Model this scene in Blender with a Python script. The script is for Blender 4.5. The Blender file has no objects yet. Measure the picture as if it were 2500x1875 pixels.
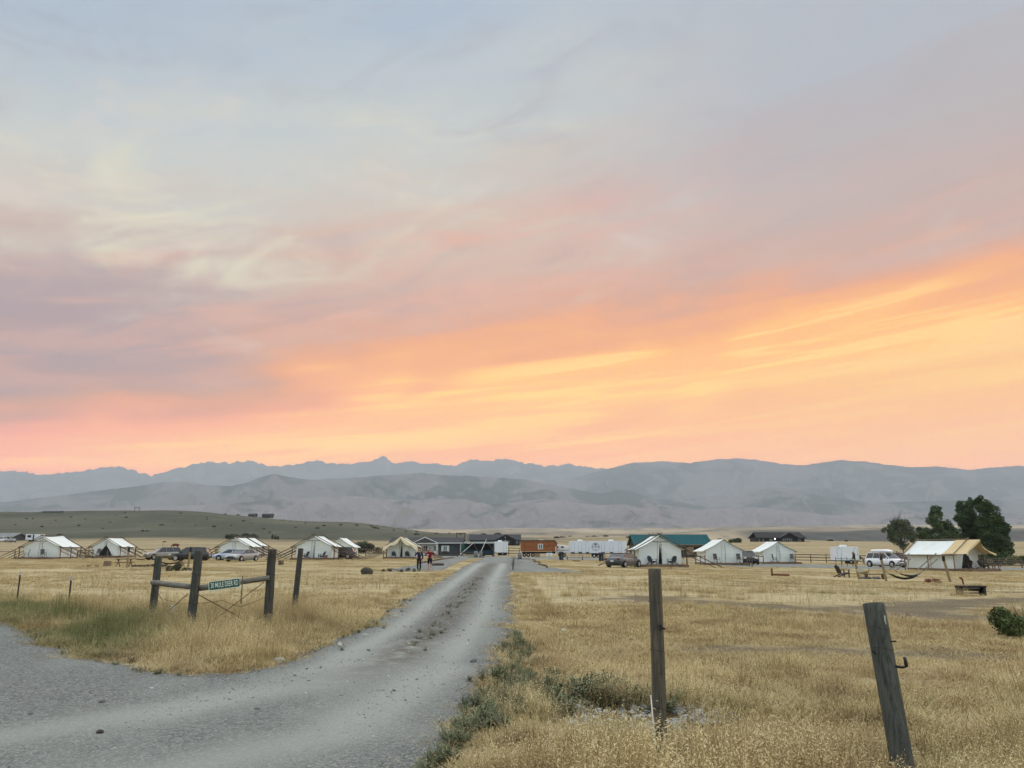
import bpy, bmesh, math, random
import numpy as np
from mathutils import Vector, Matrix, Euler

sc = bpy.context.scene
R = math.radians
PI = math.pi
rnd = random.Random(7)
C = sc.collection

# ---------------------------------------------------------------- camera
EYE = 1.6
cam = bpy.data.cameras.new('camera')
cam.sensor_width = 36.0
cam.lens = 27.04
cam.clip_start = 0.1
cam.clip_end = 90000
co = bpy.data.objects.new('camera', cam)
C.objects.link(co)
co.location = (0, 0, EYE)
co.rotation_euler = (R(90 + 12.18), 0, 0)
sc.camera = co

# ---------------------------------------------------------------- world: dusk sky with a smoky cloud deck
def lin(c):
    out = []
    for v in c:
        v = v / 255.0
        out.append(v / 12.92 if v <= 0.04045 else ((v + 0.055) / 1.055) ** 2.4)
    return out

def lin4(r, g, b):
    return (*lin((r, g, b)), 1.0)

SUN_EL, SUN_AZ = 72.0, 35.0        # broad after-glow, ahead and to the right
HAZE = 1.1e-4
world = bpy.data.worlds.new('World')
sc.world = world
world.use_nodes = True
wt = world.node_tree
for n_ in list(wt.nodes):
    wt.nodes.remove(n_)

class NT:
    """tiny helper for building node trees"""
    def __init__(s, tree):
        s.t = tree
    def n(s, kind, **kw):
        nd = s.t.nodes.new(kind)
        for k, v in kw.items():
            if k.startswith('i_'):
                nd.inputs[k[2:].replace('_', ' ')].default_value = v
            else:
                setattr(nd, k, v)
        return nd
    def l(s, a, b):
        s.t.links.new(a, b)
    def math(s, op, a, b=None, c=None, clamp=False):
        nd = s.t.nodes.new('ShaderNodeMath')
        nd.operation = op
        nd.use_clamp = clamp
        for i, v in enumerate((a, b, c)):
            if v is None:
                continue
            if hasattr(v, 'links'):
                s.l(v, nd.inputs[i])
            else:
                nd.inputs[i].default_value = v
        return nd.outputs[0]
    def rng(s, v, a, b, c=0.0, d=1.0, smooth=True):
        nd = s.t.nodes.new('ShaderNodeMapRange')
        nd.interpolation_type = 'SMOOTHSTEP' if smooth else 'LINEAR'
        s.l(v, nd.inputs[0])
        for i, x in enumerate((a, b, c, d)):
            nd.inputs[i + 1].default_value = x
        return nd.outputs[0]
    def mix(s, f, a, b, mode='MIX'):
        nd = s.t.nodes.new('ShaderNodeMix')
        nd.data_type = 'RGBA'
        nd.blend_type = mode
        for sock, v in ((nd.inputs[0], f), (nd.inputs[6], a), (nd.inputs[7], b)):
            if hasattr(v, 'links'):
                s.l(v, sock)
            elif isinstance(v, (int, float)):
                sock.default_value = v
            else:
                sock.default_value = (*v[:3], 1.0)
        return nd.outputs[2]
    def noise(s, vec, scale, detail=3.0, rough=0.5, dist=0.0, out=0):
        nd = s.t.nodes.new('ShaderNodeTexNoise')
        nd.inputs['Scale'].default_value = scale
        nd.inputs['Detail'].default_value = detail
        nd.inputs['Roughness'].default_value = rough
        nd.inputs['Distortion'].default_value = dist
        if vec is not None:
            s.l(vec, nd.inputs['Vector'])
        return nd.outputs[out]
    def ramp(s, f, stops, interp='LINEAR'):
        nd = s.t.nodes.new('ShaderNodeValToRGB')
        cr = nd.color_ramp
        cr.interpolation = interp
        while len(cr.elements) < len(stops):
            cr.elements.new(0.5)
        for e, (p, c) in zip(cr.elements, stops):
            e.position = p
            e.color = (*c[:3], 1.0)
        if f is not None:
            s.l(f, nd.inputs[0])
        return nd.outputs[0]
    def vmul(s, v, xyz):
        nd = s.t.nodes.new('ShaderNodeVectorMath')
        nd.operation = 'MULTIPLY'
        s.l(v, nd.inputs[0])
        nd.inputs[1].default_value = xyz
        return nd.outputs[0]
    def comb(s, x, y, z):
        nd = s.t.nodes.new('ShaderNodeCombineXYZ')
        for i, v in enumerate((x, y, z)):
            if hasattr(v, 'links'):
                s.l(v, nd.inputs[i])
            else:
                nd.inputs[i].default_value = v
        return nd.outputs[0]

W = NT(wt)
tc = W.n('ShaderNodeTexCoord')
d_ = tc.outputs['Generated']
sep = W.n('ShaderNodeSeparateXYZ')
W.l(d_, sep.inputs[0])
dx, dy, dz = sep.outputs
dp = W.n('ShaderNodeVectorMath', operation='DOT_PRODUCT')
W.l(d_, dp.inputs[0])
dp.inputs[1].default_value = (0.1771, 0.0163, -0.9841)   # the edge of the cloud deck is a circle tilted up to the right
s0 = W.math('ADD', dp.outputs['Value'], 0.2344)
# streaks run along the deck's edge
sv = W.comb(W.math('MULTIPLY', dx, 1.6), W.math('MULTIPLY', dy, 1.6), W.math('MULTIPLY', s0, 11.0))
big = W.noise(sv, 1.3, 2.0, 0.55, 0.6)
sF = W.math('SUBTRACT', s0, W.math('MULTIPLY', dx, 0.085))
fine = W.noise(W.comb(W.math('MULTIPLY', dx, 1.6), W.math('MULTIPLY', dy, 1.6), W.math('MULTIPLY', sF, 30.0)), 1.9, 4.0, 0.6, 0.4)
soft = W.noise(W.comb(dx, dy, W.math('MULTIPLY', dz, 2.2)), 3.1, 3.0, 0.55, 0.9)
w1 = W.math('MULTIPLY', W.math('SUBTRACT', big, 0.5), 0.16)
w2 = W.math('MULTIPLY', W.math('SUBTRACT', fine, 0.5), 0.06)
w3 = W.math('MULTIPLY', W.math('SUBTRACT', soft, 0.5), 0.11)
s1 = W.math('ADD', W.math('ADD', s0, w1), W.math('ADD', w2, w3))
s1 = W.math('SUBTRACT', s1, W.rng(dx, 0.2, 0.55, 0.0, 0.035))
u = W.rng(s1, -0.45, 0.30, 0.0, 1.0, smooth=False)

def seen(s, rgb):
    return ((s + 0.45) / 0.75, np.array(lin(rgb)))
SK = [(-0.44, (172, 188, 204)), (-0.36, (186, 196, 203)), (-0.27, (196, 201, 200)), (-0.19, (204, 193, 185)), (-0.13, (210, 182, 171)),
      (-0.07, (213, 173, 159)), (-0.03, (216, 168, 149)), (0.002, (232, 171, 140)), (0.028, (245, 182, 134)), (0.056, (250, 194, 135)), (0.09, (253, 207, 146)),
      (0.13, (246, 191, 140)), (0.18, (246, 194, 146)), (0.25, (240, 184, 144))]
SMAX = 1.0
base = W.ramp(u, [seen(s, c) for s, c in SK])
# pinker and dimmer towards the left, where the glow runs out
left = W.rng(dx, -0.15, -0.62)
lowm = W.rng(s1, -0.03, 0.06)
base = W.mix(W.math('MULTIPLY', W.math('MULTIPLY', left, lowm), 0.35), base, [v / SMAX for v in seen(0.12, (224, 150, 122))[1]])
mauve = W.math('MULTIPLY', W.rng(s1, -0.22, -0.09), W.rng(s1, 0.035, -0.07))
base = W.mix(W.math('MULTIPLY', W.math('MULTIPLY', W.rng(dx, -0.1, -0.55), mauve), 0.75), base, [v / SMAX for v in seen(-0.06, (154, 150, 164))[1]])
# cream wisps in the upper left, blue gaps at the top right
wisp = W.noise(W.comb(W.math('MULTIPLY', dx, 1.2), dy, W.math('MULTIPLY', s0, 3.2)), 4.2, 4.0, 0.62, 1.2)
wm = W.math('MULTIPLY', W.rng(wisp, 0.46, 0.68), W.math('MULTIPLY', W.rng(s1, -0.36, -0.22), W.rng(s1, -0.09, -0.17)))
base = W.mix(W.math('MULTIPLY', wm, W.rng(dx, 0.25, -0.25, 0.2, 0.75)), base, [v / SMAX for v in seen(-0.2, (218, 214, 194))[1]])
pk = W.noise(sv, 2.3, 4.0, 0.6, 0.8)
pm = W.math('MULTIPLY', W.rng(pk, 0.44, 0.66), W.math('MULTIPLY', W.rng(s1, -0.22, -0.12), W.rng(s1, 0.0, -0.06)))
base = W.mix(W.math('MULTIPLY', pm, W.rng(dx, -0.5, -0.15, 0.35, 0.8)), base, [v / SMAX for v in seen(-0.1, (220, 178, 164))[1]])
# mottling of the smoke: slightly darker mauve and lighter cream drifts
mot = W.noise(W.comb(W.math('MULTIPLY', dx, 1.5), dy, W.math('MULTIPLY', s0, 4.5)), 3.4, 5.0, 0.62, 1.0)
base = W.mix(W.math('MULTIPLY', W.rng(mot, 0.52, 0.74), W.rng(s1, 0.03, -0.08, 0.0, 0.30)), base, lin((160, 152, 164)))
base = W.mix(W.math('MULTIPLY', W.rng(mot, 0.46, 0.28), W.rng(s1, 0.03, -0.08, 0.0, 0.34)), base, lin((222, 212, 202)))
# bright yellow lines inside the glow
pe = W.math('MULTIPLY', W.rng(fine, 0.54, 0.40), W.rng(s1, 0.03, 0.08))
base = W.mix(W.math('MULTIPLY', pe, 0.42), base, lin((240, 180, 138)))
yl = W.math('MULTIPLY', W.rng(fine, 0.49, 0.60), W.math('MULTIPLY', W.rng(s1, 0.015, 0.06), W.rng(s1, 0.19, 0.10)))
base = W.mix(W.math('MULTIPLY', yl, W.rng(dx, -0.5, 0.1, 0.3, 0.6)), base, [v / SMAX for v in seen(0.07, (255, 215, 150))[1]])
# towards the sunset side the deck thins to blue grey above and to peach smoke below
upr = W.math('MULTIPLY', W.rng(dz, 0.30, 0.52), W.rng(dx, -0.10, 0.40))
base = W.mix(W.math('MULTIPLY', upr, 0.8), base, [v / SMAX for v in seen(-0.40, (172, 179, 193))[1]])
mdr = W.math('MULTIPLY', W.math('MULTIPLY', W.rng(dx, 0.1, 0.45), W.rng(s1, -0.24, -0.14)), W.rng(s1, -0.02, -0.06))
base = W.mix(W.math('MULTIPLY', mdr, 0.4), base, [v / SMAX for v in seen(-0.15, (180, 171, 170))[1]])
lwr = W.math('MULTIPLY', W.rng(dx, 0.15, 0.5), W.rng(s1, 0.05, 0.10))
base = W.mix(W.math('MULTIPLY', lwr, 0.40), base, [v / SMAX for v in seen(0.13, (240, 196, 150))[1]])
# clear sky behind the deck
nish = W.n('ShaderNodeTexSky', sky_type='NISHITA', sun_disc=False, sun_elevation=R(SUN_EL), sun_rotation=R(SUN_AZ), air_density=1.0, dust_density=2.0)
clear = W.mix(1.0, nish.outputs[0], (0.12, 0.12, 0.12), 'MULTIPLY')
gaps = W.math('MULTIPLY', W.rng(s1, -0.25, -0.42), 0.12)
col = W.mix(gaps, base, clear)
# the colours above are as seen from the ground; undo the smoke layer that the sky is seen through
HAZE_J = (0.35, 0.385, 0.435)
pathl = W.math('MINIMUM', W.math('DIVIDE', 1900.0, W.math('MAXIMUM', dz, 0.05)), 21500.0)
Tr = W.math('EXPONENT', W.math('MULTIPLY', pathl, -HAZE))
inv = W.math('DIVIDE', 1.0, Tr)
add = W.math('SUBTRACT', 1.0, inv)
ic = W.comb(inv, inv, inv)
col = W.mix(1.0, col, ic, 'MULTIPLY')
jm = W.n('ShaderNodeVectorMath', operation='MULTIPLY')
W.l(W.comb(add, add, add), jm.inputs[0])
jm.inputs[1].default_value = HAZE_J
col = W.mix(1.0, col, jm.outputs[0], 'ADD')
mx = W.n('ShaderNodeVectorMath', operation='MAXIMUM')
W.l(col, mx.inputs[0])
mx.inputs[1].default_value = (0.004, 0.004, 0.004)
col = mx.outputs[0]
# the half of the sky away from the sunset is an even blue grey
col = W.mix(W.rng(dy, 0.15, -0.35), col, lin4(166, 190, 198))
bg = W.n('ShaderNodeBackground')
bg.inputs['Strength'].default_value = 1.0
W.l(col, bg.inputs['Color'])
wo = W.n('ShaderNodeOutputWorld')
W.l(bg.outputs[0], wo.inputs['Surface'])
world.cycles.sampling_method = 'MANUAL'
world.cycles.sample_map_resolution = 512

sun = bpy.data.lights.new('sun', 'SUN')
sun.energy = 3.3
sun.angle = R(170)
sun.color = (1.0, 0.965, 0.92)
so = bpy.data.objects.new('sun', sun)
C.objects.link(so)
so.rotation_euler = (R(90 - SUN_EL), 0, R(180 - SUN_AZ))
sc.view_settings.view_transform = 'Standard'
sc.view_settings.look = 'None'
sc.view_settings.exposure = 0.0
sc.view_settings.gamma = 1.0
sc.view_settings.use_curve_mapping = False
sc.render.film_transparent = False
cy = sc.cycles
cy.max_bounces = 6
cy.diffuse_bounces = 3
cy.glossy_bounces = 3
cy.transmission_bounces = 4
cy.volume_bounces = 0
cy.transparent_max_bounces = 8
cy.use_denoising = True
cy.use_adaptive_sampling = True
cy.adaptive_threshold = 0.02
cy.sample_clamp_indirect = 6.0

# ---------------------------------------------------------------- helpers
class MB:
    """collects shapes and builds them as ONE mesh object"""
    def __init__(s):
        s.v = []; s.f = []
    def add(s, vs, fs):
        n = len(s.v)
        s.v += [tuple(v) for v in vs]
        s.f += [tuple(i + n for i in f) for f in fs]
        return s
    def box(s, c, d, rot=(0, 0, 0)):
        M = Euler(rot).to_matrix()
        vs = []
        for z in (-.5, .5):
            for x, y in ((-.5, -.5), (.5, -.5), (.5, .5), (-.5, .5)):
                vs.append(M @ Vector((x * d[0], y * d[1], z * d[2])) + Vector(c))
        return s.add(vs, [(3, 2, 1, 0), (4, 5, 6, 7), (0, 1, 5, 4), (1, 2, 6, 5), (2, 3, 7, 6), (3, 0, 4, 7)])
    def path(s, pts, r, n=6, cap=True):
        pts = [Vector(p) for p in pts]
        rs = r if isinstance(r, (list, tuple)) else [r] * len(pts)
        rings = []
        up = None
        for i, p in enumerate(pts):
            a = pts[max(i - 1, 0)]; b = pts[min(i + 1, len(pts) - 1)]
            t = (b - a).normalized()
            if up is None:
                up = t.orthogonal().normalized()
            up = (up - t * up.dot(t)).normalized()
            w = t.cross(up)
            rings.append([p + (up * math.cos(k * 2 * PI / n) + w * math.sin(k * 2 * PI / n)) * rs[i] for k in range(n)])
        return s.loft(rings, cap)
    def tube(s, p, q, r, r2=None, n=8):
        return s.path([p, q], [r, r if r2 is None else r2], n)
    def loft(s, rings, cap=True):
        n = len(rings[0])
        vs = [v for rg in rings for v in rg]
        fs = []
        for i in range(len(rings) - 1):
            for k in range(n):
                k2 = (k + 1) % n
                fs.append((i * n + k, i * n + k2, (i + 1) * n + k2, (i + 1) * n + k))
        if cap:
            fs.append(tuple(reversed(range(n))))
            fs.append(tuple(range((len(rings) - 1) * n, len(rings) * n)))
        return s.add(vs, fs)
    def sheet(s, grid):
        m = len(grid[0])
        vs = [p for row in grid for p in row]
        fs = [(i * m + j, i * m + j + 1, (i + 1) * m + j + 1, (i + 1) * m + j) for i in range(len(grid) - 1) for j in range(m - 1)]
        return s.add(vs, fs)
    def poly(s, pts):
        return s.add(pts, [tuple(range(len(pts)))])
    def prism(s, prof, a, b, axis='y'):
        """profile of (h, z) pairs swept from a to b along an axis"""
        def mk(h, z, t):
            return (h, t, z) if axis == 'y' else ((t, h, z) if axis == 'x' else (h, z, t))
        n = len(prof)
        vs = [mk(h, z, a) for h, z in prof] + [mk(h, z, b) for h, z in prof]
        fs = [tuple(range(n)), tuple(reversed(range(n, 2 * n)))]
        fs += [(k, k + n, (k + 1) % n + n, (k + 1) % n) for k in range(n)]
        return s.add(vs, fs)
    def lathe(s, prof, c=(0, 0, 0), n=16, axis='z'):
        rings = []
        for r, h in prof:
            rg = []
            for k in range(n):
                a = k * 2 * PI / n
                p = (r * math.cos(a), r * math.sin(a), h)
                if axis == 'x':
                    p = (h, r * math.cos(a), r * math.sin(a))
                elif axis == 'y':
                    p = (r * math.cos(a), h, r * math.sin(a))
                rg.append(Vector(p) + Vector(c))
            rings.append(rg)
        return s.loft(rings)
    def mesh(s, name):
        me = bpy.data.meshes.new(name)
        me.from_pydata(s.v, [], s.f)
        bm = bmesh.new()
        bm.from_mesh(me)
        bmesh.ops.recalc_face_normals(bm, faces=bm.faces[:])
        bm.to_mesh(me)
        bm.free()
        return me
    def build(s, name, mat, parent=None, smooth=False, bev=0.0, label=None):
        me = s.mesh(name)
        o = bpy.data.objects.new(name, me)
        C.objects.link(o)
        if mat is not None:
            me.materials.append(M[mat] if isinstance(mat, str) else mat)
        if smooth:
            for p in me.polygons:
                p.use_smooth = True
        if parent is not None:
            o.parent = parent
        if bev:
            bv = o.modifiers.new('bevel', 'BEVEL')
            bv.width = bev
            bv.segments = 2
            bv.limit_method = 'ANGLE'
            bv.angle_limit = R(40)
        if label:
            o['label'] = label
        return o

def tag(o, label, cat=None, group=None, kind=None):
    o['label'] = label
    if cat:
        o['category'] = cat
    if group:
        o['group'] = group
    if kind:
        o['kind'] = kind
    return o

def thing(name, label, cat, loc=(0, 0, 0), rz=0.0, group=None):
    o = bpy.data.objects.new(name, None)
    o.empty_display_size = 0.3
    C.objects.link(o)
    o.location = loc
    o.rotation_euler = (0, 0, rz)
    return tag(o, label, cat, group)

def copy_tree(o, parent=None):
    c = o.copy()
    C.objects.link(c)
    c.parent = parent
    for ch in o.children:
        copy_tree(ch, c)
    return c

def dup(o, loc, rz, label, group=None):
    kids = list(o.children)
    c = o.copy()
    C.objects.link(c)
    for ch in kids:
        copy_tree(ch, c)
    c.location = loc
    c.rotation_euler = (0, 0, rz)
    c['label'] = label
    if group:
        c['group'] = group
    return c

# ---------------------------------------------------------------- numpy noise
def _hash(ix, iy, seed):
    h = (ix.astype(np.int64) * 374761393 + iy.astype(np.int64) * 668265263 + seed * 974711) & 0x7fffffff
    h = ((h ^ (h >> 13)) * 1274126177) & 0x7fffffff
    h = h ^ (h >> 16)
    return (h & 0xffff) / 65535.0

def vnoise(x, y, seed=0):
    x = np.asarray(x, float); y = np.asarray(y, float)
    ix = np.floor(x); iy = np.floor(y)
    fx = x - ix; fy = y - iy
    fx = fx * fx * fx * (fx * (fx * 6 - 15) + 10); fy = fy * fy * fy * (fy * (fy * 6 - 15) + 10)
    a = _hash(ix, iy, seed); b = _hash(ix + 1, iy, seed)
    c = _hash(ix, iy + 1, seed); d = _hash(ix + 1, iy + 1, seed)
    return (a + (b - a) * fx) * (1 - fy) + (c + (d - c) * fx) * fy

def fbm(x, y, seed=0, oct=4, gain=0.5):
    t = 0; a = 1.0; s = 0
    for k in range(oct):
        t = t + a * vnoise(x * 2 ** k, y * 2 ** k, seed + k * 17)
        s += a
        a *= gain
    return t / s

def ridged(x, y, seed=0, oct=5, gain=0.5):
    t = 0; a = 1.0; s = 0
    for k in range(oct):
        v = 1 - abs(2 * vnoise(x * 2 ** k, y * 2 ** k, seed + k * 17) - 1)
        t = t + a * v * v
        s += a
        a *= gain
    return t / s

def sstep(a, b, x):
    t = np.clip((np.asarray(x, float) - a) / (b - a), 0, 1)
    return t * t * (3 - 2 * t)

# ---------------------------------------------------------------- the lie of the land
# height of the ground in metres, by bearing (column) and distance; gentle field, grassy hill on the left, terrace on the right
T_COL = [-900, 0, 400, 800, 1100, 1300, 1600, 1900, 2200, 2500, 3300]
T_TAN = [(c - 1250) / 1921 for c in T_COL]
T_Y = [0, 20, 45, 60, 90, 130, 200, 300, 450, 700, 1000, 1350, 1500, 2500, 4500, 8000, 30000]
T_Z = np.array([
    # 0  20   45   60   90   130  200  300  450  700  1000 1350 1500 2500 4500 8000 30000
    [0, 0, .06, .12, .22, .32, 1.7, 4.9, 13.5, 36.0, 31, 24, 24, 58, 112, 120, 120],
    [0, 0, .06, .12, .22, .32, 1.7, 4.9, 13.5, 35.5, 31, 24, 24, 58, 112, 120, 120],
    [0, 0, .06, .12, .22, .32, 1.7, 4.9, 13.5, 36.6, 31, 24, 24, 58, 112, 120, 120],
    [0, 0, .05, .10, .24, .34, 1.5, 4.6, 10.5, 26.5, 24, 22, 24, 58, 112, 120, 120],
    [0, 0, .02, .06, .22, .30, .8, 4.2, 8.6, 16.6, 18, 22, 25, 58, 116, 120, 120],
    [0, 0, 0, .02, .08, .12, .4, 3.6, 7.7, 12.6, 17, 25, 29, 58, 120, 125, 125],
    [0, -.02, -.08, -.10, -.14, -.15, .3, 3.6, 7.4, 11.6, 17, 26, 30, 57, 122, 130, 130],
    [0, -.05, -.22, -.30, -.34, -.40, .1, 4.6, 7.4, 8.0, 8.5, 13, 36, 68, 132, 140, 140],
    [0, -.10, -.38, -.48, -.58, -.78, -.3, 3.6, 6.6, 8.0, 9, 13, 39, 71, 138, 150, 150],
    [0, -.12, -.45, -.58, -.66, -.90, -.4, 3.0, 6.0, 8.0, 9, 13, 38, 70, 138, 150, 150],
    [0, -.12, -.45, -.58, -.66, -.90, -.4, 3.0, 6.0, 8.0, 9, 13, 38, 70, 138, 150, 150]])

def ground_h(x, y):
    x = np.asarray(x, float); y = np.asarray(y, float)
    yy = np.maximum(y, 1.0)
    tn = np.clip(x / yy, T_TAN[0], T_TAN[-1])
    fi = np.interp(tn, T_TAN, np.arange(len(T_TAN)))
    # smooth interpolation along distance, in log space
    yi = np.interp(np.log(yy + 20), np.log(np.array(T_Y) + 20.0), np.arange(len(T_Y)))
    j = np.clip(np.floor(yi).astype(int), 0, len(T_Y) - 2); fj = yi - j
    i = np.clip(np.floor(fi).astype(int), 0, len(T_TAN) - 2); ff = fi - i
    ff = ff * ff * (3 - 2 * ff)
    z = (T_Z[i, j] * (1 - ff) + T_Z[i + 1, j] * ff) * (1 - fj) + (T_Z[i, j + 1] * (1 - ff) + T_Z[i + 1, j + 1] * ff) * fj
    z = z + 0.05 * (fbm(x * 0.35, y * 0.35, 3) - 0.5) * sstep(1, 6, y)
    far = sstep(220, 600, y)
    z = z + far * (fbm(x * 0.008, y * 0.008, 5) - 0.5) * np.minimum(0.006 * y, 12)
    return z

def gz(x, y):
    return float(ground_h(np.array([x]), np.array([y]))[0])

def X(col, Y):
    return (col - 1250) * Y / 1921.0

def spot(col, Y, dz=0.0):
    x = X(col, Y)
    return (x, Y, gz(x, Y) + dz)
# ---------------------------------------------------------------- materials
M = {}
def new_mat(name):
    m = bpy.data.materials.new(name)
    m.use_nodes = True
    t = NT(m.node_tree)
    for n in list(m.node_tree.nodes):
        m.node_tree.nodes.remove(n)
    b = t.n('ShaderNodeBsdfPrincipled')
    o = t.n('ShaderNodeOutputMaterial')
    t.l(b.outputs[0], o.inputs[0])
    M[name] = m
    return t, b

def bump(t, b, h, strength, dist):
    bp = t.n('ShaderNodeBump')
    bp.inputs['Strength'].default_value = strength
    bp.inputs['Distance'].default_value = dist
    t.l(h, bp.inputs['Height'])
    t.l(bp.outputs[0], b.inputs['Normal'])

def pm(name, col, rough=0.7, var=0.12, scale=4.0, bmp=0.0, metal=0.0, coat=0.0, stretch=(1, 1, 1), spec=0.4, dirt=None):
    """plain painted / woven / moulded surface with a little unevenness"""
    t, b = new_mat(name)
    c = t.n('ShaderNodeTexCoord').outputs['Object']
    v = t.vmul(c, stretch)
    nz = t.noise(v, scale, 4.0, 0.6)
    lo = [max(x * (1 - var), 0) for x in col]; hi = [min(x * (1 + var), 1) for x in col]
    cc = t.mix(nz, lo, hi)
    if dirt:
        cc = t.mix(t.math('MULTIPLY', t.rng(t.noise(v, scale * 0.4, 5.0, 0.7), 0.5, 0.75), dirt[1]), cc, dirt[0])
    t.l(cc, b.inputs['Base Color'])
    b.inputs['Roughness'].default_value = rough
    b.inputs['Metallic'].default_value = metal
    b.inputs['Specular IOR Level'].default_value = spec
    if coat:
        b.inputs['Coat Weight'].default_value = coat
        b.inputs['Coat Roughness'].default_value = 0.06
    if bmp:
        bump(t, b, t.noise(v, scale * 6, 4.0, 0.6), bmp, 0.01)
    return M[name]

def wood(name, dark, light, scale=1.0, axis='z', rough=0.85, stain=(0.05, 0.04, 0.035), stain_amt=0.6):
    t, b = new_mat(name)
    c = t.n('ShaderNodeTexCoord').outputs['Object']
    st = {'z': (1, 1, 0.06), 'x': (0.06, 1, 1), 'y': (1, 0.06, 1)}[axis]
    v = t.vmul(c, st)
    g1 = t.noise(v, 38 * scale, 5.0, 0.65, 0.5)
    g2 = t.noise(v, 110 * scale, 3.0, 0.6)
    g3 = t.noise(c, 3.5 * scale, 4.0, 0.6)
    cc = t.mix(t.rng(g1, 0.3, 0.7), dark, light)
    cc = t.mix(t.math('MULTIPLY', t.rng(g3, 0.5, 0.72), stain_amt), cc, stain)
    crack = t.rng(g2, 0.30, 0.42)
    cc = t.mix(crack, [x * 0.35 for x in dark], cc)
    t.l(cc, b.inputs['Base Color'])
    b.inputs['Roughness'].default_value = rough
    bump(t, b, t.math('ADD', t.math('MULTIPLY', crack, 0.6), g1), 0.5, 0.006)
    return M[name]

def glass_dark(name, col=(0.02, 0.025, 0.03)):
    t, b = new_mat(name)
    b.inputs['Base Color'].default_value = (*col, 1)
    b.inputs['Roughness'].default_value = 0.06
    b.inputs['Specular IOR Level'].default_value = 0.6
    return M[name]

# -- ground: straw, bare soil, grey green hill sage, by the masks the mesh carries
def ground_material():
    t, b = new_mat('ground')
    p = t.n('ShaderNodeNewGeometry').outputs['Position']
    at = lambda nm: t.n('ShaderNodeAttribute', attribute_name=nm).outputs['Fac']
    green, dirt, far, terr = at('green'), at('dirt'), at('far'), at('terrace')
    flat = t.vmul(p, (1, 1, 0.0))
    n1 = t.noise(flat, 0.11, 5.0, 0.6)
    n2 = t.noise(flat, 0.9, 5.0, 0.65)
    n3 = t.noise(flat, 9.0, 4.0, 0.7)
    n4 = t.noise(flat, 45.0, 3.0, 0.7)
    straw = t.mix(t.rng(n2, 0.32, 0.68), (0.33, 0.265, 0.135), (0.48, 0.40, 0.23))
    straw = t.mix(t.rng(n1, 0.35, 0.7), straw, (0.44, 0.375, 0.23))
    straw = t.mix(t.math('MULTIPLY', t.rng(n3, 0.55, 0.75), 0.55), straw, (0.20, 0.155, 0.08))
    straw = t.mix(t.math('MULTIPLY', t.rng(n4, 0.55, 0.8), 0.4), straw, (0.15, 0.115, 0.06))
    pt = t.noise(t.vmul(p, (0.55, 1.0, 0.0)), 0.35, 5.0, 0.7, 0.6)
    straw = t.mix(t.math('MULTIPLY', t.rng(pt, 0.50, 0.66), 0.65), straw, (0.19, 0.15, 0.088))
    sv = t.noise(t.vmul(p, (0.25, 1.0, 0.0)), 0.10, 5.0, 0.65)
    back = at('back')
    straw = t.mix(t.math('MULTIPLY', back, t.rng(sv, 0.30, 0.62)), straw, (0.24, 0.19, 0.115))
    soil = t.mix(n3, (0.05, 0.041, 0.031), (0.125, 0.103, 0.078))
    straw = t.mix(t.math('MULTIPLY', dirt, t.rng(n3, 0.25, 0.6, 0.45, 1.0)), straw, soil)
    # hill: sage green with paler and darker drifts lying across the slope
    hv = t.vmul(p, (0.35, 0.12, 1.0))
    h1 = t.noise(hv, 0.035, 5.0, 0.6, 0.4)
    h2 = t.noise(hv, 0.25, 5.0, 0.65)
    h3 = t.noise(t.vmul(p, (1.0, 0.45, 0)), 0.5, 6.0, 0.75)
    hill = t.mix(t.rng(h1, 0.35, 0.68), (0.052, 0.060, 0.042), (0.098, 0.101, 0.069))
    hill = t.mix(t.math('MULTIPLY', t.rng(h2, 0.5, 0.72), 0.5), hill, (0.14, 0.132, 0.09))
    hill = t.mix(t.math('MULTIPLY', t.rng(h3, 0.52, 0.68), 0.75), hill, (0.042, 0.048, 0.034))
    cc = t.mix(green, straw, hill)
    # plain beyond: pale dry grass bands and grey sage
    fv = t.vmul(p, (0.25, 0.06, 0.3))
    f1 = t.noise(fv, 0.02, 6.0, 0.6, 0.3)
    f2 = t.noise(fv, 0.09, 6.0, 0.65)
    pl = t.mix(t.rng(f1, 0.36, 0.62), (0.15, 0.13, 0.095), (0.42, 0.34, 0.23))
    pl = t.mix(t.math('MULTIPLY', t.rng(f2, 0.52, 0.7), 0.75), pl, (0.10, 0.095, 0.075))
    cc = t.mix(far, cc, pl)
    tv = t.noise(t.vmul(p, (1, 0.4, 2.0)), 0.03, 6.0, 0.7)
    cc = t.mix(terr, cc, t.mix(t.rng(tv, 0.35, 0.65), (0.045, 0.05, 0.045), (0.085, 0.085, 0.07)))
    t.l(cc, b.inputs['Base Color'])
    b.inputs['Roughness'].default_value = 0.95
    b.inputs['Specular IOR Level'].default_value = 0.1
    bump(t, b, t.math('ADD', n4, t.math('MULTIPLY', n3, 2.0)), 0.5, 0.03)
ground_material()

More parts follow.
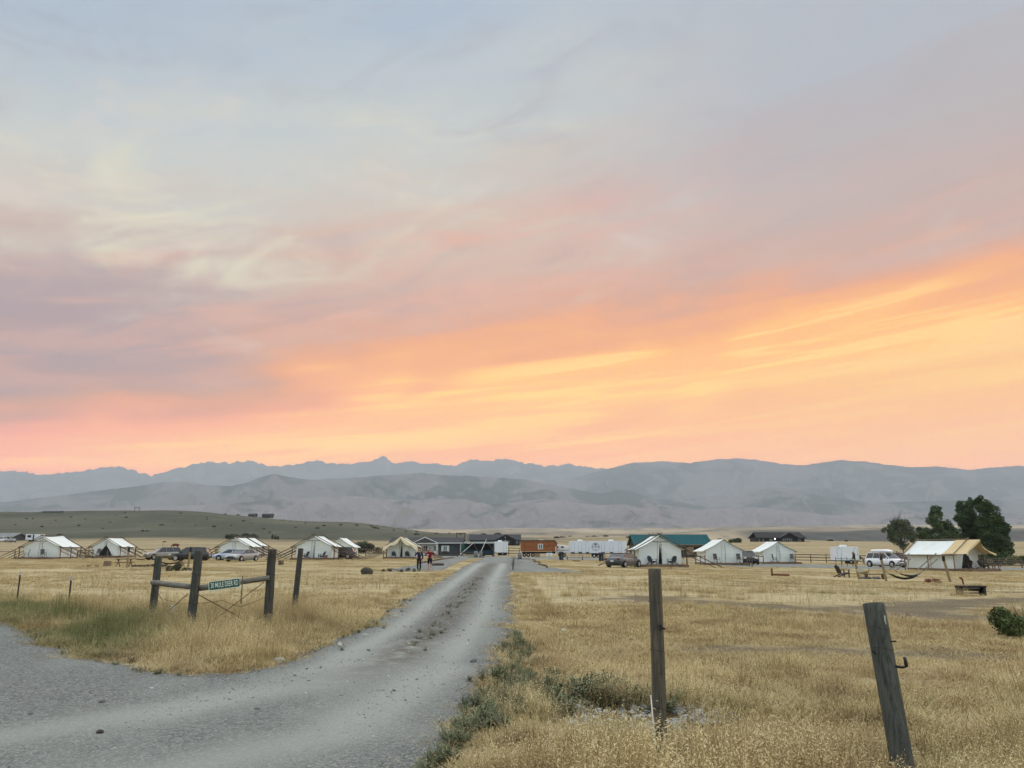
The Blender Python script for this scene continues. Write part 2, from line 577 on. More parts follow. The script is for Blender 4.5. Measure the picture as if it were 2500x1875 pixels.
def road_material():
    t, b = new_mat('gravel_road')
    p = t.vmul(t.n('ShaderNodeNewGeometry').outputs['Position'], (1, 1, 0))
    at = lambda nm: t.n('ShaderNodeAttribute', attribute_name=nm).outputs['Fac']
    track, loose, mid = at('track'), at('loose'), at('mid')
    n1 = t.noise(p, 0.7, 5.0, 0.65)
    n2 = t.noise(p, 14.0, 4.0, 0.7)
    n3 = t.noise(p, 60.0, 3.0, 0.7)
    vo = t.n('ShaderNodeTexVoronoi')
    vo.inputs['Scale'].default_value = 34.0
    t.l(p, vo.inputs['Vector'])
    vs = t.n('ShaderNodeTexVoronoi')
    vs.inputs['Scale'].default_value = 62.0
    t.l(p, vs.inputs['Vector'])
    wb = t.n('ShaderNodeSeparateColor')
    t.l(vo.outputs['Color'], wb.inputs[0])
    ws = t.n('ShaderNodeSeparateColor')
    t.l(vs.outputs['Color'], ws.inputs[0])
    fine = t.mix(t.rng(n2, 0.3, 0.7), (0.18, 0.20, 0.188), (0.305, 0.332, 0.312))
    fine = t.mix(t.math('MULTIPLY', t.rng(ws.outputs[0], 0.5, 1.0), 0.45), fine, (0.15, 0.16, 0.165))
    fine = t.mix(t.math('MULTIPLY', t.rng(ws.outputs[1], 0.8, 1.0), 0.6), fine, (0.46, 0.47, 0.45))
    stone = t.mix(t.rng(wb.outputs[0], 0.1, 0.95), (0.095, 0.107, 0.11), (0.42, 0.445, 0.435))
    stone = t.mix(t.rng(vo.outputs['Distance'], 0.40, 0.65), stone, (0.13, 0.14, 0.14))
    stone = t.mix(t.rng(wb.outputs[1], 0.35, 0.65), stone, fine)
    cc = t.mix(t.math('MULTIPLY', loose, t.rng(n1, 0.25, 0.6, 0.45, 0.9)), fine, stone)
    dust = t.mix(n1, (0.385, 0.41, 0.38), (0.46, 0.485, 0.45))
    cc = t.mix(t.math('MULTIPLY', track, t.rng(n2, 0.25, 0.75, 0.9, 0.35)), cc, dust)
    soil = t.mix(n2, (0.085, 0.08, 0.066), (0.22, 0.20, 0.165))
    cc = t.mix(t.math('MULTIPLY', mid, t.rng(t.noise(p, 2.2, 5.0, 0.7), 0.30, 0.58)), cc, soil)
    t.l(cc, b.inputs['Base Color'])
    b.inputs['Roughness'].default_value = 0.9
    b.inputs['Specular IOR Level'].default_value = 0.2
    hgt = t.math('ADD', t.math('MULTIPLY', t.math('SUBTRACT', 0.6, vo.outputs['Distance']), t.math('MULTIPLY', loose, 1.5)), t.math('MULTIPLY', n3, 0.8))
    hgt = t.math('ADD', hgt, t.math('MULTIPLY', t.math('SUBTRACT', 0.5, vs.outputs['Distance']), 0.7))
    hgt = t.math('ADD', hgt, t.math('MULTIPLY', n1, 2.0))
    bump(t, b, hgt, 0.9, 0.03)
road_material()

def mountain_material(name, grass, forest, rock, fscale, fcut):
    t, b = new_mat(name)
    g = t.n('ShaderNodeNewGeometry')
    p = g.outputs['Position']
    n1 = t.noise(p, fscale, 6.0, 0.62, 0.5)
    n2 = t.noise(p, fscale * 5, 5.0, 0.65)
    n3 = t.noise(p, fscale * 22, 4.0, 0.7)
    cc = t.mix(t.rng(n2, 0.3, 0.7), [x * 0.75 for x in grass], grass)
    cc = t.mix(t.rng(t.math('ADD', n1, t.math('MULTIPLY', n2, 0.35)), fcut, fcut + 0.12), cc, forest)
    cc = t.mix(t.math('MULTIPLY', t.rng(n3, 0.55, 0.75), 0.5), cc, forest)
    sp = t.n('ShaderNodeSeparateXYZ')
    t.l(g.outputs['Normal'], sp.inputs[0])
    cc = t.mix(t.rng(sp.outputs[2], 0.80, 0.62), cc, rock)
    t.l(cc, b.inputs['Base Color'])
    b.inputs['Roughness'].default_value = 1.0
    b.inputs['Specular IOR Level'].default_value = 0.0
mountain_material('foothill', (0.26, 0.22, 0.225), (0.07, 0.075, 0.06), (0.22, 0.18, 0.16), 0.0022, 0.70)
mountain_material('hills_mid', (0.21, 0.185, 0.19), (0.055, 0.062, 0.055), (0.2, 0.17, 0.15), 0.0014, 0.62)
mountain_material('range_right', (0.19, 0.165, 0.17), (0.05, 0.058, 0.055), (0.2, 0.17, 0.15), 0.0011, 0.60)
mountain_material('range_far', (0.14, 0.13, 0.12), (0.05, 0.055, 0.06), (0.2, 0.18, 0.17), 0.0009, 0.55)

# ---------------------------------------------------------------- ground sheet, one piece out to the horizon
def from_grid(name, P, mat, mask=None, smooth=True):
    n, m = P.shape[:2]
    idx = np.arange(n * m).reshape(n, m)
    q = np.stack([idx[:-1, :-1], idx[:-1, 1:], idx[1:, 1:], idx[1:, :-1]], -1).reshape(-1, 4)
    if mask is not None:
        mk = mask.reshape(-1)
        q = q[mk[q].any(1)]
    used = np.unique(q)
    remap = np.full(n * m, -1)
    remap[used] = np.arange(len(used))
    me = bpy.data.meshes.new(name)
    me.vertices.add(len(used))
    me.vertices.foreach_set('co', P.reshape(-1, 3)[used].astype(np.float32).ravel())
    me.loops.add(len(q) * 4)
    me.loops.foreach_set('vertex_index', remap[q].astype(np.int32).ravel())
    me.polygons.add(len(q))
    me.polygons.foreach_set('loop_start', (np.arange(len(q)) * 4).astype(np.int32))
    me.update(calc_edges=True)
    me.validate()
    me.polygons.foreach_set('use_smooth', np.full(len(me.polygons), smooth))
    me.materials.append(M[mat])
    o = bpy.data.objects.new(name, me)
    C.objects.link(o)
    return o, used

def vattr(o, name, vals):
    a = o.data.attributes.new(name, 'FLOAT', 'POINT')
    a.data.foreach_set('value', np.asarray(vals, np.float32).ravel())

def seg_dist(x, y, pts):
    best = np.full(np.shape(x), 1e9)
    for (ax, ay), (bx, by) in zip(pts[:-1], pts[1:]):
        vx, vy = bx - ax, by - ay
        t = np.clip(((x - ax) * vx + (y - ay) * vy) / (vx * vx + vy * vy), 0, 1)
        best = np.minimum(best, np.hypot(x - ax - t * vx, y - ay - t * vy))
    return best

az = np.concatenate([np.arange(-180, -44, 4.0), np.arange(-44, 44.01, 0.2), np.arange(48, 181, 4.0)])
rr = np.concatenate([[0.3, 1.0], np.exp(np.linspace(math.log(1.8), math.log(20000), 455))])
A, RR = np.meshgrid(np.radians(az), rr, indexing='xy')
GX, GY = RR * np.sin(A), RR * np.cos(A)
GZ = ground_h(GX, GY)
go, used = from_grid('ground', np.stack([GX, GY, GZ], -1), 'ground')
go['kind'] = 'structure'
gx, gy = GX.ravel()[used], GY.ravel()[used]
wob = fbm(gx * 0.01, gy * 0.01, 9)
tan_ = gx / np.maximum(gy, 1)
green = sstep(270, 330, gy + (wob - 0.5) * 120) * sstep(0.16, -0.08, tan_)
green = np.maximum(green, 0.35 * sstep(240, 500, gy) * sstep(0.2, 0.1, tan_))
vattr(go, 'green', green)
# worn bare tracks on the right, the trampled strips round the camp
trk = np.minimum.reduce([
    seg_dist(gx, gy, [(4.6, 27.5), (7.5, 24.5), (11.0, 21.0), (14.5, 19.5), (22, 18)]) / 1.9,
    seg_dist(gx, gy, [(10.5, 22.5), (13.5, 26), (17.5, 29.5), (24, 33)]) / 1.8,
    seg_dist(gx, gy, [(13.0, 46), (19, 42), (24, 38), (30, 36)]) / 0.9,
    seg_dist(gx, gy, [(-34, 62), (-22, 59), (-10, 58)]) / 0.6,
    seg_dist(gx, gy, [(10, 76), (20, 74), (34, 70)]) / 1.6,
    seg_dist(gx, gy, [(3.2, 13.4), (5.2, 13.6), (7.5, 13.0)]) / 0.8])
trk = sstep(1.35, 0.35, trk + (fbm(gx * 1.1, gy * 1.1, 21) - 0.5) * 1.6)
vattr(go, 'dirt', trk * 0.9)
vattr(go, 'back', sstep(95, 150, gy) * 0.85)
vattr(go, 'far', sstep(480, 1000, gy) * sstep(-0.14, 0.0, tan_) + sstep(1000, 1600, gy) * sstep(-0.0, -0.14, tan_))
vattr(go, 'terrace', sstep(1330, 1390, gy) * sstep(1640, 1500, gy) * sstep(0.26, 0.33, tan_ + (wob - 0.5) * 0.06))

# ---------------------------------------------------------------- gravel lane, side road and yard
LANE_L = ([0, 6, 8, 9.5, 10.6, 11.4, 12.4, 14.3, 16.6, 23.8, 43.4, 70, 100, 140], [-4.5, -4.4, -4.2, -4.0, -3.75, -3.3, -3.3, -3.2, -3.1, -3.4, -3.8, -4.4, -4.6, -4.6])
LANE_R = ([-20, 0, 6.3, 7.4, 9, 12.4, 16.3, 22.8, 45, 70, 100, 140], [-0.7, -0.7, -0.62, -0.45, -0.35, -0.16, -0.05, 0.05, -0.1, 0.1, 0.4, 0.4])
SIDE_B = ([-60, -30, -20, -11.9, -9.74, -8.13, -6.65, -6.1, -5.3, -4.7, -3.8, -3.2, 0], [78, 41, 28, 18.6, 16, 14, 12.4, 12.1, 11.4, 10.75, 10.6, 10.4, 10.4])
def road_sd(x, y):
    xl = np.interp(y, *LANE_L); xr = np.interp(y, *LANE_R)
    lane = np.minimum(x - xl, xr - x)
    lane = np.where(y < 138, lane, -9)
    b = np.interp(x, *SIDE_B)
    side = np.minimum((b - y) * 0.66, xr - x)
    side = np.where(y < 45, side, -9)
    path_l = np.minimum.reduce([x + 9.6, -5.4 - 0.02 * (y - 60) - x, y - 58, 136 - y])
    path_l = np.where(y < 66, np.minimum(path_l, (y - 57) * 0.8), path_l)
    yard_r = np.minimum.reduce([x + 0.3, 2.9 - x, y - 58, 136 - y])
    spur = np.minimum.reduce([x - 0.5, 5.2 - x - 0.12 * (y - 60), (y - 56) * 0.6, 72 - y])
    cross = np.minimum.reduce([x + 14, 30 - x, y - 128, 158 - y])
    lot = np.minimum.reduce([x - 25 + 0.0 * y, 70 - x, y - 90, 112 - y])
    return np.maximum.reduce([lane, side, path_l, yard_r, spur, cross, lot])

ra = np.concatenate([np.arange(-180, -72, 4.0), np.arange(-72, -44, 0.6), np.arange(-44, 34.01, 0.16)])
r2 = np.concatenate([[0.3, 1.0], np.exp(np.linspace(math.log(1.6), math.log(150), 480))])
A2, R2 = np.meshgrid(np.radians(ra), r2, indexing='xy')
QX, QY = R2 * np.sin(A2), R2 * np.cos(A2)
sd = road_sd(QX, QY)
edge_n = (fbm(QX * 1.3, QY * 1.3, 31, 4) - 0.5)
prof = np.clip(sd + edge_n * 0.7, -0.6, 0.5)
rut = np.zeros_like(QX)
xl = np.interp(QY, *LANE_L); xr = np.interp(QY, *LANE_R)
fr = (QX - xl) / (xr - xl)
inlane = (sstep(9.5, 13, QY) + 0.35 * sstep(4, 9, QY) * sstep(13, 9.5, QY)) * sstep(95, 80, QY)
wv = (fbm(QX * 0.0 + 3, QY * 0.12, 91) - 0.5) * 0.06
t_l = np.exp(-((fr - 0.25 + wv) / 0.095) ** 2); t_r = np.exp(-((fr - 0.76 + wv) / 0.095) ** 2)
rut = -0.025 * (t_l + t_r) * np.clip(inlane, 0, 1)
QZ = ground_h(QX, QY) + np.where(prof > 0, 0.03 * sstep(0, 0.25, prof), 0.18 * prof) + rut + 0.012 * (fbm(QX * 3, QY * 3, 41) - 0.5) + 0.004
ro, ru = from_grid('gravel_road', np.stack([QX, QY, QZ], -1), 'gravel_road', mask=prof > -0.35)
ro['kind'] = 'structure'
qx, qy = QX.ravel()[ru], QY.ravel()[ru]
il = np.clip(inlane, 0, 1).ravel()[ru]
side_track = np.exp(-(seg_dist(qx, qy, [(-1.6, 14), (-2.4, 9.6), (-4.4, 7.0), (-9, 4.6), (-20, 2)]) / 0.55) ** 2) + np.exp(-(seg_dist(qx, qy, [(-0.9, 11), (-1.6, 7.2), (-3.2, 5.0), (-8, 2.6)]) / 0.45) ** 2)
vattr(ro, 'track', np.clip((t_l + t_r).ravel()[ru] * il + side_track * 0.8, 0, 1))
vattr(ro, 'mid', np.clip(np.exp(-((fr - 0.505) / 0.13) ** 2).ravel()[ru] * il * sstep(8, 12, qy) + 0.8 * sstep(0.3, 0.0, sd.ravel()[ru]) * sstep(6, 9, qy), 0, 1))
track_all = np.clip((t_l + t_r).ravel()[ru] * il + side_track, 0, 1)
leftg = sstep(-2.6, -4.6, qx + (fbm(qx, qy, 8) - 0.5) * 2) * sstep(11, 8, qy + 0.3 * qx + 2.2) + 0.5 * sstep(-6, -9, qx)
vattr(ro, 'loose', np.clip((0.15 + 0.85 * sstep(0.38, 0.56, fbm(qx * 0.9 + qy * 0.3, qy * 0.5, 95))) * (1 - 0.9 * track_all) + 0.8 * leftg * (1 - 0.6 * track_all), 0, 1))

# ---------------------------------------------------------------- mountains, each range a real relief at its own distance
def elev(py):
    th = math.atan(405.5 / 1878)
    c = (937.5 - py) / 1878
    return (math.sin(th) + c * math.cos(th)) / (math.cos(th) - c * math.sin(th))

def mountain(name, mat, outline, dist, front, back, seed, rough, nx=900, ny=141, base=60.0, spur=5.0, jag=0.015):
    """outline: (column, row) of the skyline, turned into heights at the distance of the crest"""
    a = np.linspace(-0.95, 0.95, nx)                       # tan of bearing
    cols = np.array([c for c, r in outline]) / 0.885
    hts = np.array([elev(r / 0.885) * dist + EYE for c, r in outline])
    tn = (cols - 1250) / 1921
    H = np.interp(a, tn, hts)
    v = np.linspace(-1, 1, ny)                              # -1 foot in front, 0 crest, 1 foot behind
    Av, Vv = np.meshgrid(a, v, indexing='xy')
    Hh = np.tile(H, (ny, 1))
    warp = (fbm(Av * 9, Vv * 1.5, seed + 3) - 0.5)
    Y = dist + np.where(Vv < 0, Vv * front, Vv * back) + warp * front * 0.35 * (1 - np.abs(Vv)) * np.minimum(np.abs(Vv) * 4, 1)
    Xx = Av * Y
    d = np.abs(Vv)
    sh = (1 - d) ** np.where(Vv < 0, 1.25, 1.0)
    rg = ridged(Av * spur * 3 + warp * 1.2, Vv * 1.6 + Av * 2, seed, 5)
    fb = ridged(Xx / 900.0, Y / 900.0, seed + 50, 6, 0.6)
    relief = (rg - 0.5) * 0.9 + (fb - 0.45) * 0.7
    env = np.sin(np.clip(d, 0, 1) * PI) ** 0.8
    Z = base + (Hh - base) * (sh + relief * rough * env * sh ** 0.3)
    crest_n = (ridged(Av * 120, Vv * 3, seed + 7, 4) - 0.5) * (Hh * jag)
    Z = Z + crest_n * np.exp(-(d / 0.15) ** 2)
    Z = Z - np.where(d > 0.96, (d - 0.96) * 1800, 0)
    o, _ = from_grid(name, np.stack([Xx, Y, Z], -1), mat)
    o['kind'] = 'structure'
    return o

FAR = [(-600, 1015), (0, 1016), (40, 1020), (70, 1026), (110, 1021), (150, 1020), (200, 1010), (240, 1007), (270, 1016), (310, 1028), (340, 1018), (400, 1003), (440, 996),
       (480, 1000), (530, 994), (545, 1001), (590, 1009), (640, 1000), (680, 993), (700, 1001), (750, 1002), (800, 994), (815, 986), (826, 988), (838, 996), (850, 1003), (885, 996),
       (905, 1000), (930, 999), (950, 1003), (980, 1005), (1000, 998), (1020, 990), (1050, 996), (1100, 991), (1130, 998), (1180, 1006), (1230, 1002), (1270, 1007), (1320, 1015), (1500, 1025), (2900, 1030)]
RIGHT = [(-600, 1110), (400, 1100), (900, 1085), (1150, 1062), (1215, 1047), (1240, 1035), (1280, 1022), (1330, 1010), (1370, 1000), (1440, 996), (1500, 1000), (1560, 992), (1600, 990), (1640, 992),
         (1700, 1002), (1750, 1005), (1800, 998), (1830, 994), (1890, 997), (1930, 1003), (1990, 1009), (2050, 1008), (2120, 1015), (2160, 1010), (2212, 1007), (2500, 1002), (2900, 1000)]
MID = [(-600, 1080), (0, 1085), (60, 1077), (120, 1070), (200, 1060), (270, 1052), (330, 1043), (380, 1040), (430, 1048), (490, 1050), (525, 1041), (560, 1028), (585, 1024), (620, 1031), (660, 1037), (720, 1034),
       (780, 1030), (850, 1025), (900, 1022), (960, 1026), (1050, 1030), (1130, 1035), (1200, 1048), (1250, 1058), (1300, 1066), (1340, 1058), (1370, 1062), (1420, 1078), (1500, 1084), (1600, 1068), (1680, 1052),
       (1720, 1055), (1800, 1075), (1900, 1086), (2212, 1078), (2900, 1070)]
LOW = [(-600, 1108), (0, 1105), (200, 1098), (420, 1092), (600, 1080), (760, 1072), (860, 1082), (1000, 1078), (1060, 1090), (1180, 1078), (1300, 1092), (1400, 1086), (1520, 1102), (1640, 1096), (1800, 1114), (1900, 1108), (2212, 1116), (2900, 1110)]
mountain('far_mountains', 'range_far', FAR, 15000, 3600, 1500, 11, 0.40, base=120, spur=4, jag=0.045)
mountain('right_mountains', 'range_right', RIGHT, 10500, 2600, 1800, 23, 0.42, base=120, spur=3.4)
mountain('middle_hills', 'hills_mid', MID, 7600, 1700, 1400, 37, 0.50, base=110, spur=5)
mountain('foothills', 'foothill', LOW, 5600, 1350, 1100, 51, 0.60, nx=1500, ny=201, base=88, spur=8)

# ---------------------------------------------------------------- smoke haze filling the valley
hz = MB().box((0, 0, 949.0), (42000, 42000, 1902.0)).build('haze', None)
hm = bpy.data.materials.new('haze')
hm.use_nodes = True
ht = NT(hm.node_tree)
for n in list(hm.node_tree.nodes):
    hm.node_tree.nodes.remove(n)
pv = ht.n('ShaderNodeVolumePrincipled')
pv.inputs['Density'].default_value = HAZE
pv.inputs['Density Attribute'].default_value = ''
pv.inputs['Color'].default_value = (0.78, 0.90, 1.0, 1)
pv.inputs['Anisotropy'].default_value = 0.0
hout = ht.n('ShaderNodeOutputMaterial')
ht.l(pv.outputs[0], hout.inputs['Volume'])
hz.data.materials.append(hm)
tag(hz, 'thin grey smoke haze filling the whole valley', kind='stuff')
# ---------------------------------------------------------------- object materials
wood('post_wood', (0.03, 0.035, 0.031), (0.088, 0.096, 0.082), stain=(0.03, 0.03, 0.028))
wood('post_brown', (0.04, 0.038, 0.03), (0.12, 0.108, 0.08), stain=(0.035, 0.03, 0.025))
wood('post_dark', (0.03, 0.03, 0.027), (0.08, 0.075, 0.062), stain=(0.02, 0.02, 0.018))
wood('post_tan', (0.20, 0.145, 0.075), (0.34, 0.26, 0.15), stain=(0.08, 0.06, 0.04), stain_amt=0.4)
wood('rail_wood', (0.085, 0.085, 0.07), (0.20, 0.195, 0.16), axis='x', stain=(0.04, 0.038, 0.034), stain_amt=0.5)
wood('log_dark', (0.05, 0.036, 0.026), (0.13, 0.095, 0.068), axis='x', scale=0.4)
wood('log_brown', (0.12, 0.085, 0.055), (0.25, 0.19, 0.125), axis='z', scale=0.4)
wood('deck_wood', (0.12, 0.075, 0.05), (0.24, 0.16, 0.105), axis='x', scale=0.4)
wood('fence_wood', (0.07, 0.055, 0.042), (0.17, 0.135, 0.10), axis='x', scale=0.4)
wood('cabin_wood', (0.21, 0.07, 0.022), (0.36, 0.135, 0.045), axis='x', scale=0.35, stain=(0.12, 0.03, 0.012), stain_amt=0.6)
pm('canvas', (0.73, 0.78, 0.77), 0.9, 0.06, 1.2, bmp=0.12, dirt=((0.52, 0.53, 0.49), 0.35))
pm('canvas_cream', (0.74, 0.68, 0.50), 0.9, 0.06, 1.2, bmp=0.12)
pm('canvas_tan', (0.60, 0.47, 0.27), 0.9, 0.06, 1.2, bmp=0.12)
pm('canvas_inside', (0.30, 0.29, 0.26), 0.95, 0.1, 1.0)
pm('strap', (0.05, 0.055, 0.05), 0.8)
pm('rust', (0.16, 0.055, 0.03), 0.85, 0.4, 9.0, bmp=0.2)
pm('rust_wire', (0.13, 0.085, 0.045), 0.8, 0.3, 30.0)
pm('iron', (0.03, 0.03, 0.03), 0.55, 0.3, 12.0, metal=0.6)
pm('steel_dark', (0.022, 0.024, 0.026), 0.6, 0.3, 8.0)
pm('steel_top', (0.42, 0.43, 0.42), 0.6, 0.2, 8.0)
pm('pale_plastic', (0.62, 0.62, 0.58), 0.5)
pm('black_paint', (0.012, 0.013, 0.015), 0.55, 0.2)
pm('chair_blue', (0.014, 0.022, 0.045), 0.55, 0.2)
pm('chair_green', (0.018, 0.034, 0.03), 0.55, 0.2)
pm('chair_brown', (0.035, 0.022, 0.018), 0.6, 0.2)
pm('white_paint', (0.76, 0.79, 0.82), 0.4, 0.04, 2.0, spec=0.5)
pm('white_trim', (0.72, 0.74, 0.74), 0.6, 0.06)
pm('trailer_white', (0.70, 0.76, 0.84), 0.35, 0.03, 1.0, spec=0.5)
pm('seam', (0.24, 0.27, 0.31), 0.6)
pm('sign_green', (0.004, 0.075, 0.048), 0.45, 0.15, 6.0)
pm('sign_white', (0.62, 0.70, 0.66), 0.45, 0.08, 6.0)
pm('tyre', (0.012, 0.012, 0.012), 0.85)
pm('rim', (0.50, 0.51, 0.53), 0.3, 0.1, 4.0, metal=0.7)
pm('underbody', (0.008, 0.008, 0.009), 0.9)
glass_dark('glass')
glass_dark('glass_pale', (0.16, 0.20, 0.20))
def paint(name, col, metal=0.3):
    pm(name, col, 0.32, 0.05, 1.5, metal=metal, coat=0.6, spec=0.5)
paint('car_silver', (0.27, 0.29, 0.31)); paint('car_black', (0.008, 0.009, 0.012), 0.0); paint('car_blue', (0.40, 0.50, 0.66))
paint('car_grey', (0.055, 0.065, 0.075), 0.0); paint('car_white', (0.80, 0.81, 0.84), 0.0); paint('car_red', (0.13, 0.012, 0.014)); paint('car_tan', (0.22, 0.205, 0.19)); paint('car_charcoal', (0.035, 0.038, 0.042))
pm('headlight', (0.75, 0.77, 0.78), 0.15, 0.05, spec=0.8)
pm('taillight', (0.16, 0.012, 0.014), 0.25, 0.1)
pm('plate', (0.62, 0.64, 0.68), 0.5)
pm('siding_blue', (0.045, 0.062, 0.072), 0.75, 0.12, 2.0, stretch=(0.3, 1, 6))
pm('siding_white', (0.62, 0.66, 0.72), 0.75, 0.06, 2.0)
pm('siding_dark', (0.06, 0.064, 0.07), 0.8, 0.15, 2.0)
pm('siding_black', (0.014, 0.012, 0.013), 0.8, 0.3, 2.0)
pm('shingle', (0.035, 0.037, 0.045), 0.9, 0.2, 3.0)
pm('shingle_grey', (0.20, 0.205, 0.21), 0.9, 0.12, 3.0)
pm('roof_teal', (0.012, 0.085, 0.098), 0.75, 0.08, 0.6, spec=0.12)
pm('barn_dark', (0.016, 0.014, 0.013), 0.9, 0.3, 1.0)
pm('stall_wood', (0.26, 0.20, 0.13), 0.85, 0.2, 3.0)
pm('tarp_green', (0.012, 0.075, 0.055), 0.7, 0.15, 2.0)
pm('tarp_blue', (0.012, 0.04, 0.062), 0.7, 0.2, 2.0)
pm('stone_grey', (0.19, 0.20, 0.205), 0.9, 0.2, 10.0, bmp=0.3)
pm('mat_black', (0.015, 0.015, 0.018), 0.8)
pm('rock_dark', (0.055, 0.047, 0.04), 0.95, 0.5, 6.0, bmp=0.6)
pm('rock_pale', (0.42, 0.42, 0.39), 0.9, 0.25, 9.0, bmp=0.5)
pm('rock_grey', (0.12, 0.125, 0.13), 0.9, 0.3, 9.0, bmp=0.5)
pm('hammock_cloth', (0.26, 0.24, 0.17), 0.9, 0.15, 3.0)
pm('hammock_dark', (0.04, 0.042, 0.045), 0.9, 0.15, 3.0)
pm('cow_hide', (0.12, 0.035, 0.018), 0.8, 0.25, 2.0)
pm('skin', (0.50, 0.32, 0.24), 0.6, 0.06)
pm('hair_dark', (0.018, 0.013, 0.011), 0.7, 0.3, 20)
pm('cloth_navy', (0.010, 0.010, 0.038), 0.85, 0.2, 10)
pm('cloth_red', (0.17, 0.006, 0.009), 0.85, 0.15, 10)
pm('cloth_black', (0.008, 0.008, 0.010), 0.85, 0.2, 10)
pm('cloth_green', (0.07, 0.115, 0.06), 0.85, 0.2, 10)
pm('cloth_khaki', (0.22, 0.19, 0.14), 0.85, 0.2, 10)
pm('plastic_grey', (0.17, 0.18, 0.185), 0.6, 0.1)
pm('logo_ink', (0.012, 0.02, 0.04), 0.5)
def leaf_mat(name, a, b_, trans=0.25):
    t, b = new_mat(name)
    c = t.n('ShaderNodeTexCoord').outputs['Object']
    oi = t.n('ShaderNodeObjectInfo').outputs['Random']
    nz = t.noise(c, 1.4, 4.0, 0.7)
    n2 = t.noise(c, 14.0, 2.0, 0.7)
    cc = t.mix(t.rng(t.math('ADD', t.math('MULTIPLY', nz, 0.7), t.math('MULTIPLY', n2, 0.3)), 0.3, 0.7), a, b_)
    t.l(cc, b.inputs['Base Color'])
    b.inputs['Roughness'].default_value = 0.75
    b.inputs['Specular IOR Level'].default_value = 0.25
leaf_mat('leaf_dark', (0.028, 0.050, 0.018), (0.072, 0.112, 0.036))
leaf_mat('leaf_mid', (0.045, 0.075, 0.034), (0.11, 0.155, 0.066))
leaf_mat('leaf_grey', (0.055, 0.075, 0.042), (0.125, 0.15, 0.085))
leaf_mat('leaf_sage', (0.035, 0.038, 0.026), (0.085, 0.09, 0.06))
leaf_mat('leaf_shrub', (0.045, 0.07, 0.022), (0.12, 0.155, 0.055))
leaf_mat('leaf_weed', (0.05, 0.075, 0.032), (0.135, 0.165, 0.085))
wood('bark', (0.06, 0.055, 0.045), (0.16, 0.145, 0.12), scale=0.3)
lamp_t, lamp_b = new_mat('lamp')
lamp_b.inputs['Base Color'].default_value = (1, 1, 0.95, 1)
lamp_b.inputs['Emission Color'].default_value = (1, 0.97, 0.9, 1)
lamp_b.inputs['Emission Strength'].default_value = 3.0

# ---------------------------------------------------------------- foreground posts and brace
def log_post(mb, base, top, r, n=18, rows=26, seed=0, rough=0.10, taper=0.94):
    base, top = Vector(base), Vector(top)
    ax = (top - base).normalized()
    u_ = ax.orthogonal().normalized(); w_ = ax.cross(u_)
    rings = []
    ks = np.arange(n)
    L = (top - base).length
    for i in range(rows + 1):
        f = i / rows
        p = base.lerp(top, f)
        a = ks * 2 * PI / n
        nz = fbm(np.cos(a) * 2.2 + 9 + seed, np.sin(a) * 2.2 + 9 + f * L * 0.7, seed, 3) - 0.5
        cr = np.where(vnoise(a * 2.2 + seed, np.full(n, f * L * 0.8), seed + 3) > 0.78, -0.05, 0.0)
        rad = r * (1 + (taper - 1) * f) * (1 + nz * rough * 2 + cr * (1.6 if rows > 20 else 1))
        bend = u_ * (float(fbm(np.array([f * 2.0]), np.array([seed * 1.7]), seed, 2)[0]) - 0.5) * r * 0.5
        rings.append([p + bend + (u_ * math.cos(a[k]) + w_ * math.sin(a[k])) * rad[k] for k in range(n)])
    last = rings[-1]
    cen = sum(last, Vector()) / n
    rings.append([cen + (q - cen) * 0.9 + ax * 0.008 for q in last])
    return mb.loft(rings)

def post_thing(name, label, base, top, r, mat, seed, group=None, rough=0.1, z0=-0.15):
    o = thing(name, label, 'fence post', base, 0, group)
    t_ = Vector(top) - Vector(base)
    log_post(MB(), (0, 0, z0), t_, r, seed=seed, rough=rough).build('shaft', mat, o, smooth=True)
    return o

pa = post_thing('fence_post', 'thin grey round fence post right of the lane with a pale rod at its foot', (1.185, 6.62, 0), (1.205, 6.66, 1.44), 0.057, 'post_brown', 3)
mbh = MB().box((0.028, -0.058, 0.98), (0.02, 0.02, 0.05)).box((0.05, -0.052, 0.975), (0.035, 0.012, 0.016), (0, 0.4, 0))
mbh.build('broken_hinge', 'iron', pa)
MB().path([(0.0, -0.059, 0.62), (0.006, -0.066, 0.635), (0.012, -0.059, 0.62)], 0.003).build('staple', 'iron', pa)
for zz in (1.18, 0.80, 0.36):
    MB().path([(0.058 * math.cos(a), 0.058 * math.sin(a), zz + 0.01 * math.sin(a * 2)) for a in np.linspace(PI, 2 * PI, 9)], 0.0022, 5).build('wire_loop', 'iron', pa)
rod = MB().path([(1.125, 6.46, 0.0), (1.122, 6.53, 0.24), (1.118, 6.585, 0.46)], [0.006, 0.006, 0.005], 6).build('marker_rod', 'pale_plastic', smooth=True)
tag(rod, 'thin white rod leaning against the foot of the thin front post', 'rod')

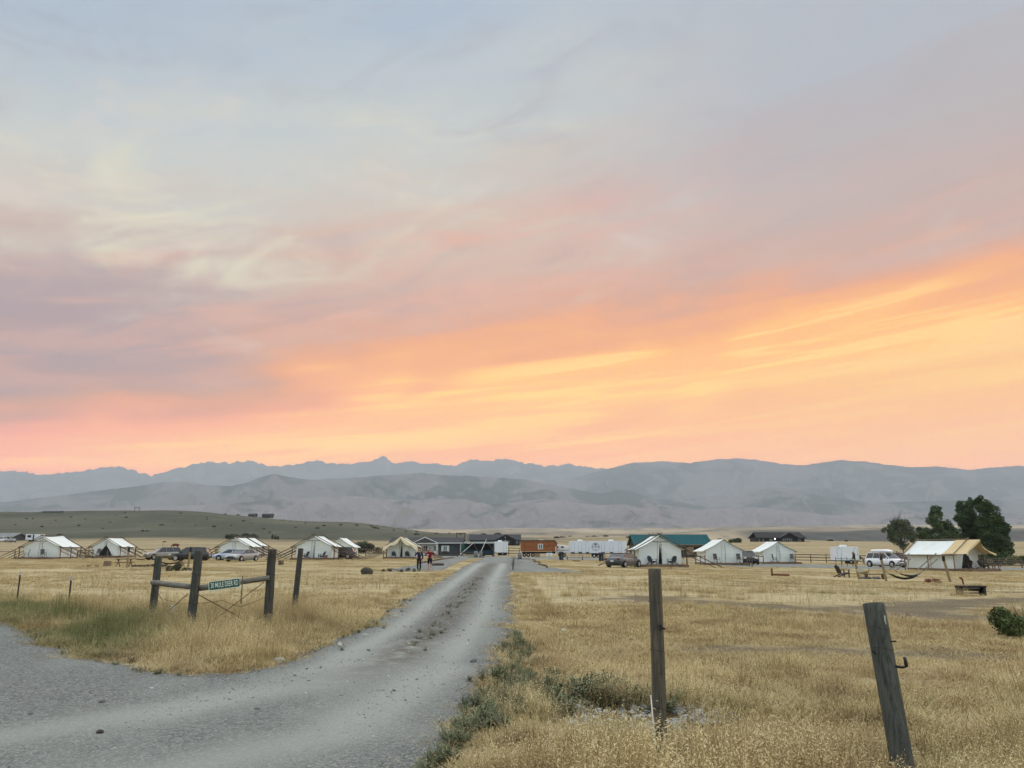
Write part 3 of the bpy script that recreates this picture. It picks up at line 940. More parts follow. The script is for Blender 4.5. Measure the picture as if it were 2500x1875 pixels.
pb = post_thing('fence_post', 'thick dark leaning fence post with an iron hinge pin, at the right front', (2.725, 5.74, -0.02), (2.70, 5.97, 1.205), 0.079, 'post_wood', 5)
def ax_b(x, y, z):
    return (x * 0.95 - 0.0205 * z, y + 0.188 * z, z)          # a point beside the leaning axis of the post
MB().path([ax_b(0.04, -0.02, 0.80), ax_b(0.12, -0.03, 0.792), ax_b(0.15, -0.03, 0.80)], 0.009, 8).tube(ax_b(0.148, -0.03, 0.795), ax_b(0.148, -0.03, 0.86), 0.012).build('hinge_pin', 'iron', pb, smooth=True)
MB().path([ax_b(0.05, -0.03, 0.965), ax_b(0.105, -0.04, 0.97)], 0.006).build('nail', 'iron', pb)
MB().path([ax_b(-0.06, -0.02, 0.88), ax_b(-0.10, -0.05, 0.905)], 0.005).build('nail', 'iron', pb)
MB().path([ax_b(0.03, -0.085, 1.09), ax_b(0.026, -0.09, 1.12), ax_b(0.032, -0.087, 1.15)], 0.004).build('staple', 'steel_top', pb)
for zz in (1.06, 0.92):
    MB().path([ax_b(0.083 * math.cos(a), 0.083 * math.sin(a), zz + 0.012 * math.sin(a * 2)) for a in np.linspace(PI, 2 * PI, 9)], 0.0022, 5).build('wire_loop', 'iron', pb)

LP, MP, RP = (-8.06, 17.9, 0.0), (-6.03, 15.05, 0.0), (-4.84, 15.8, 0.0)
br = thing('fence_brace', 'weathered H-brace of three round posts, two rails and crossed wires beside the lane', 'fence', MP)
def rel(p, o=MP):
    return Vector(p) - Vector(o)
posts3 = [(LP, 1.46, 0.083, 11, 'post_wood', (0.03, 0, 0)), (MP, 1.585, 0.083, 12, 'post_wood', (0.04, 0.02, 0)), (RP, 1.61, 0.088, 13, 'post_dark', (0.04, 0, 0))]
for p, h, r, sd_, mt, ln in posts3:
    b0 = rel(p)
    log_post(MB(), b0 + Vector((0, 0, -0.2)), b0 + Vector((ln[0], ln[1], h)), r, seed=sd_).build('post', mt, br, smooth=True)
def rail_obj(p, q, r, mat, parent, seed, name='rail', n=12, rows=14):
    """a round rail whose own x axis runs along it, so that the grain does too"""
    p, q = Vector(p), Vector(q)
    d = q - p
    o = log_post(MB(), (0, 0, 0), (d.length, 0, 0), r, n=n, rows=rows, seed=seed, rough=0.12).build(name, mat, parent, smooth=True)
    o.location = p
    o.rotation_euler = d.to_track_quat('X', 'Z').to_euler()
    return o
rail_obj(rel((LP[0], LP[1] - 0.09, 0.89)), rel((MP[0] - 0.06, MP[1] + 0.02, 0.915)), 0.058, 'rail_wood', br, 21)
rail_obj(rel((MP[0] + 0.10, MP[1] + 0.02, 0.90)), rel((RP[0] + 0.02, RP[1] - 0.10, 1.055)), 0.055, 'rail_wood', br, 22)
def wire(pts, r=0.0055, sag=0.0, name='wire', parent=br, n=12, mat='rust_wire'):
    P_ = []
    for (a, b) in zip(pts[:-1], pts[1:]):
        a, b = Vector(a), Vector(b)
        for k in range(n):
            f = k / n
            p = a.lerp(b, f)
            p.z -= sag * 4 * f * (1 - f)
            p.x += 0.008 * math.sin(k * 2.1)
            P_.append(p)
    P_.append(Vector(pts[-1]))
    return MB().path(P_, r, 5).build(name, mat, parent)
def on(p, z, dx=0.0, dy=-0.09):
    return rel((p[0] + dx, p[1] + dy, z))
wire([on(LP, 0.78, 0.07), on(MP, 0.02, -0.1)], 0.008)
wire([on(MP, 0.80, -0.06), on(LP, 0.02, 0.15)], 0.008)
wire([on(MP, 1.19, 0.06), on(MP, 1.02, 0.12), on(MP, 0.82, 0.10)], 0.006, n=4)
wire([on(MP, 0.80, 0.10), on(RP, 0.10, -0.07)], 0.010)
wire([on(RP, 0.98, -0.07), on(MP, 0.05, 0.12)], 0.008)
wire([on(MP, 0.62, 0.08), on(MP, 0.66, 0.5, 0.2), on(RP, 0.52, -0.45, -0.25), on(RP, 0.68, -0.06)], 0.005, 0.01)
wire([on(MP, 0.05 + 0.13, 0.08), on(RP, 0.32, -0.06)], 0.006, 0.07)
wire([on(LP, 0.60, 0.08), on(MP, 0.62, -0.06)], 0.0035, 0.03)
wire([on(LP, 0.36, 0.08), on(MP, 0.36, -0.06)], 0.0035, 0.02)
for p, zs in ((MP, (1.15, 0.63, 0.38, 0.20)), (RP, (1.12, 0.68, 0.34)), (LP, (0.62, 0.36))):
    for z in zs:
        MB().path([rel((p[0] + 0.02 + 0.09 * math.cos(a), p[1] + 0.09 * math.sin(a), z + 0.02 * math.sin(a + z * 9))) for a in np.linspace(0, 2 * PI, 15)], 0.005, 5).build('wire_wrap', 'iron', br)
stay = rail_obj((-5.205, 15.33, 0.60), (-5.21, 15.34, 1.10), 0.012, 'rail_wood', None, 31, 'wire_stay', 6, 4)
tag(stay, 'short upright wooden stick hanging in the wires right of the green sign', 'stick')

# road sign on the right rail
yaw = math.atan2(RP[1] - MP[1] - 0.1, RP[0] - MP[0])
SC = Vector((-5.515, 15.232, 0.957))
sg = thing('road_sign', 'green road name sign with white lettering fixed to the brace rail', 'sign', SC, 0)
tilt = math.atan2(0.155, 1.35)
sg.rotation_euler = (0, -tilt, yaw)
def round_rect(w, h, r, n=5):
    pts = []
    for cx, cz, a0 in ((w / 2 - r, h / 2 - r, 0), (-w / 2 + r, h / 2 - r, PI / 2), (-w / 2 + r, -h / 2 + r, PI), (w / 2 - r, -h / 2 + r, 1.5 * PI)):
        for k in range(n):
            a = a0 + k / (n - 1) * PI / 2
            pts.append((cx + r * math.cos(a), cz + r * math.sin(a)))
    return pts
MB().prism(round_rect(0.575, 0.168, 0.03), -0.004, 0.0).build('border', 'sign_white', sg)
MB().prism(round_rect(0.553, 0.146, 0.024), -0.0065, -0.0042).build('panel', 'sign_green', sg)
tcu = bpy.data.curves.new('lettering', 'FONT')
tcu.body = '30 MULE DEER RD'
tcu.align_x = 'CENTER'; tcu.align_y = 'CENTER'
tcu.size = 0.135
tcu.extrude = 0.0006
tcu.offset = 0.0022
to = bpy.data.objects.new('lettering', tcu)
C.objects.link(to)
bpy.context.view_layer.update()
me = bpy.data.meshes.new_from_object(to.evaluated_get(bpy.context.evaluated_depsgraph_get()))
bpy.data.objects.remove(to)
lt = bpy.data.objects.new('lettering', me)
C.objects.link(lt)
me.materials.clear(); me.materials.append(M['sign_white'])
wtx = max(v.co.x for v in me.vertices) - min(v.co.x for v in me.vertices)
lt.scale = (0.50 / wtx, 1.0, 1.0)
lt.parent = sg
lt.location = (0, -0.0078, 0.0)
lt.rotation_euler = (R(90), 0, 0)

post_thing('fence_post', 'slim dark upright post standing alone just right of the wired brace', (-5.07, 18.5, 0), (-4.97, 18.5, 1.63), 0.068, 'post_dark', 17)
def t_post(x, y, h, label):
    o = thing('steel_fence_post', label, 'fence post', (x, y, 0), 0, 'steel fence posts in the tall grass')
    MB().box((0, 0, h / 2 - 0.1), (0.042, 0.008, h + 0.2)).box((0, 0.018, h / 2 - 0.1), (0.008, 0.03, h + 0.2)).build('shaft', 'steel_dark', o)
    MB().box((0, -0.001, h + 0.05), (0.044, 0.011, 0.10)).box((0, 0.019, h + 0.05), (0.010, 0.032, 0.10)).build('painted_top', 'steel_top', o)
    for k in range(5):
        MB().box((0, -0.008, h * (0.35 + 0.13 * k)), (0.02, 0.008, 0.012)).build('stud', 'steel_dark', o)
t_post(-14.9, 24.0, 0.86, 'black steel fence post with grey top, farthest left in the grass')
t_post(-10.95, 19.7, 0.86, 'black steel fence post with grey top, second from the left in the grass')
st = thing('marker_stake', 'short pale plastic stake in the grass left of the middle brace post', 'stake', (-7.62, 17.95, 0))
MB().box((0, 0, 0.14), (0.075, 0.012, 0.48), (0, 0.03, 0)).build('blade', 'pale_plastic', st)
MB().tube((-0.06, 0, 0.40), (0.06, 0, 0.37), 0.006).build('cross_tie', 'pale_plastic', st)

# ---------------------------------------------------------------- loose things in the field
def rock_mesh(seed, sub=2, flat=0.65):
    bm = bmesh.new()
    bmesh.ops.create_icosphere(bm, subdivisions=sub, radius=1.0)
    r_ = random.Random(seed)
    ax = [Vector((r_.gauss(0, 1), r_.gauss(0, 1), r_.gauss(0, 1))).normalized() for _ in range(9)]
    cut = [r_.uniform(0.55, 0.9) for _ in ax]
    sx, sy = r_.uniform(0.8, 1.2), r_.uniform(0.7, 1.0)
    for v in bm.verts:
        for a, c in zip(ax, cut):
            d = v.co.dot(a)
            if d > c:
                v.co -= a * (d - c) * 0.85
        v.co.x *= sx; v.co.y *= sy; v.co.z *= flat
    me = bpy.data.meshes.new('rock')
    bm.to_mesh(me); bm.free()
    return me
def rock(x, y, s, mat, label, seed=1, flat=0.65, dz=0.0, name='rock', cat='rock'):
    me = rock_mesh(seed, 3, flat)
    me.materials.append(M[mat])
    for p in me.polygons:
        p.use_smooth = s < 0.09
    o = bpy.data.objects.new(name, me)
    C.objects.link(o)
    o.location = (x, y, gz(x, y) + s * 0.25 + dz)
    o.scale = (s, s, s)
    o.rotation_euler = (0, 0, seed * 1.3)
    return tag(o, label, cat)
rock(-9.35, 50.9, 0.52, 'rock_dark', 'dark brown boulder in the dry field left of the two walkers', 3)
rock(-3.38, 11.75, 0.075, 'rock_pale', 'pale stone at the grass edge, left side of the lane', 5, dz=0.02)
rock(-4.29, 8.58, 0.06, 'rock_grey', 'dark flat stone lying alone on the side road gravel', 7, 0.4, dz=0.02)
rock(-0.55, 11.7, 0.07, 'rock_grey', 'grey stone on the right wheel track of the lane', 8, dz=0.02)
rock(-4.66, 7.95, 0.035, 'rock_grey', 'small dark stone near the left corner of the gravel', 9, dz=0.02)
rock(-2.55, 8.2, 0.04, 'rock_grey', 'small grey stone in the middle of the road bend', 10, 0.5, dz=0.02)
rock(-3.6, 7.2, 0.05, 'rock_dark', 'dark stone by the bottom left of the gravel road', 12, 0.55, dz=0.02)
rock(1.02, 16.0, 0.09, 'rock_pale', 'white stone in the dry grass right of the lane', 14, 0.4, dz=0.02)
rock(9.0, 20.3, 0.13, 'rock_pale', 'pale stones by the bare track beyond the thick leaning post', 15, 0.6, dz=0.02)
for i, (x_, y_) in enumerate(((-2.9, 13.6), (-2.75, 15.1))):
    rock(x_, y_, 0.07, 'rock_pale', ['pale stone on the lane edge nearest the lone slim post', 'second pale stone along the left lane edge'][i], 16 + i, dz=0.02)

bn = thing('trough', 'low black slab trough on two side legs in the field at right', 'trough', spot(2358, 34.5), R(-6))
MB().box((0, 0, 0.36), (1.10, 0.55, 0.07)).build('top', 'mat_black', bn, bev=0.015)
for sx in (-1, 1):
    MB().box((sx * 0.47, 0, 0.16), (0.12, 0.48, 0.34)).build('leg', 'mat_black', bn, bev=0.015)
MB().box((0, 0.17, 0.24), (0.84, 0.05, 0.16)).build('back_panel', 'steel_dark', bn)
MB().box((0, 0.12, 0.08), (0.90, 0.4, 0.05)).build('lower_shelf', 'steel_dark', bn)
MB().box((-0.04, -0.10, 0.30), (0.72, 0.06, 0.09)).build('rail', 'plastic_grey', bn)  # pale grey bar puts a light reflection in as a shape

ls = thing('steel_angle', 'rusty L-shaped steel angle with one upright, lying in the dry field', 'scrap steel', spot(1880, 59.0))
MB().box((0.02, 0, 0.27), (0.11, 0.11, 0.56)).build('upright', 'rust', ls)
MB().box((0.70, 0, 0.08), (1.24, 0.10, 0.13), (0, 0.03, 0)).build('beam', 'rust', ls)

sp = thing('pipe_stub', 'short rusty pipe with an elbow sticking up near the tan tent', 'pipe', spot(2341, 46.5, 0))
MB().path([(0.05, 0, -0.1), (0, 0, 0.28), (-0.03, 0, 0.40), (-0.07, 0, 0.42)], 0.05, 8).build('pipe', 'rust', sp, smooth=True)
MB().lathe([(0.03, -0.12), (0.065, -0.115), (0.065, -0.06), (0.03, -0.055)], (-0.02, 0, 0.42), 10, 'x').build('elbow_rim', 'rust', sp)
# ---------------------------------------------------------------- wall tents
def canvas_gable(side, W_, hw, hr, gap, zc, seed, d0, nx=8, nz=10):
    """half of a gable end: x from the slit to the side wall, folds blown a little in and out"""
    grid = []
    for j in range(nz + 1):
        row = []
        for i in range(nx + 1):
            f = i / nx
            ztop = hr + (hw - hr) * f
            z = ztop * j / nz
            g = gap * max(0.0, 1 - z / zc) ** 0.8 if gap else 0.0
            x = g * (1 - f) + f * W_ / 2
            y = 0.05 * math.sin(f * 9 + seed) * (1 - f) * (1 - j / nz) + 0.03 * math.sin(z * 3 + seed * 2 + f * 4)
            row.append((side * x, y, z + d0))
        grid.append(row)
    return MB().sheet(grid)

def tent(label, col_, Y, rz=0.0, W_=4.6, L=4.9, hw=1.55, hr=2.85, d0=0.28, frame=True, gap=0.0, gapz=1.9, fly='canvas', porch=0.0, porch_mat='canvas_tan', valance=.22, porch_back=1.9,
         logs='log_dark', outr=((0.0, 1), (0.5, 1), (1.0, 1)), outl=None, deck_front=1.7, cross=True, back_lift=0.0, dz=0.0, wall='canvas', loc=None):
    if outl is None:
        outl = outr
    lc = loc or spot(col_, Y, dz)
    t = thing('wall_tent', label, 'tent', lc, rz, 'canvas wall tents of the camp')
    hW = W_ / 2
    dk = MB()
    dk.box((0, (L - deck_front) / 2, d0 / 2 + 0.06), (W_ + 0.7, L + deck_front, d0 - 0.12 + 0.02))
    dko = dk.build('deck', 'deck_wood', t)
    dk2 = MB()
    dk2.box((0, -deck_front - 0.03, d0 / 2 - 0.02), (W_ + 0.74, 0.05, d0 - 0.02))
    dk2.build('fascia', 'deck_wood', dko)
    seed = len(label)
    if porch > 0 and gap == 0:
        gap = 0.25
    for s_ in (-1, 1):
        canvas_gable(s_, W_, hw, hr, gap, gapz, seed + s_, d0).build('front_wall', wall, t, smooth=True)
    MB().poly([(-hW, L, d0), (hW, L, d0), (hW, L, d0 + hw), (0, L, d0 + hr), (-hW, L, d0 + hw)]).build('back_wall', wall, t)
    for s_ in (-1, 1):
        MB().sheet([[(s_ * (hW + 0.04 * math.sin(i * 1.3 + j)), L * i / 10, d0 + hw * j / 4) for i in range(11)] for j in range(5)]).build('side_wall', wall, t, smooth=True)
        # seam of the side wall
        MB().box((s_ * (hW + 0.045), L * 0.5, d0 + hw / 2), (0.01, 0.05, hw * 0.96)).build('seam', 'seam', t)
    # floor and dark inside
    MB().box((0, L / 2, d0 + 0.02), (W_ - 0.1, L - 0.1, 0.02)).build('floor', 'canvas_inside', t)
    # roof fly, sagging between ridge and eave rail
    ov = 0.42
    ey, ez = hW + ov, d0 + hw - ov * (hr - hw) / hW * 0.55
    for s_ in (-1, 1):
        grid = []
        for i in range(9):
            fy = i / 8
            y = -0.25 + (L + 0.5) * fy
            lift = back_lift * fy ** 2
            row = []
            for j in range(9):
                f = j / 8
                x = s_ * ey * f
                z = (d0 + hr + 0.10 + lift) * (1 - f) + (ez + 0.05) * f - 0.10 * math.sin(f * PI) - 0.05 * math.sin(fy * PI) * (1 - f) - 0.03 * math.sin(fy * PI) * f
                row.append((x, y, z))
            grid.append(row)
        ro_ = MB().sheet(grid).build('roof_fly', fly, t, smooth=True)
        if not frame:
            MB().box((s_ * (ey - 0.0), L / 2, ez + 0.0), (0.03, L + 0.5, 0.12)).build('valance', fly, ro_)
    if porch > 0:
        for s_ in (-1, 1):
            grid = []
            for i in range(7):
                fy = i / 6
                y = -porch + (porch + porch_back) * fy
                row = []
                for j in range(11):
                    f = j / 10
                    x = s_ * (ey + 0.05) * f
                    sc_ = 0.22 * math.sin(f * PI) * (1 - fy)
                    z = (d0 + hr + 0.17) * (1 - f) + (ez + 0.13) * f - 0.08 * math.sin(f * PI) - sc_ * 0.4
                    row.append((x, y + 0.35 * math.sin(f * PI) * (1 - fy), z))
                grid.append(row)
            MB().sheet(grid).build('porch_fly', porch_mat, t, smooth=True)
            edge = grid[0]
            drop = []
            for j, p in enumerate(edge):
                f = j / (len(edge) - 1)
                q = valance * (.35 + .65 * abs(math.sin((f * 1.5 + .08) * PI)))
                drop.append([p, (p[0], p[1] - .02, p[2] - q * .5), (p[0], p[1] - .05, p[2] - q)])
            MB().sheet(drop).build('valance', porch_mat, t, smooth=True)
    # door: straps, zip line, stove-pipe-like dark ties beside the slit
    for x_ in (-0.32, 0.12):
        MB().path([(x_, -0.07, d0 + 0.05), (x_ + 0.03, -0.08, d0 + hr * 0.5), (x_ * 0.7, -0.07, d0 + hr * 0.86)], 0.016, 4).build('door_strap', 'strap', t)
    for k in range(4):
        MB().box((0.16, -0.085, d0 + 0.5 + 0.5 * k), (0.10, 0.03, 0.05)).build('door_tie', 'strap', t)
    if frame:
        px_, pz_ = hW + 0.50, d0 + hw - 0.12
        rail_obj((0, -0.55, d0 + hr + 0.22), (0, L + 0.5, d0 + hr + 0.22 + back_lift), 0.05, logs, t, 3, 'ridge_pole', 7, 4)
        for s_ in (-1, 1):
            for yy in (-0.35, L + 0.2):
                rail_obj((s_ * -0.25, yy, d0 + hr + 0.36), (s_ * (px_ + 0.25), yy, pz_ - 0.02), 0.05, logs, t, 5 + s_, 'rafter', 7, 4)
            rail_obj((s_ * px_, -0.6, pz_ - 0.02), (s_ * px_, L + 0.6, pz_ - 0.02), 0.055, logs, t, 7 + s_, 'eave_rail', 7, 4)
            for yy in (-0.3, L * 0.5, L + 0.15):
                log_post(MB(), (s_ * px_, yy, -0.1), (s_ * px_, yy, pz_ - 0.05), 0.065, 8, 4, seed=9).build('post', logs, t, smooth=True)
            for f, on_ in (outr if s_ > 0 else outl):
                if on_:
                    yy = -0.3 + (L + 0.45) * f
                    rail_obj((s_ * (px_ - 0.35), yy + 0.12, pz_ + 0.16), (s_ * (px_ + 3.7), yy + 0.12, -0.05), 0.055, logs, t, 11 + int(f * 9), 'outrigger', 7, 5)
                    rail_obj((s_ * (px_ - 0.1), yy - 0.12, pz_ - 0.45), (s_ * (px_ + 2.9), yy - 0.12, -0.05), 0.045, logs, t, 15 + int(f * 9), 'brace', 7, 5)
        if cross:
            rail_obj((-hW * 0.36, -0.4, d0 + hr * 0.80), (hW * 0.36, -0.4, d0 + hr * 0.80), 0.04, logs, t, 19, 'crossbar', 7, 3)
    return t

TN = {}
TN['a'] = tent('framed white tent at far left with two rocking chairs on its deck', 101, 115, 0, 5.0, back_lift=0.22, wall='canvas')
TN['b'] = tent('second framed tent from the left, its door flap open on a dark inside', 258, 132, 0, 4.3, gap=1.15, gapz=1.75, cross=False)
TN['c'] = tent('framed white tent directly behind the light blue and silver sedans', 572, 124, 0, 4.6)
TN['d'] = tent('white tent mostly hidden behind the tent with the two sedans', 597, 141, 0, 4.4, cross=False, outl=((0, 0),))
TN['e'] = tent('framed white tent left of the walkers, with dark deck chairs and a box', 766, 107, 0, 4.7, gap=0.06)
TN['f'] = tent('plain small white tent without poles, tucked behind a framed tent and dark car', 829, 128, 0, 4.0, frame=False)
TN['g'] = tent('tent with a cream scalloped porch fly beside the grey house', 980, 120, 0, 4.3, gap=0.20, fly='canvas', porch=1.3, porch_mat='canvas_cream', valance=.62, logs='log_brown', cross=False)
TN['h'] = tent('framed white tent with a peaked roof in front of the teal barn', 1611, 82, 0, 4.4, gap=0.22, gapz=2.0, outr=((0.0, 1),), outl=((0.6, 1),))
TN['i'] = tent('plain white tent right of the barn, without a pole frame', 1767, 100, 0, 4.6, frame=False)
TN['j'] = tent('plain white tent farthest right of the pair below the black house', 1900, 115, 0, 4.6, frame=False)
x10, y10 = X(2337, 86), 84.5
TN['k'] = tent('large tent with a tan porch fly and open door, in front of the big trees', 0, 0, R(29), 4.4, 5.2, gap=1.0, gapz=1.9, porch=1.7, fly='canvas', porch_mat='canvas_tan', porch_back=.9, logs='log_brown', cross=False,
                deck_front=2.0, loc=(x10, y10, gz(x10, y10)), outr=((0.5, 1),), outl=((0.35, 1), (0.9, 1)))

# ---------------------------------------------------------------- chairs
def rocking_chair(label, loc, rz, mat):
    t = thing('rocking_chair', label, 'chair', loc, rz, 'rocking chairs on the tent decks')
    MB().box((0, 0, 0.43), (0.52, 0.48, 0.05)).build('seat', mat, t)
    bk = MB().box((0, 0.36, 1.12), (0.56, 0.05, 0.09), (-0.25, 0, 0)).box((0, 0.25, 0.56), (0.5, 0.04, 0.07), (-0.25, 0, 0)).build('back_frame', mat, t)
    for k in range(6):
        MB().box((-0.2 + 0.08 * k, 0.305, 0.84), (0.055, 0.02, 0.60), (-0.25, 0, 0)).build('slat', mat, bk)
    for s_ in (-1, 1):
        MB().tube((s_ * 0.27, 0.20, 0.12), (s_ * 0.27, 0.38, 1.18), 0.025).build('back_post', mat, t)
        MB().tube((s_ * 0.27, -0.24, 0.10), (s_ * 0.27, -0.22, 0.66), 0.022).build('front_leg', mat, t)
        MB().box((s_ * 0.29, 0.0, 0.68), (0.09, 0.60, 0.03)).build('arm', mat, t)
        MB().path([(s_ * 0.27, -0.50, 0.13), (s_ * 0.27, -0.25, 0.05), (s_ * 0.27, 0.05, 0.02), (s_ * 0.27, 0.35, 0.06), (s_ * 0.27, 0.62, 0.16)], 0.025, 6).build('rocker', mat, t)
    return t
def adirondack(label, loc, rz, mat):
    t = thing('deck_chair', label, 'chair', loc, rz, 'slatted low chairs around the camp')
    MB().box((0, 0.02, 0.30), (0.54, 0.56, 0.03), (-0.22, 0, 0)).build('seat', mat, t)
    bk = MB().box((0, 0.36, 0.52), (0.58, 0.03, 0.06), (-0.42, 0, 0)).build('back_rail', mat, t)
    for k in range(5):
        h = 0.66 - 0.035 * abs(k - 2) ** 1.6
        MB().box((-0.23 + 0.115 * k, 0.34 + h * 0.2, 0.30 + h * 0.46), (0.105, 0.02, h), (-0.42, 0, 0)).build('slat', mat, bk)
    for s_ in (-1, 1):
        MB().box((s_ * 0.34, 0.04, 0.57), (0.13, 0.72, 0.025)).build('arm', mat, t)
        MB().box((s_ * 0.31, -0.22, 0.28), (0.03, 0.09, 0.56)).build('front_leg', mat, t)
        MB().box((s_ * 0.27, 0.20, 0.20), (0.03, 0.95, 0.08), (-0.30, 0, 0)).build('back_leg', mat, t)
    return t
def on_deck(tn, x, y=-0.85, d0=0.28):
    o = TN[tn]
    a = o.rotation_euler.z
    return (o.location.x + x * math.cos(a) - y * math.sin(a), o.location.y + x * math.sin(a) + y * math.cos(a), o.location.z + d0 - 0.03)
rc = rocking_chair('black rocking chair on the left of the far left deck', on_deck('a', -1.55), R(-62), M['chair_brown'])
rg_ = 'rocking chairs on the tent decks'
dup(rc, on_deck('a', 0.9), R(62), 'black rocking chair on the right of the far left deck', rg_)
dup(rc, on_deck('b', -0.85, -0.6), R(12), 'dark rocking chair left of the open tent door', rg_)
dup(rc, on_deck('i', -1.15), R(28), 'brown rocking chair on the left of the deck right of the barn', rg_)
dup(rc, on_deck('i', 1.75), R(20), 'brown rocking chair on the right of the deck right of the barn', rg_)
dup(rc, on_deck('j', -0.85), R(58), 'dark rocking chair turned sideways below the black house', rg_)
dup(rc, on_deck('j', 1.75), R(6), 'dark rocking chair at the right end of the deck below the black house', rg_)
ac = adirondack('low dark blue chair on the left of the peaked tent deck', on_deck('h', -0.95), R(30), M['chair_blue'])
ag = 'slatted low chairs around the camp'
def adir(loc, rz, label, mat):
    o = adirondack(label, loc, rz, M[mat])
    return o
adir(on_deck('h', 1.0), R(-48), 'low dark green chair on the right of the peaked tent deck', 'chair_green')
adir(on_deck('e', 1.25), R(-48), 'low dark blue chair beside a wooden box on a left hand deck', 'chair_blue')
adir(on_deck('e', -0.95), R(-40), 'low dark blue chair half hidden by the slim fence post', 'chair_blue')
adir(on_deck('g', -1.0), R(15), 'low black chair left of the door under the cream porch fly', 'black_paint')
adir(on_deck('g', 1.05), R(15), 'low black chair right of the door under the cream porch fly', 'black_paint')
adir(spot(2055, 58.5), R(100), 'low black chair alone on the grass by the right hammocks', 'black_paint')
adir(on_deck('k', -1.5, -0.9), R(-70), 'dark red deck chair left of the tan porch door', 'chair_brown')
adir(on_deck('k', 1.35, -1.0), R(20), 'dark chair with white cushion right of the tan porch door', 'black_paint')
bx = MB().box((0, 0, 0.2), (0.55, 0.45, 0.4)).build('wooden_box', 'deck_wood', bev=0.01)
bx.location = on_deck('e', 1.85, -1.0)
tag(bx, 'small brown wooden box on the deck beside a blue chair', 'box')
def bench(label, loc, rz, w, mat):
    t = thing('bench', label, 'bench', loc, rz)
    for k in range(3):
        MB().box((0, -0.16 + 0.16 * k, 0.45), (w, 0.14, 0.04)).build('seat_slat', mat, t)
    for k in range(3):
        MB().box((0, 0.28 + 0.03 * k, 0.62 + 0.16 * k), (w, 0.03, 0.13), (-0.18, 0, 0)).build('back_slat', mat, t)
    for s_ in (-1, 1):
        MB().box((s_ * w * 0.42, -0.2, 0.22), (0.07, 0.07, 0.44)).build('leg', mat, t)
        MB().box((s_ * w * 0.42, 0.26, 0.52), (0.07, 0.07, 1.0), (-0.18, 0, 0)).build('leg', mat, t)
    return t
kb = TN['k']
bench('wooden slat bench at the right end of the tan porch deck', on_deck('k', 2.1, -1.6), R(33), 1.5, 'fence_wood')

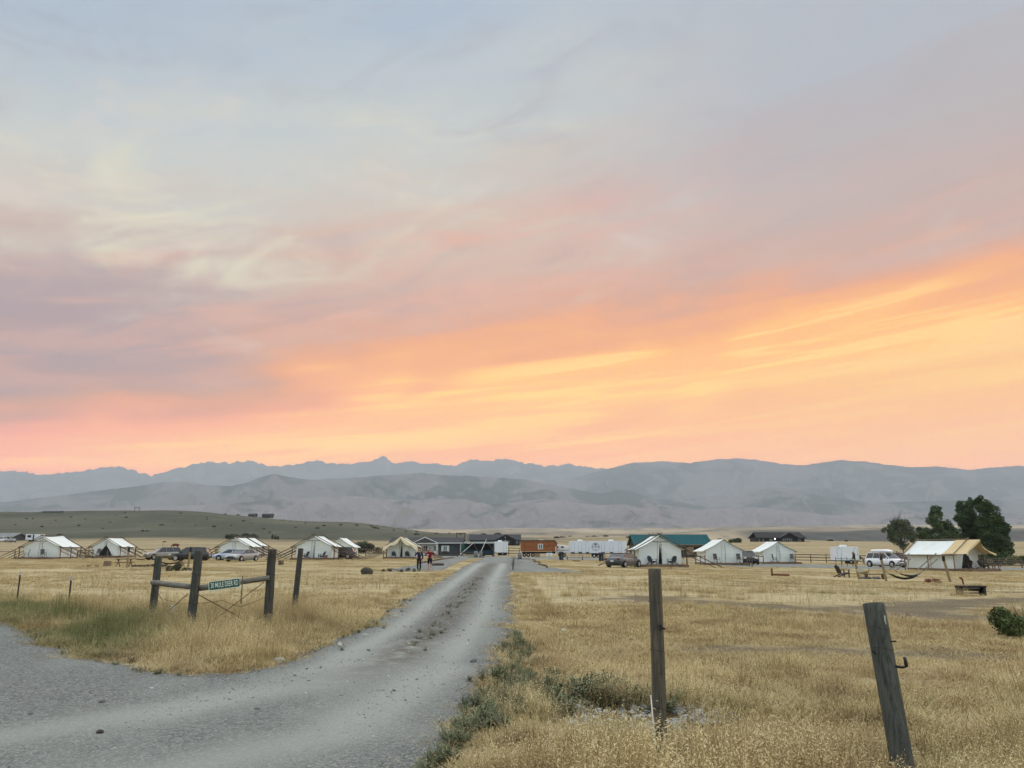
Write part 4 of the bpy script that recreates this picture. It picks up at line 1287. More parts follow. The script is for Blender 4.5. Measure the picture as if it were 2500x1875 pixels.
# ---------------------------------------------------------------- vehicles
def wheel_geo(parent, x, s_, w, r):
    t = thing_part('wheel', parent, (x, s_ * (w - 0.11), r))
    MB().lathe([(r * 0.62, -0.10), (r * 0.95, -0.11), (r, -0.07), (r, 0.07), (r * 0.95, 0.11), (r * 0.62, 0.10)], (0, 0, 0), 18, 'y').build('tyre', 'tyre', t, smooth=False)
    MB().lathe([(0.05, -0.113), (r * 0.55, -0.108), (r * 0.63, -0.09), (r * 0.63, 0.09), (r * 0.55, 0.108), (0.05, 0.113)], (0, 0, 0), 14, 'y').build('rim', 'rim', t)
    return t
def thing_part(name, parent, loc):
    o = bpy.data.objects.new(name, None)
    o.empty_display_size = 0.1
    C.objects.link(o)
    o.parent = parent
    o.location = loc
    return o
def car(label, loc, heading, mat, kind='sedan', cat='car', roofbox=False):
    """front along local +x"""
    P_ = dict(
        sedan=dict(L=4.6, W=1.80, r=0.32, st=[(-2.28, .78, .42, .86), (-2.15, .86, .26, .98), (-1.55, .90, .20, 1.02), (-.6, .90, .18, .96), (.6, .90, .18, .94), (1.2, .90, .20, .92), (1.95, .86, .22, .78), (2.22, .76, .32, .66)],
                   gb=(-1.75, 1.25), gr=(-0.95, 0.35), zb=.94, zr=1.44, piv=(-.25,)),
        suv=dict(L=4.7, W=1.90, r=0.37, st=[(-2.34, .86, .46, 1.02), (-2.24, .93, .32, 1.10), (-1.5, .95, .26, 1.10), (-.5, .95, .24, 1.08), (.7, .95, .24, 1.06), (1.25, .95, .26, 1.04), (2.05, .90, .28, .96), (2.34, .82, .40, .82)],
                 gb=(-2.18, 1.22), gr=(-1.9, 0.45), zb=1.06, zr=1.70, piv=(-1.15, -.15)),
        big=dict(L=5.3, W=2.0, r=0.41, st=[(-2.64, .92, .52, 1.12), (-2.54, .99, .38, 1.20), (-1.6, 1.0, .32, 1.20), (-.5, 1.0, .30, 1.18), (.9, 1.0, .30, 1.16), (1.45, 1.0, .32, 1.15), (2.40, .98, .34, 1.06), (2.66, .92, .44, .96)],
                 gb=(-2.48, 1.40), gr=(-2.2, 0.55), zb=1.16, zr=1.90, piv=(-1.35, -.2)),
        pickup=dict(L=5.6, W=1.95, r=0.40, st=[(-2.8, .92, .52, 1.10), (-2.7, .96, .42, 1.16), (-1.2, .97, .34, 1.14), (-.3, .97, .32, 1.12), (.9, .97, .32, 1.12), (1.5, .97, .34, 1.10), (2.55, .94, .36, 1.04), (2.8, .88, .46, .92)],
                    gb=(-1.0, 1.35), gr=(-.75, .55), zb=1.12, zr=1.82, piv=(.0,)))[kind]
    t = thing('pickup_truck' if kind == 'pickup' else ('suv' if kind in ('suv', 'big') else 'sedan'), label, cat, loc, heading, 'cars parked about the camp')
    rings = []
    for x, w, zb, zt in P_['st']:
        pts = [(-w * .84, zb), (-w * .98, zb + .10), (-w, (zb + zt) / 2), (-w * .97, zt - .16), (-w * .90, zt - .02), (-w * .5, zt + .02)]
        pts = pts + [(-a, b) for a, b in reversed(pts)]
        rings.append([(x, a, b) for a, b in pts])
    MB().loft(rings).build('body', mat, t, smooth=True)
    W2 = P_['W'] / 2
    xb0, xb1 = P_['gb']; xr0, xr1 = P_['gr']; zb, zr = P_['zb'], P_['zr']
    wb, wr = W2 * .90, W2 * .70
    B = [(xb0, -wb, zb), (xb1, -wb, zb), (xb1, wb, zb), (xb0, wb, zb)]
    Tp = [(xr0, -wr, zr - .04), (xr1, -wr, zr - .04), (xr1, wr, zr - .04), (xr0, wr, zr - .04)]
    def win(name, q, inset=0.0):
        MB().poly(q).build(name, 'glass', t)
    win('side_window', [B[0], B[1], Tp[1], Tp[0]])
    win('side_window', [B[3], B[2], Tp[2], Tp[3]])
    win('windshield', [B[1], B[2], Tp[2], Tp[1]])
    win('rear_window', [B[0], B[3], Tp[3], Tp[0]])
    rf = MB()
    m_ = (xr0 + xr1) / 2
    rr_ = []
    for x, k, dz_ in ((xr0 - .08, .96, -.03), (xr0 + .12, 1.03, .015), (m_, 1.06, .035), (xr1 - .1, 1.03, .015), (xr1 + .1, .96, -.035)):
        rr_.append([(x, -wr * k, zr - .055 + dz_ * .3), (x, -wr * k * .97, zr + dz_ * .6), (x, -wr * k * .6, zr + dz_), (x, wr * k * .6, zr + dz_), (x, wr * k * .97, zr + dz_ * .6), (x, wr * k, zr - .055 + dz_ * .3)])
    rf.loft(rr_).build('roof', mat, t, smooth=True)
    for s_ in (-1, 1):
        def pil(xb, xr, r=.035):
            MB().tube((xb, s_ * wb * 1.0, zb - .03), (xr, s_ * wr * 1.0, zr - .05), r, r, 6).build('pillar', mat, t)
        pil(xb0, xr0, .05); pil(xb1, xr1, .035)
        for px_ in P_['piv']:
            pil(px_, px_ * .9 + .02, .03)
        MB().box((xb1 - .32, s_ * (W2 + .07), zb + .07), (.10, .16, .13)).build('mirror', mat, t, bev=.02)
        xf = P_['st'][-1][0]; xk = P_['st'][0][0]; zf = P_['st'][-1][3]; zk = P_['st'][0][3]
        MB().box((xf - .06, s_ * W2 * .68, zf - .02), (.22, .34, .14), (0, 0, s_ * -.35)).build('headlight', 'headlight', t, bev=.03)
        MB().box((xk + .05, s_ * W2 * .74, zk - .02), (.16, .30, .17), (0, 0, s_ * .3)).build('taillight', 'taillight', t, bev=.03)
        for x in (P_['st'][-2][0] - .55 * 1, P_['st'][1][0] + .78):
            MB().lathe([(.0, -.008), (P_['r'] * 1.16, -.008), (P_['r'] * 1.16, .008), (0, .008)], (x, s_ * (W2 * 1.0 + .002), P_['r'] + .03), 18, 'y').build('wheel_arch', 'underbody', t)
            wheel_geo(t, x, s_, W2 + .10, P_['r'])
        for px_ in (xb1 - 1.1, xb1 - 2.1):
            if px_ > xb0:
                MB().box((px_, s_ * (W2 + .005), zb - .12), (.18, .025, .03)).build('door_handle', 'rim' if kind == 'sedan' else mat, t)
    xf = P_['st'][-1][0]; xk = P_['st'][0][0]
    MB().box((xf + .0, 0, P_['st'][-1][3] - .12), (.05, W2 * .95, .16)).build('grille', 'steel_dark', t, bev=.02)
    MB().box((xf - .02, 0, P_['st'][-1][2] + .08), (.10, W2 * 1.5, .12)).build('front_bumper', 'steel_dark', t, bev=.03)
    MB().box((xk + .04, 0, P_['st'][0][2] + .02), (.12, W2 * 1.55, .16)).build('rear_bumper', 'steel_dark', t, bev=.03)
    MB().box((xk - .012, 0, P_['st'][0][2] + .24), (.02, .34, .16)).build('plate', 'plate', t)
    MB().box((-0.05, 0, .30), (P_['L'] * .86, W2 * 1.7, .16)).build('underbody', 'underbody', t)
    if roofbox:
        rb = MB().loft([[(x, a * k, zr + .10 + b * h) for a, b in ((-.62, 0), (-.66, .5), (-.5, 1), (.5, 1), (.66, .5), (.62, 0))] for x, k, h in ((-2.0, .8, .12), (-1.7, 1, .30), (0.2, 1, .34), (.75, .9, .22), (.95, .6, .10))])
        rb.build('cargo_box', 'car_white', t, smooth=True)
        for x in (-1.4, .2):
            MB().box((x, 0, zr + .07), (.06, 1.5, .06)).build('roof_rack', 'steel_dark', t)
    return t
def car_at(label, col_, Y, deg, mat, kind, **k):
    return car(label, spot(col_, Y), R(deg), M[mat], kind, **k)
car_at('pale silver SUV behind the left hammock, its nose to the left', 399, 108, -135, 'car_tan', 'suv')
car_at('black SUV parked beside the silver SUV, behind the fence brace', 467, 99, 184, 'car_black', 'suv')
car_at('light blue sedan in profile in front of a framed tent', 566, 103, 188, 'car_blue', 'sedan')
car_at('silver sedan nose on beside the light blue sedan', 593, 95, -108, 'car_silver', 'sedan')
car_at('black car mostly hidden behind the poles of a tent left of the walkers', 828, 113, 180, 'car_black', 'suv')
car_at('grey sedan seen from behind, left of the peaked tent', 1522, 79, 52, 'car_grey', 'sedan')
car_at('dark pickup truck nose on between the two plain white tents', 1824, 108, -98, 'car_charcoal', 'pickup', cat='truck')
car_at('big white SUV with a white roof cargo box', 2160, 104, -68, 'car_white', 'big', roofbox=True)
car_at('dark red SUV behind the white SUV and the tan tent', 2203, 122, -60, 'car_red', 'big')
car_at('white pickup truck facing the lane, in front of the white camper', 1193, 158, -92, 'car_white', 'pickup', cat='truck')
car_at('white pickup truck far off by the ranch house at the left edge', 2, 282, 178, 'car_white', 'pickup', cat='truck')
car_at('dark sedan far off by the ranch house at the left edge', 23, 276, 150, 'car_silver', 'sedan')

# ---------------------------------------------------------------- trailers
def wheels_row(t, xs, y, r, rim='rim'):
    for x in xs:
        w = thing_part('wheel', t, (x, y, r))
        MB().lathe([(r * .6, -.1), (r, -.08), (r, .08), (r * .6, .1)], (0, 0, 0), 16, 'y').build('tyre', 'tyre', w)
        MB().lathe([(.04, -.112), (r * .62, -.09), (r * .62, .09), (.04, .112)], (0, 0, 0), 12, 'y').build('rim', rim, w)
def box_trailer(label, col0, col1, Y, H, zb, doors, logo=False, steps=False, axles=(0.0,), seg='shower_trailer', cat='trailer', mat='trailer_white', vents=(), dz=0.0):
    x0, x1 = X(col0, Y), X(col1, Y)
    L = x1 - x0
    z = gz((x0 + x1) / 2, Y)
    t = thing(seg, label, cat, ((x0 + x1) / 2, Y, z + dz))
    D = 2.4
    MB().box((0, D / 2, (zb + H) / 2), (L, D, H - zb)).build('body', mat, t, bev=0.08)
    MB().box((0, D / 2, H - 0.06), (L + 0.04, D + 0.04, 0.08)).build('roof_trim', 'white_trim', t)
    MB().box((0, D / 2, zb - 0.02), (L * 0.98, D * 0.9, 0.14)).build('chassis', 'underbody', t)
    for f in doors:
        x = -L / 2 + f * L
        w = 0.62
        d = MB().box((x, -0.012, zb + (H - zb) * 0.47), (w, 0.03, (H - zb) * 0.80)).build('door', mat, t)
        for s_ in (-1, 1):
            MB().box((x + s_ * w / 2, -0.02, zb + (H - zb) * 0.47), (0.035, 0.03, (H - zb) * 0.80)).build('door_jamb', 'seam', d)
        MB().box((x + 0.22, -0.05, zb + (H - zb) * 0.42), (0.06, 0.05, 0.14)).build('handle', 'seam', d)
        MB().box((x, -0.03, H - 0.22), (0.16, 0.06, 0.10)).build('porch_light', 'seam', d)
        if steps:
            st_ = MB().box((x, -0.30, zb + 0.02), (0.62, 0.5, 0.05)).build('step', 'steel_dark', d)
            MB().box((x, -0.55, zb - 0.22), (0.62, 0.28, 0.05)).build('step', 'plastic_grey', d)
            MB().box((x - 0.28, -0.45, zb / 2), (0.03, 0.4, zb)).box((x + 0.28, -0.45, zb / 2), (0.03, 0.4, zb)).build('step_legs', 'plastic_grey', d)
            MB().box((x, -0.05, zb + 0.16), (0.66, 0.06, 0.16)).build('folded_step', 'mat_black', d)
    for f in vents:
        MB().loft([[(-L / 2 + f * L + a * k, D / 2 + b * k, H + h) for a, b in ((-.5, -.4), (.5, -.4), (.5, .4), (-.5, .4))] for k, h in ((1, -.02), (.95, .2), (.7, .28))]).build('roof_unit', 'white_paint', t)
    for ax_ in axles:
        MB().box((ax_, 0.1, zb * 0.62), (1.9 if len(axles) == 1 else 1.4, 0.12, 0.62)).build('wheel_well', 'underbody', t)
        wheels_row(t, (ax_ - 0.42, ax_ + 0.42) if steps else (ax_,), 0.03, 0.36 if steps else 0.34, 'white_paint' if steps else 'rim')
    return t, L
tr, LT = box_trailer('long white shower trailer with six doors and a dark six-sided badge', 1391, 1530, 155, 3.22, 0.85, (0.055, 0.185, 0.31, 0.585, 0.735, 0.885), logo=True, steps=True, axles=(-0.4,), vents=(0.19, 0.74))
# badge: pointed six-sided outline, dark marks above and below, a band of worn lettering too small to read
cx_, cz_ = -LT / 2 + 0.455 * LT, 0.85 + 2.37 * 0.52
bd = thing_part('badge', tr, (cx_, -0.02, cz_))
hexp = [(0, .82), (.62, .50), (.80, .05), (.62, -.50), (0, -.82), (-.62, -.50), (-.80, .05), (-.62, .50)]
MB().path([(a * .95, -.006, b) for a, b in hexp + hexp[:1]], .028, 5).build('outline', 'logo_ink', bd)
MB().prism([(-.22, .34), (-.18, .60), (-.06, .68), (.02, .60), (.18, .74), (.06, .42), (-.05, .30)], -.02, -.004).build('upper_mark', 'logo_ink', bd)
MB().prism([(.12, .34), (.24, .48), (.30, .34), (.22, .26)], -.02, -.004).build('upper_mark', 'logo_ink', bd)
MB().prism([(-.16, -.42), (-.10, -.36), (.02, -.50), (.16, -.46), (.14, -.58), (-.02, -.58)], -.02, -.004).build('lower_mark', 'logo_ink', bd)
for k in range(11):
    a = -.70 + .14 * k
    MB().box((a, -.012, .02 + .05 * math.sin(k * 1.9)), (.075 - .02 * (k % 2), .012, .26 + .06 * math.sin(k * 2.7))).build('band_mark', 'seam' if k % 3 else 'logo_ink', bd)
box_trailer('small white trailer with a roof unit, behind the right hammocks', 2040, 2096, 128, 2.75, 0.55, (0.16, 0.86), axles=(0.5,), seg='white_trailer', vents=(0.46,))
cp, LC = box_trailer('white camper trailer behind the white pickup, left of the lane end', 1207, 1240, 172, 3.0, 0.6, (0.8,), axles=(0.3,), seg='camper_trailer', vents=(0.4,))
rv, LR = box_trailer('white camper with one large dark window far off at the left', 58, 96, 285, 2.75, 0.7, (), axles=(-0.6,), seg='camper_trailer', dz=0.0)
MB().box((-LR / 2 + 1.4, -0.03, 2.0), (1.35, 0.05, 0.85)).build('window', 'glass', rv)
MB().box((-LR / 2 + 2.9, -0.03, 1.7), (0.5, 0.05, 1.9)).build('dark_panel', 'mat_black', rv)
# horse trailer with slanted nose
xh, Yh = X(1376, 160), 160
ht_ = thing('horse_trailer', 'white horse trailer between the brown cabin and the shower trailer', 'trailer', (xh, Yh, gz(xh, Yh)))
MB().prism([(-2.4, .75), (1.9, .75), (1.9, 2.1), (-2.2, 2.55), (-2.4, 2.3)], 0, 2.2).build('body', 'white_paint', ht_, bev=0.08)
for k in range(2):
    MB().prism(round_rect(.62, .30, .1), -.03, .0).build('window', 'glass', ht_).location = (-1.35 + 1.1 * k, 0, 1.95)
MB().box((-.2, -.02, 1.35), (4.1, .03, .08)).build('stripe', 'logo_ink', ht_)
MB().box((-.3, -.05, .75), (1.9, .2, .12)).build('fender', 'steel_dark', ht_)
wheels_row(ht_, (-.75, .1), .03, .36)
# brown cabin on a trailer
xc0, xc1, Yc = X(1271, 158), X(1360, 158), 158
cb = thing('cabin_trailer', 'rust brown wooden cabin trailer with one white framed window', 'cabin', ((xc0 + xc1) / 2, Yc, gz(4, Yc)))
LCb = xc1 - xc0
hl = LCb / 2
for k in range(4):
    a, b = -hl + (LCb - 0.35) * k / 4, -hl + (LCb - 0.35) * (k + 1) / 4
    MB().box(((a + b) / 2, 0.01, 2.12), (b - a - 0.015, 0.05, 2.02)).build('wall_panel', 'cabin_wood', cb)
MB().box((-0.17, 1.35, 2.1), (LCb - 0.37, 2.6, 2.0)).build('body', 'log_dark', cb)
MB().prism([(hl - 0.35, 1.1), (hl, 1.1), (hl, 2.5), (hl - 0.35, 3.1)], 0.05, 2.5).build('sloped_end', 'cabin_wood', cb)
MB().prism([(-hl - .08, 3.12), (hl - .42, 3.12), (hl + .08, 2.5), (hl + .1, 2.62), (hl - .38, 3.32), (-hl - .08, 3.32)], -.12, 2.8).build('roof', 'log_dark', cb)
MB().box((0.55, 1.2, 3.36), (0.95, 0.6, 0.14)).build('roof_vent', 'white_paint', cb)
wn = MB().box((0.32, -0.04, 2.05), (1.0, 0.06, 1.05)).build('window', 'white_trim', cb)
for s_ in (-1, 1):
    MB().box((0.32 + s_ * 0.21, -0.075, 2.05), (0.34, 0.02, 0.86)).build('pane', 'glass_pale', wn)
MB().box((0, 0.6, 0.85), (LCb * 0.92, 0.3, 0.35)).build('chassis', 'underbody', cb)
wheels_row(cb, (-2.9, -2.1, -1.2), 0.25, 0.40)
MB().box((hl - .25, .0, 1.2), (.16, .1, 1.7)).build('corner_post', 'white_trim', cb)

def simple_box(name, label, cat, col_, Y, size, mat, lid=None, legs=False, dz=0.0):
    t = thing(name, label, cat, spot(col_, Y))
    w, d, h = size
    z0 = h * 0.45 if legs else 0
    MB().box((0, 0, (z0 + h) / 2 + dz), (w, d, h - z0)).build('body', mat, t, bev=0.03)
    if lid:
        MB().box((0, 0, h + 0.04 + dz), (w + 0.08, d + 0.08, 0.08)).build('lid', lid, t, bev=0.02)
    if legs:
        for a in (-1, 1):
            for b in (-1, 1):
                MB().box((a * (w / 2 - .05), b * (d / 2 - .05), z0 / 2), (.06, .06, z0)).build('leg', mat, t)
        MB().box((0, 0, z0 * .35), (w, .05, .05)).build('lower_bar', mat, t)
    return t
wc = simple_box('utility_cart', 'white cart on legs in front of the brown cabin', 'cart', 1341, 150, (1.15, 0.6, 0.85), 'white_paint', legs=True)
MB().box((0, -0.32, 0.66), (0.16, 0.02, 0.1)).build('vent', 'logo_ink', wc)
simple_box('storage_box', 'tan storage box under the cabin window', 'box', 1312, 152, (1.0, 0.5, 0.65), 'stall_wood', lid='stall_wood')
# grills and folding tables of the camp kitchen
def grill(label, col_, Y):
    t = thing('barbecue_grill', label, 'grill', spot(col_, Y))
    MB().box((0, 0, .45), (.62, .5, .86)).build('cabinet', 'black_paint', t, bev=.02)
    MB().box((0, 0, .92), (1.05, .55, .08)).build('shelf', 'black_paint', t)
    MB().lathe([(.05, -.34), (.26, -.34), (.28, 0), (.26, .34), (.05, .34)], (0, 0, 1.02), 12, 'x').build('hood', 'black_paint', t)
    MB().box((0.08, -.26, .45), (.05, .02, .8)).build('door_seam', 'seam', t)
    return t
grill('black grill cabinet nearest the shower trailer steps, by the left table', 1370, 119)
grill('black grill cabinet left of the grey sedan', 1467, 116)
def fold_table(label, col_, Y, w):
    t = thing('folding_table', label, 'table', spot(col_, Y))
    MB().box((0, 0, .74), (w, .75, .04)).build('top', 'plastic_grey', t)
    for a in (-1, 1):
        for b in (-1, 1):
            MB().tube((a * w * .38, b * .3, 0), (a * w * .42, b * .3, .74), .02).build('leg', 'steel_dark', t)
    for a in (-1, 1):
        MB().box((0, a * .62, .44), (w, .24, .04)).build('seat_plank', 'plastic_grey', t)
        for b in (-1, 1):
            MB().tube((b * w * .4, a * .62, 0), (b * w * .4, a * .62, .44), .02).build('seat_leg', 'steel_dark', t)
fold_table('long grey folding table in front of the shower trailer', 1403, 121, 2.9)
fold_table('short grey folding table beside the right grill', 1484, 117, 1.5)
pl_ = MB().box((0, 0, .06), (1.1, .3, .12)).build('timber', 'rust')
pl_.location = spot(1407, 112)
tag(pl_, 'short reddish timber lying in the grass below the tables', 'timber')
pl2 = MB().box((0, 0, .06), (0.9, .3, .12)).build('timber', 'rust')
pl2.location = spot(1483, 106)
tag(pl2, 'short reddish timber lying left of the grey sedan', 'timber')

# green and blue kitchen trailer with an awning on white poles
xk0, xk1, Yk = X(1127, 150), X(1207, 150), 150
kt = thing('kitchen_trailer', 'green and blue awning trailer propped on white poles, left of the lane end', 'trailer', ((xk0 + xk1) / 2, Yk, gz(-5, Yk)))
hk = (xk1 - xk0) / 2
MB().loft([[(-hk + x, y, z) for y, z in ((0, .5), (0, h_), (.3, h_ + .15), (2.2, h_ + .15), (2.2, .5))] for x, h_ in ((0, 1.9), (.25, 2.35), (.9, 2.45))]).build('rounded_nose', 'tarp_green', kt, smooth=True)
MB().box((hk * .10, 1.6, 1.45), (hk * 1.75, 1.2, 1.9)).build('body', 'tarp_blue', kt)
MB().box((.25, .9, 1.75), (hk * 1.4, .3, 1.0)).build('opening_shade', 'mat_black', kt)  # black block colours in the shade inside the open front
MB().box((.3, -.1, .80), (hk * 1.7, .08, .75)).build('skirt_panel', 'tarp_blue', kt)
MB().sheet([[(-hk + .4 + (2 * hk - .4) * i / 6, -.9 + 1.9 * j / 3, 2.72 - .12 * (3 - j) / 3 - .04 * math.sin(i)) for i in range(7)] for j in range(4)]).build('awning', 'tarp_green', kt, smooth=True)
MB().box((.2, -.92, 2.56), (2 * hk - .4, .05, .12)).build('awning_rail', 'white_trim', kt)
MB().box((.2, 1.3, 2.74), (2 * hk - .3, 1.6, .06)).build('roof', 'white_trim', kt)
MB().box((hk - .12, .2, 1.5), (.24, 1.6, 2.0)).build('end_panel', 'tarp_blue', kt)
for p, q in (((-hk - .6, -1.1, 0), (-.9, -.9, 2.55)), ((.4, -1.2, .4), (1.6, -.95, 3.2))):
    MB().tube(p, q, .06).build('pole', 'white_trim', kt)
for p, q in (((-.9, -.9, 2.5), (-.1, -.9, 1.2)), ((1.9, -.9, 2.5), (2.9, -.9, 1.2)), ((hk - .1, -.9, 0), (hk - .1, -.9, 2.5)), ((hk + .1, -.9, .9), (hk + .9, -1.0, 0))):
    MB().tube(p, q, .03).build('strut', 'stall_wood', kt)
MB().lathe([(.1, 0), (.16, .05), (.16, .55), (.08, .65)], (.35, -1.3, 0), 10).build('gas_bottle', 'white_paint', kt)

# grey bins on dark mats at the end of the lane
def bin_(label, col_, Y, r, h, mat_w=None):
    t = thing('bin', label, 'bin', spot(col_, Y))
    z0 = 0.10 if mat_w else 0
    MB().lathe([(r * .9, z0), (r, z0 + .03), (r, z0 + h * .82), (r * .86, z0 + h * .9), (r * .8, z0 + h), (r * .3, z0 + h + .03)], (0, 0, 0), 16).build('drum', 'stone_grey', t, smooth=True)
    if mat_w:
        MB().box((mat_w[1], 0, .05), (mat_w[0], 1.3, .12)).build('base_slab', 'mat_black', t)
bin_('grey round bin on a black slab left of the lane end', 1162, 138, .38, .98, (2.8, .05))
bin_('smaller grey round bin standing behind the left bin', 1174, 146, .32, 1.0)
bin_('grey round bin on a black slab right of the lane end', 1269, 126, .33, .95, (2.6, .35))

# ---------------------------------------------------------------- buildings
def gable_roof(t, x0, x1, y0, y1, ze, zr, ov, mat, th=0.16, hip=0.0):
    """ridge along x; hip pulls the ridge ends in"""
    ym = (y0 + y1) / 2
    X0, X1 = x0 - ov, x1 + ov
    sl = (zr - ze) / (ym - y0)
    yf, yb = y0 - ov, y1 + ov
    zf = ze - ov * sl
    v = [(X0, yf, zf), (X1, yf, zf), (X1 - hip, ym, zr), (X0 + hip, ym, zr), (X0, yb, zf), (X1, yb, zf)]
    vs = v + [(a, b, c + th) for a, b, c in v]
    fs = [(0, 1, 2, 3), (3, 2, 5, 4), (6, 9, 8, 7), (9, 10, 11, 8), (0, 6, 7, 1), (4, 5, 11, 10), (0, 3, 9, 6), (3, 4, 10, 9), (1, 7, 8, 2), (2, 8, 11, 5)]
    return MB().add(vs, fs).build('roof', mat, t)
def gable_ends(t, x0, x1, y0, y1, ze, zr, mat):
    ym = (y0 + y1) / 2
    for x in (x0, x1):
        MB().prism([(y0, ze - .02), (y1, ze - .02), (ym, zr - .06)], x - .03, x + .03, 'x').build('gable', mat, t)
def window(t, x, z, w, h, y=0.0, frame='white_trim', pane='glass_pale', n=2):
    o = MB().box((x, y - .03, z), (w + .16, .08, h + .16)).build('window', frame, t)
    for k in range(n):
        MB().box((x - w / 2 + w * (k + .5) / n, y - .08, z), (w / n - .06, .03, h)).build('pane', pane, o)
    return o
def house(name, label, col0, col1, Y, zb, ze, zr, D, wall, roof, ov=.5, hip=0.0, cat='house'):
    x0, x1 = X(col0, Y), X(col1, Y)
    cx = (x0 + x1) / 2
    t = thing(name, label, cat, (cx, Y, zb))
    h = (x1 - x0) / 2
    MB().box((0, D / 2, (ze - zb) / 2 - .3), (2 * h, D, ze - zb + .6)).build('wall', wall, t)
    gable_roof(t, -h, h, 0, D, ze - zb, zr - zb, ov, roof, hip=hip)
    if not hip:
        gable_ends(t, -h, h, 0, D, ze - zb, zr - zb, wall)
    return t, h

# grey manufactured house with a white porch
ha, hA = house('grey_house', 'long grey house with a white gabled porch and a white shuttered window', 955, 1124, 152, .35, 2.95, 3.9, 8, 'siding_blue', 'shingle')
def lx(col_, Y, t):
    return X(col_, Y) - t.location.x
gw0, gw1 = lx(1012, 152, ha), lx(1066, 152, ha)
MB().box(((gw0 + gw1) / 2 + .3, -.02, 1.25), (gw1 - gw0, .06, 2.5)).build('porch_wall', 'siding_white', ha)
gm = (gw0 + gw1) / 2
MB().prism([(gw0 - .3, 2.55), (gw1 + .3, 2.55), (gm, 3.6)], -1.2, 1.5).build('porch_gable', 'siding_dark', ha)
for a, b in (((gw0 - .4, -1.25, 2.52), (gm, -1.25, 3.66)), ((gm, -1.25, 3.66), (gw1 + .4, -1.25, 2.52)), ((gw0 - .4, -1.25, 2.5), (gw1 + .4, -1.25, 2.5))):
    MB().tube(a, b, .09, n=4).build('porch_trim', 'white_trim', ha)
MB().box((0, -.55, 2.56), (2 * hA + .9, .06, .14)).build('eave_trim', 'white_trim', ha)
MB().box((hA + .02, -.03, 1.2), (.16, .12, 2.6)).build('corner_trim', 'white_trim', ha)
MB().box((gw1 + .12, -1.2, 1.2), (.14, .14, 2.5)).build('porch_post', 'white_trim', ha)
window(ha, lx(1039, 152, ha), 1.55, .8, .9, -.06, pane='glass')
dr = MB().box((lx(1062, 152, ha), -.08, 1.15), (.85, .06, 2.0)).build('door', 'white_trim', ha)
MB().box((lx(1062, 152, ha), -.12, 1.6), (.55, .03, .85)).build('pane', 'glass_pale', dr)
sh = MB().box((lx(1087, 152, ha), -.05, 1.5), (1.50, .06, 1.15)).build('shutter_panel', 'white_trim', ha)
w2_ = window(ha, lx(1087, 152, ha), 1.55, .7, .8, -.08)
MB().box((lx(1087, 152, ha), -.25, .98), (.95, .25, .14)).build('flower_box', 'mat_black', ha)
pd = MB().box((gm, -1.0, .18), (gw1 - gw0 + 1.4, 2.0, .12)).build('porch_deck', 'fence_wood', ha)
for k in range(7):
    MB().box((gw0 + k * (gw1 - gw0 + 1.2) / 6, -1.95, .62), (.08, .08, .9)).build('baluster', 'log_dark', pd)
MB().box((gm + .3, -1.95, 1.1), (gw1 - gw0 + 1.4, .1, .08)).build('handrail', 'log_dark', pd)
# dark house behind
hb, hB = house('dark_house', 'dark grey house with a black front gable behind the white camper', 1147, 1269, 282, 3.6, 5.15, 7.05, 10, 'siding_dark', 'shingle')
gm = lx(1235, 282, hb)
MB().prism([(gm - 3.2, -.6), (gm + 3.2, -.6), (gm + 3.2, 1.55), (gm, 3.2), (gm - 3.2, 1.55)], -1.0, 4.0).build('front_gable', 'siding_black', hb)
for s_ in (-1, 1):
    MB().prism([(gm, 3.22), (gm + s_ * 3.7, 1.35), (gm + s_ * 3.7, 1.6), (gm, 3.5)], -1.5, 4.5).build('gable_roof', 'shingle', hb)
for x_ in (gm - 2.4, gm - .6, gm + .9, gm + 4.0, gm + 5.2):
    window(hb, x_, .75, .8, 1.0, -1.02 if x_ < gm + 3 else -.02, 'siding_black', 'glass_pale', 1)
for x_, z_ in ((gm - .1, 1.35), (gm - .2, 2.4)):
    MB().lathe([(.05, -.18), (.2, 0), (.05, .18)], (gm - .1 if z_ < 2 else gm - .2, -1.1, z_), 8).build('wall_lamp', 'white_trim', hb)  # small white double cones on the gable front
# teal barn
bn_, hBn = house('barn', 'open fronted dark barn with a long teal metal roof', 1552, 1735, 166, .1, 2.75, 4.75, 9, 'barn_dark', 'roof_teal', ov=.45, cat='barn')
for k in range(24):
    x_ = -hBn - .4 + (2 * hBn + .8) * k / 23
    MB().path([(x_, -.48, 2.62), (x_, 4.48, 4.86)], .028, 4).build('roof_seam', 'roof_teal', bn_)
MB().box((0, -.5, 2.54), (2 * hBn + .9, .05, .16)).build('eave_trim', 'stall_wood', bn_)
for k in range(8):
    MB().box((-hBn + .2 + (2 * hBn - .4) * k / 7, -.08, 1.2), (.2, .16, 2.6)).build('barn_post', 'log_dark', bn_)
for c_ in (1655, 1685):
    dd = MB().box((lx(c_, 166, bn_), -.14, 1.35), (1.5, .08, 1.5)).build('stall_door', 'stall_wood', bn_)
    MB().box((lx(c_, 166, bn_) + .8, -.12, 2.2), (2.2, .05, .1)).build('door_track', 'stall_wood', dd)
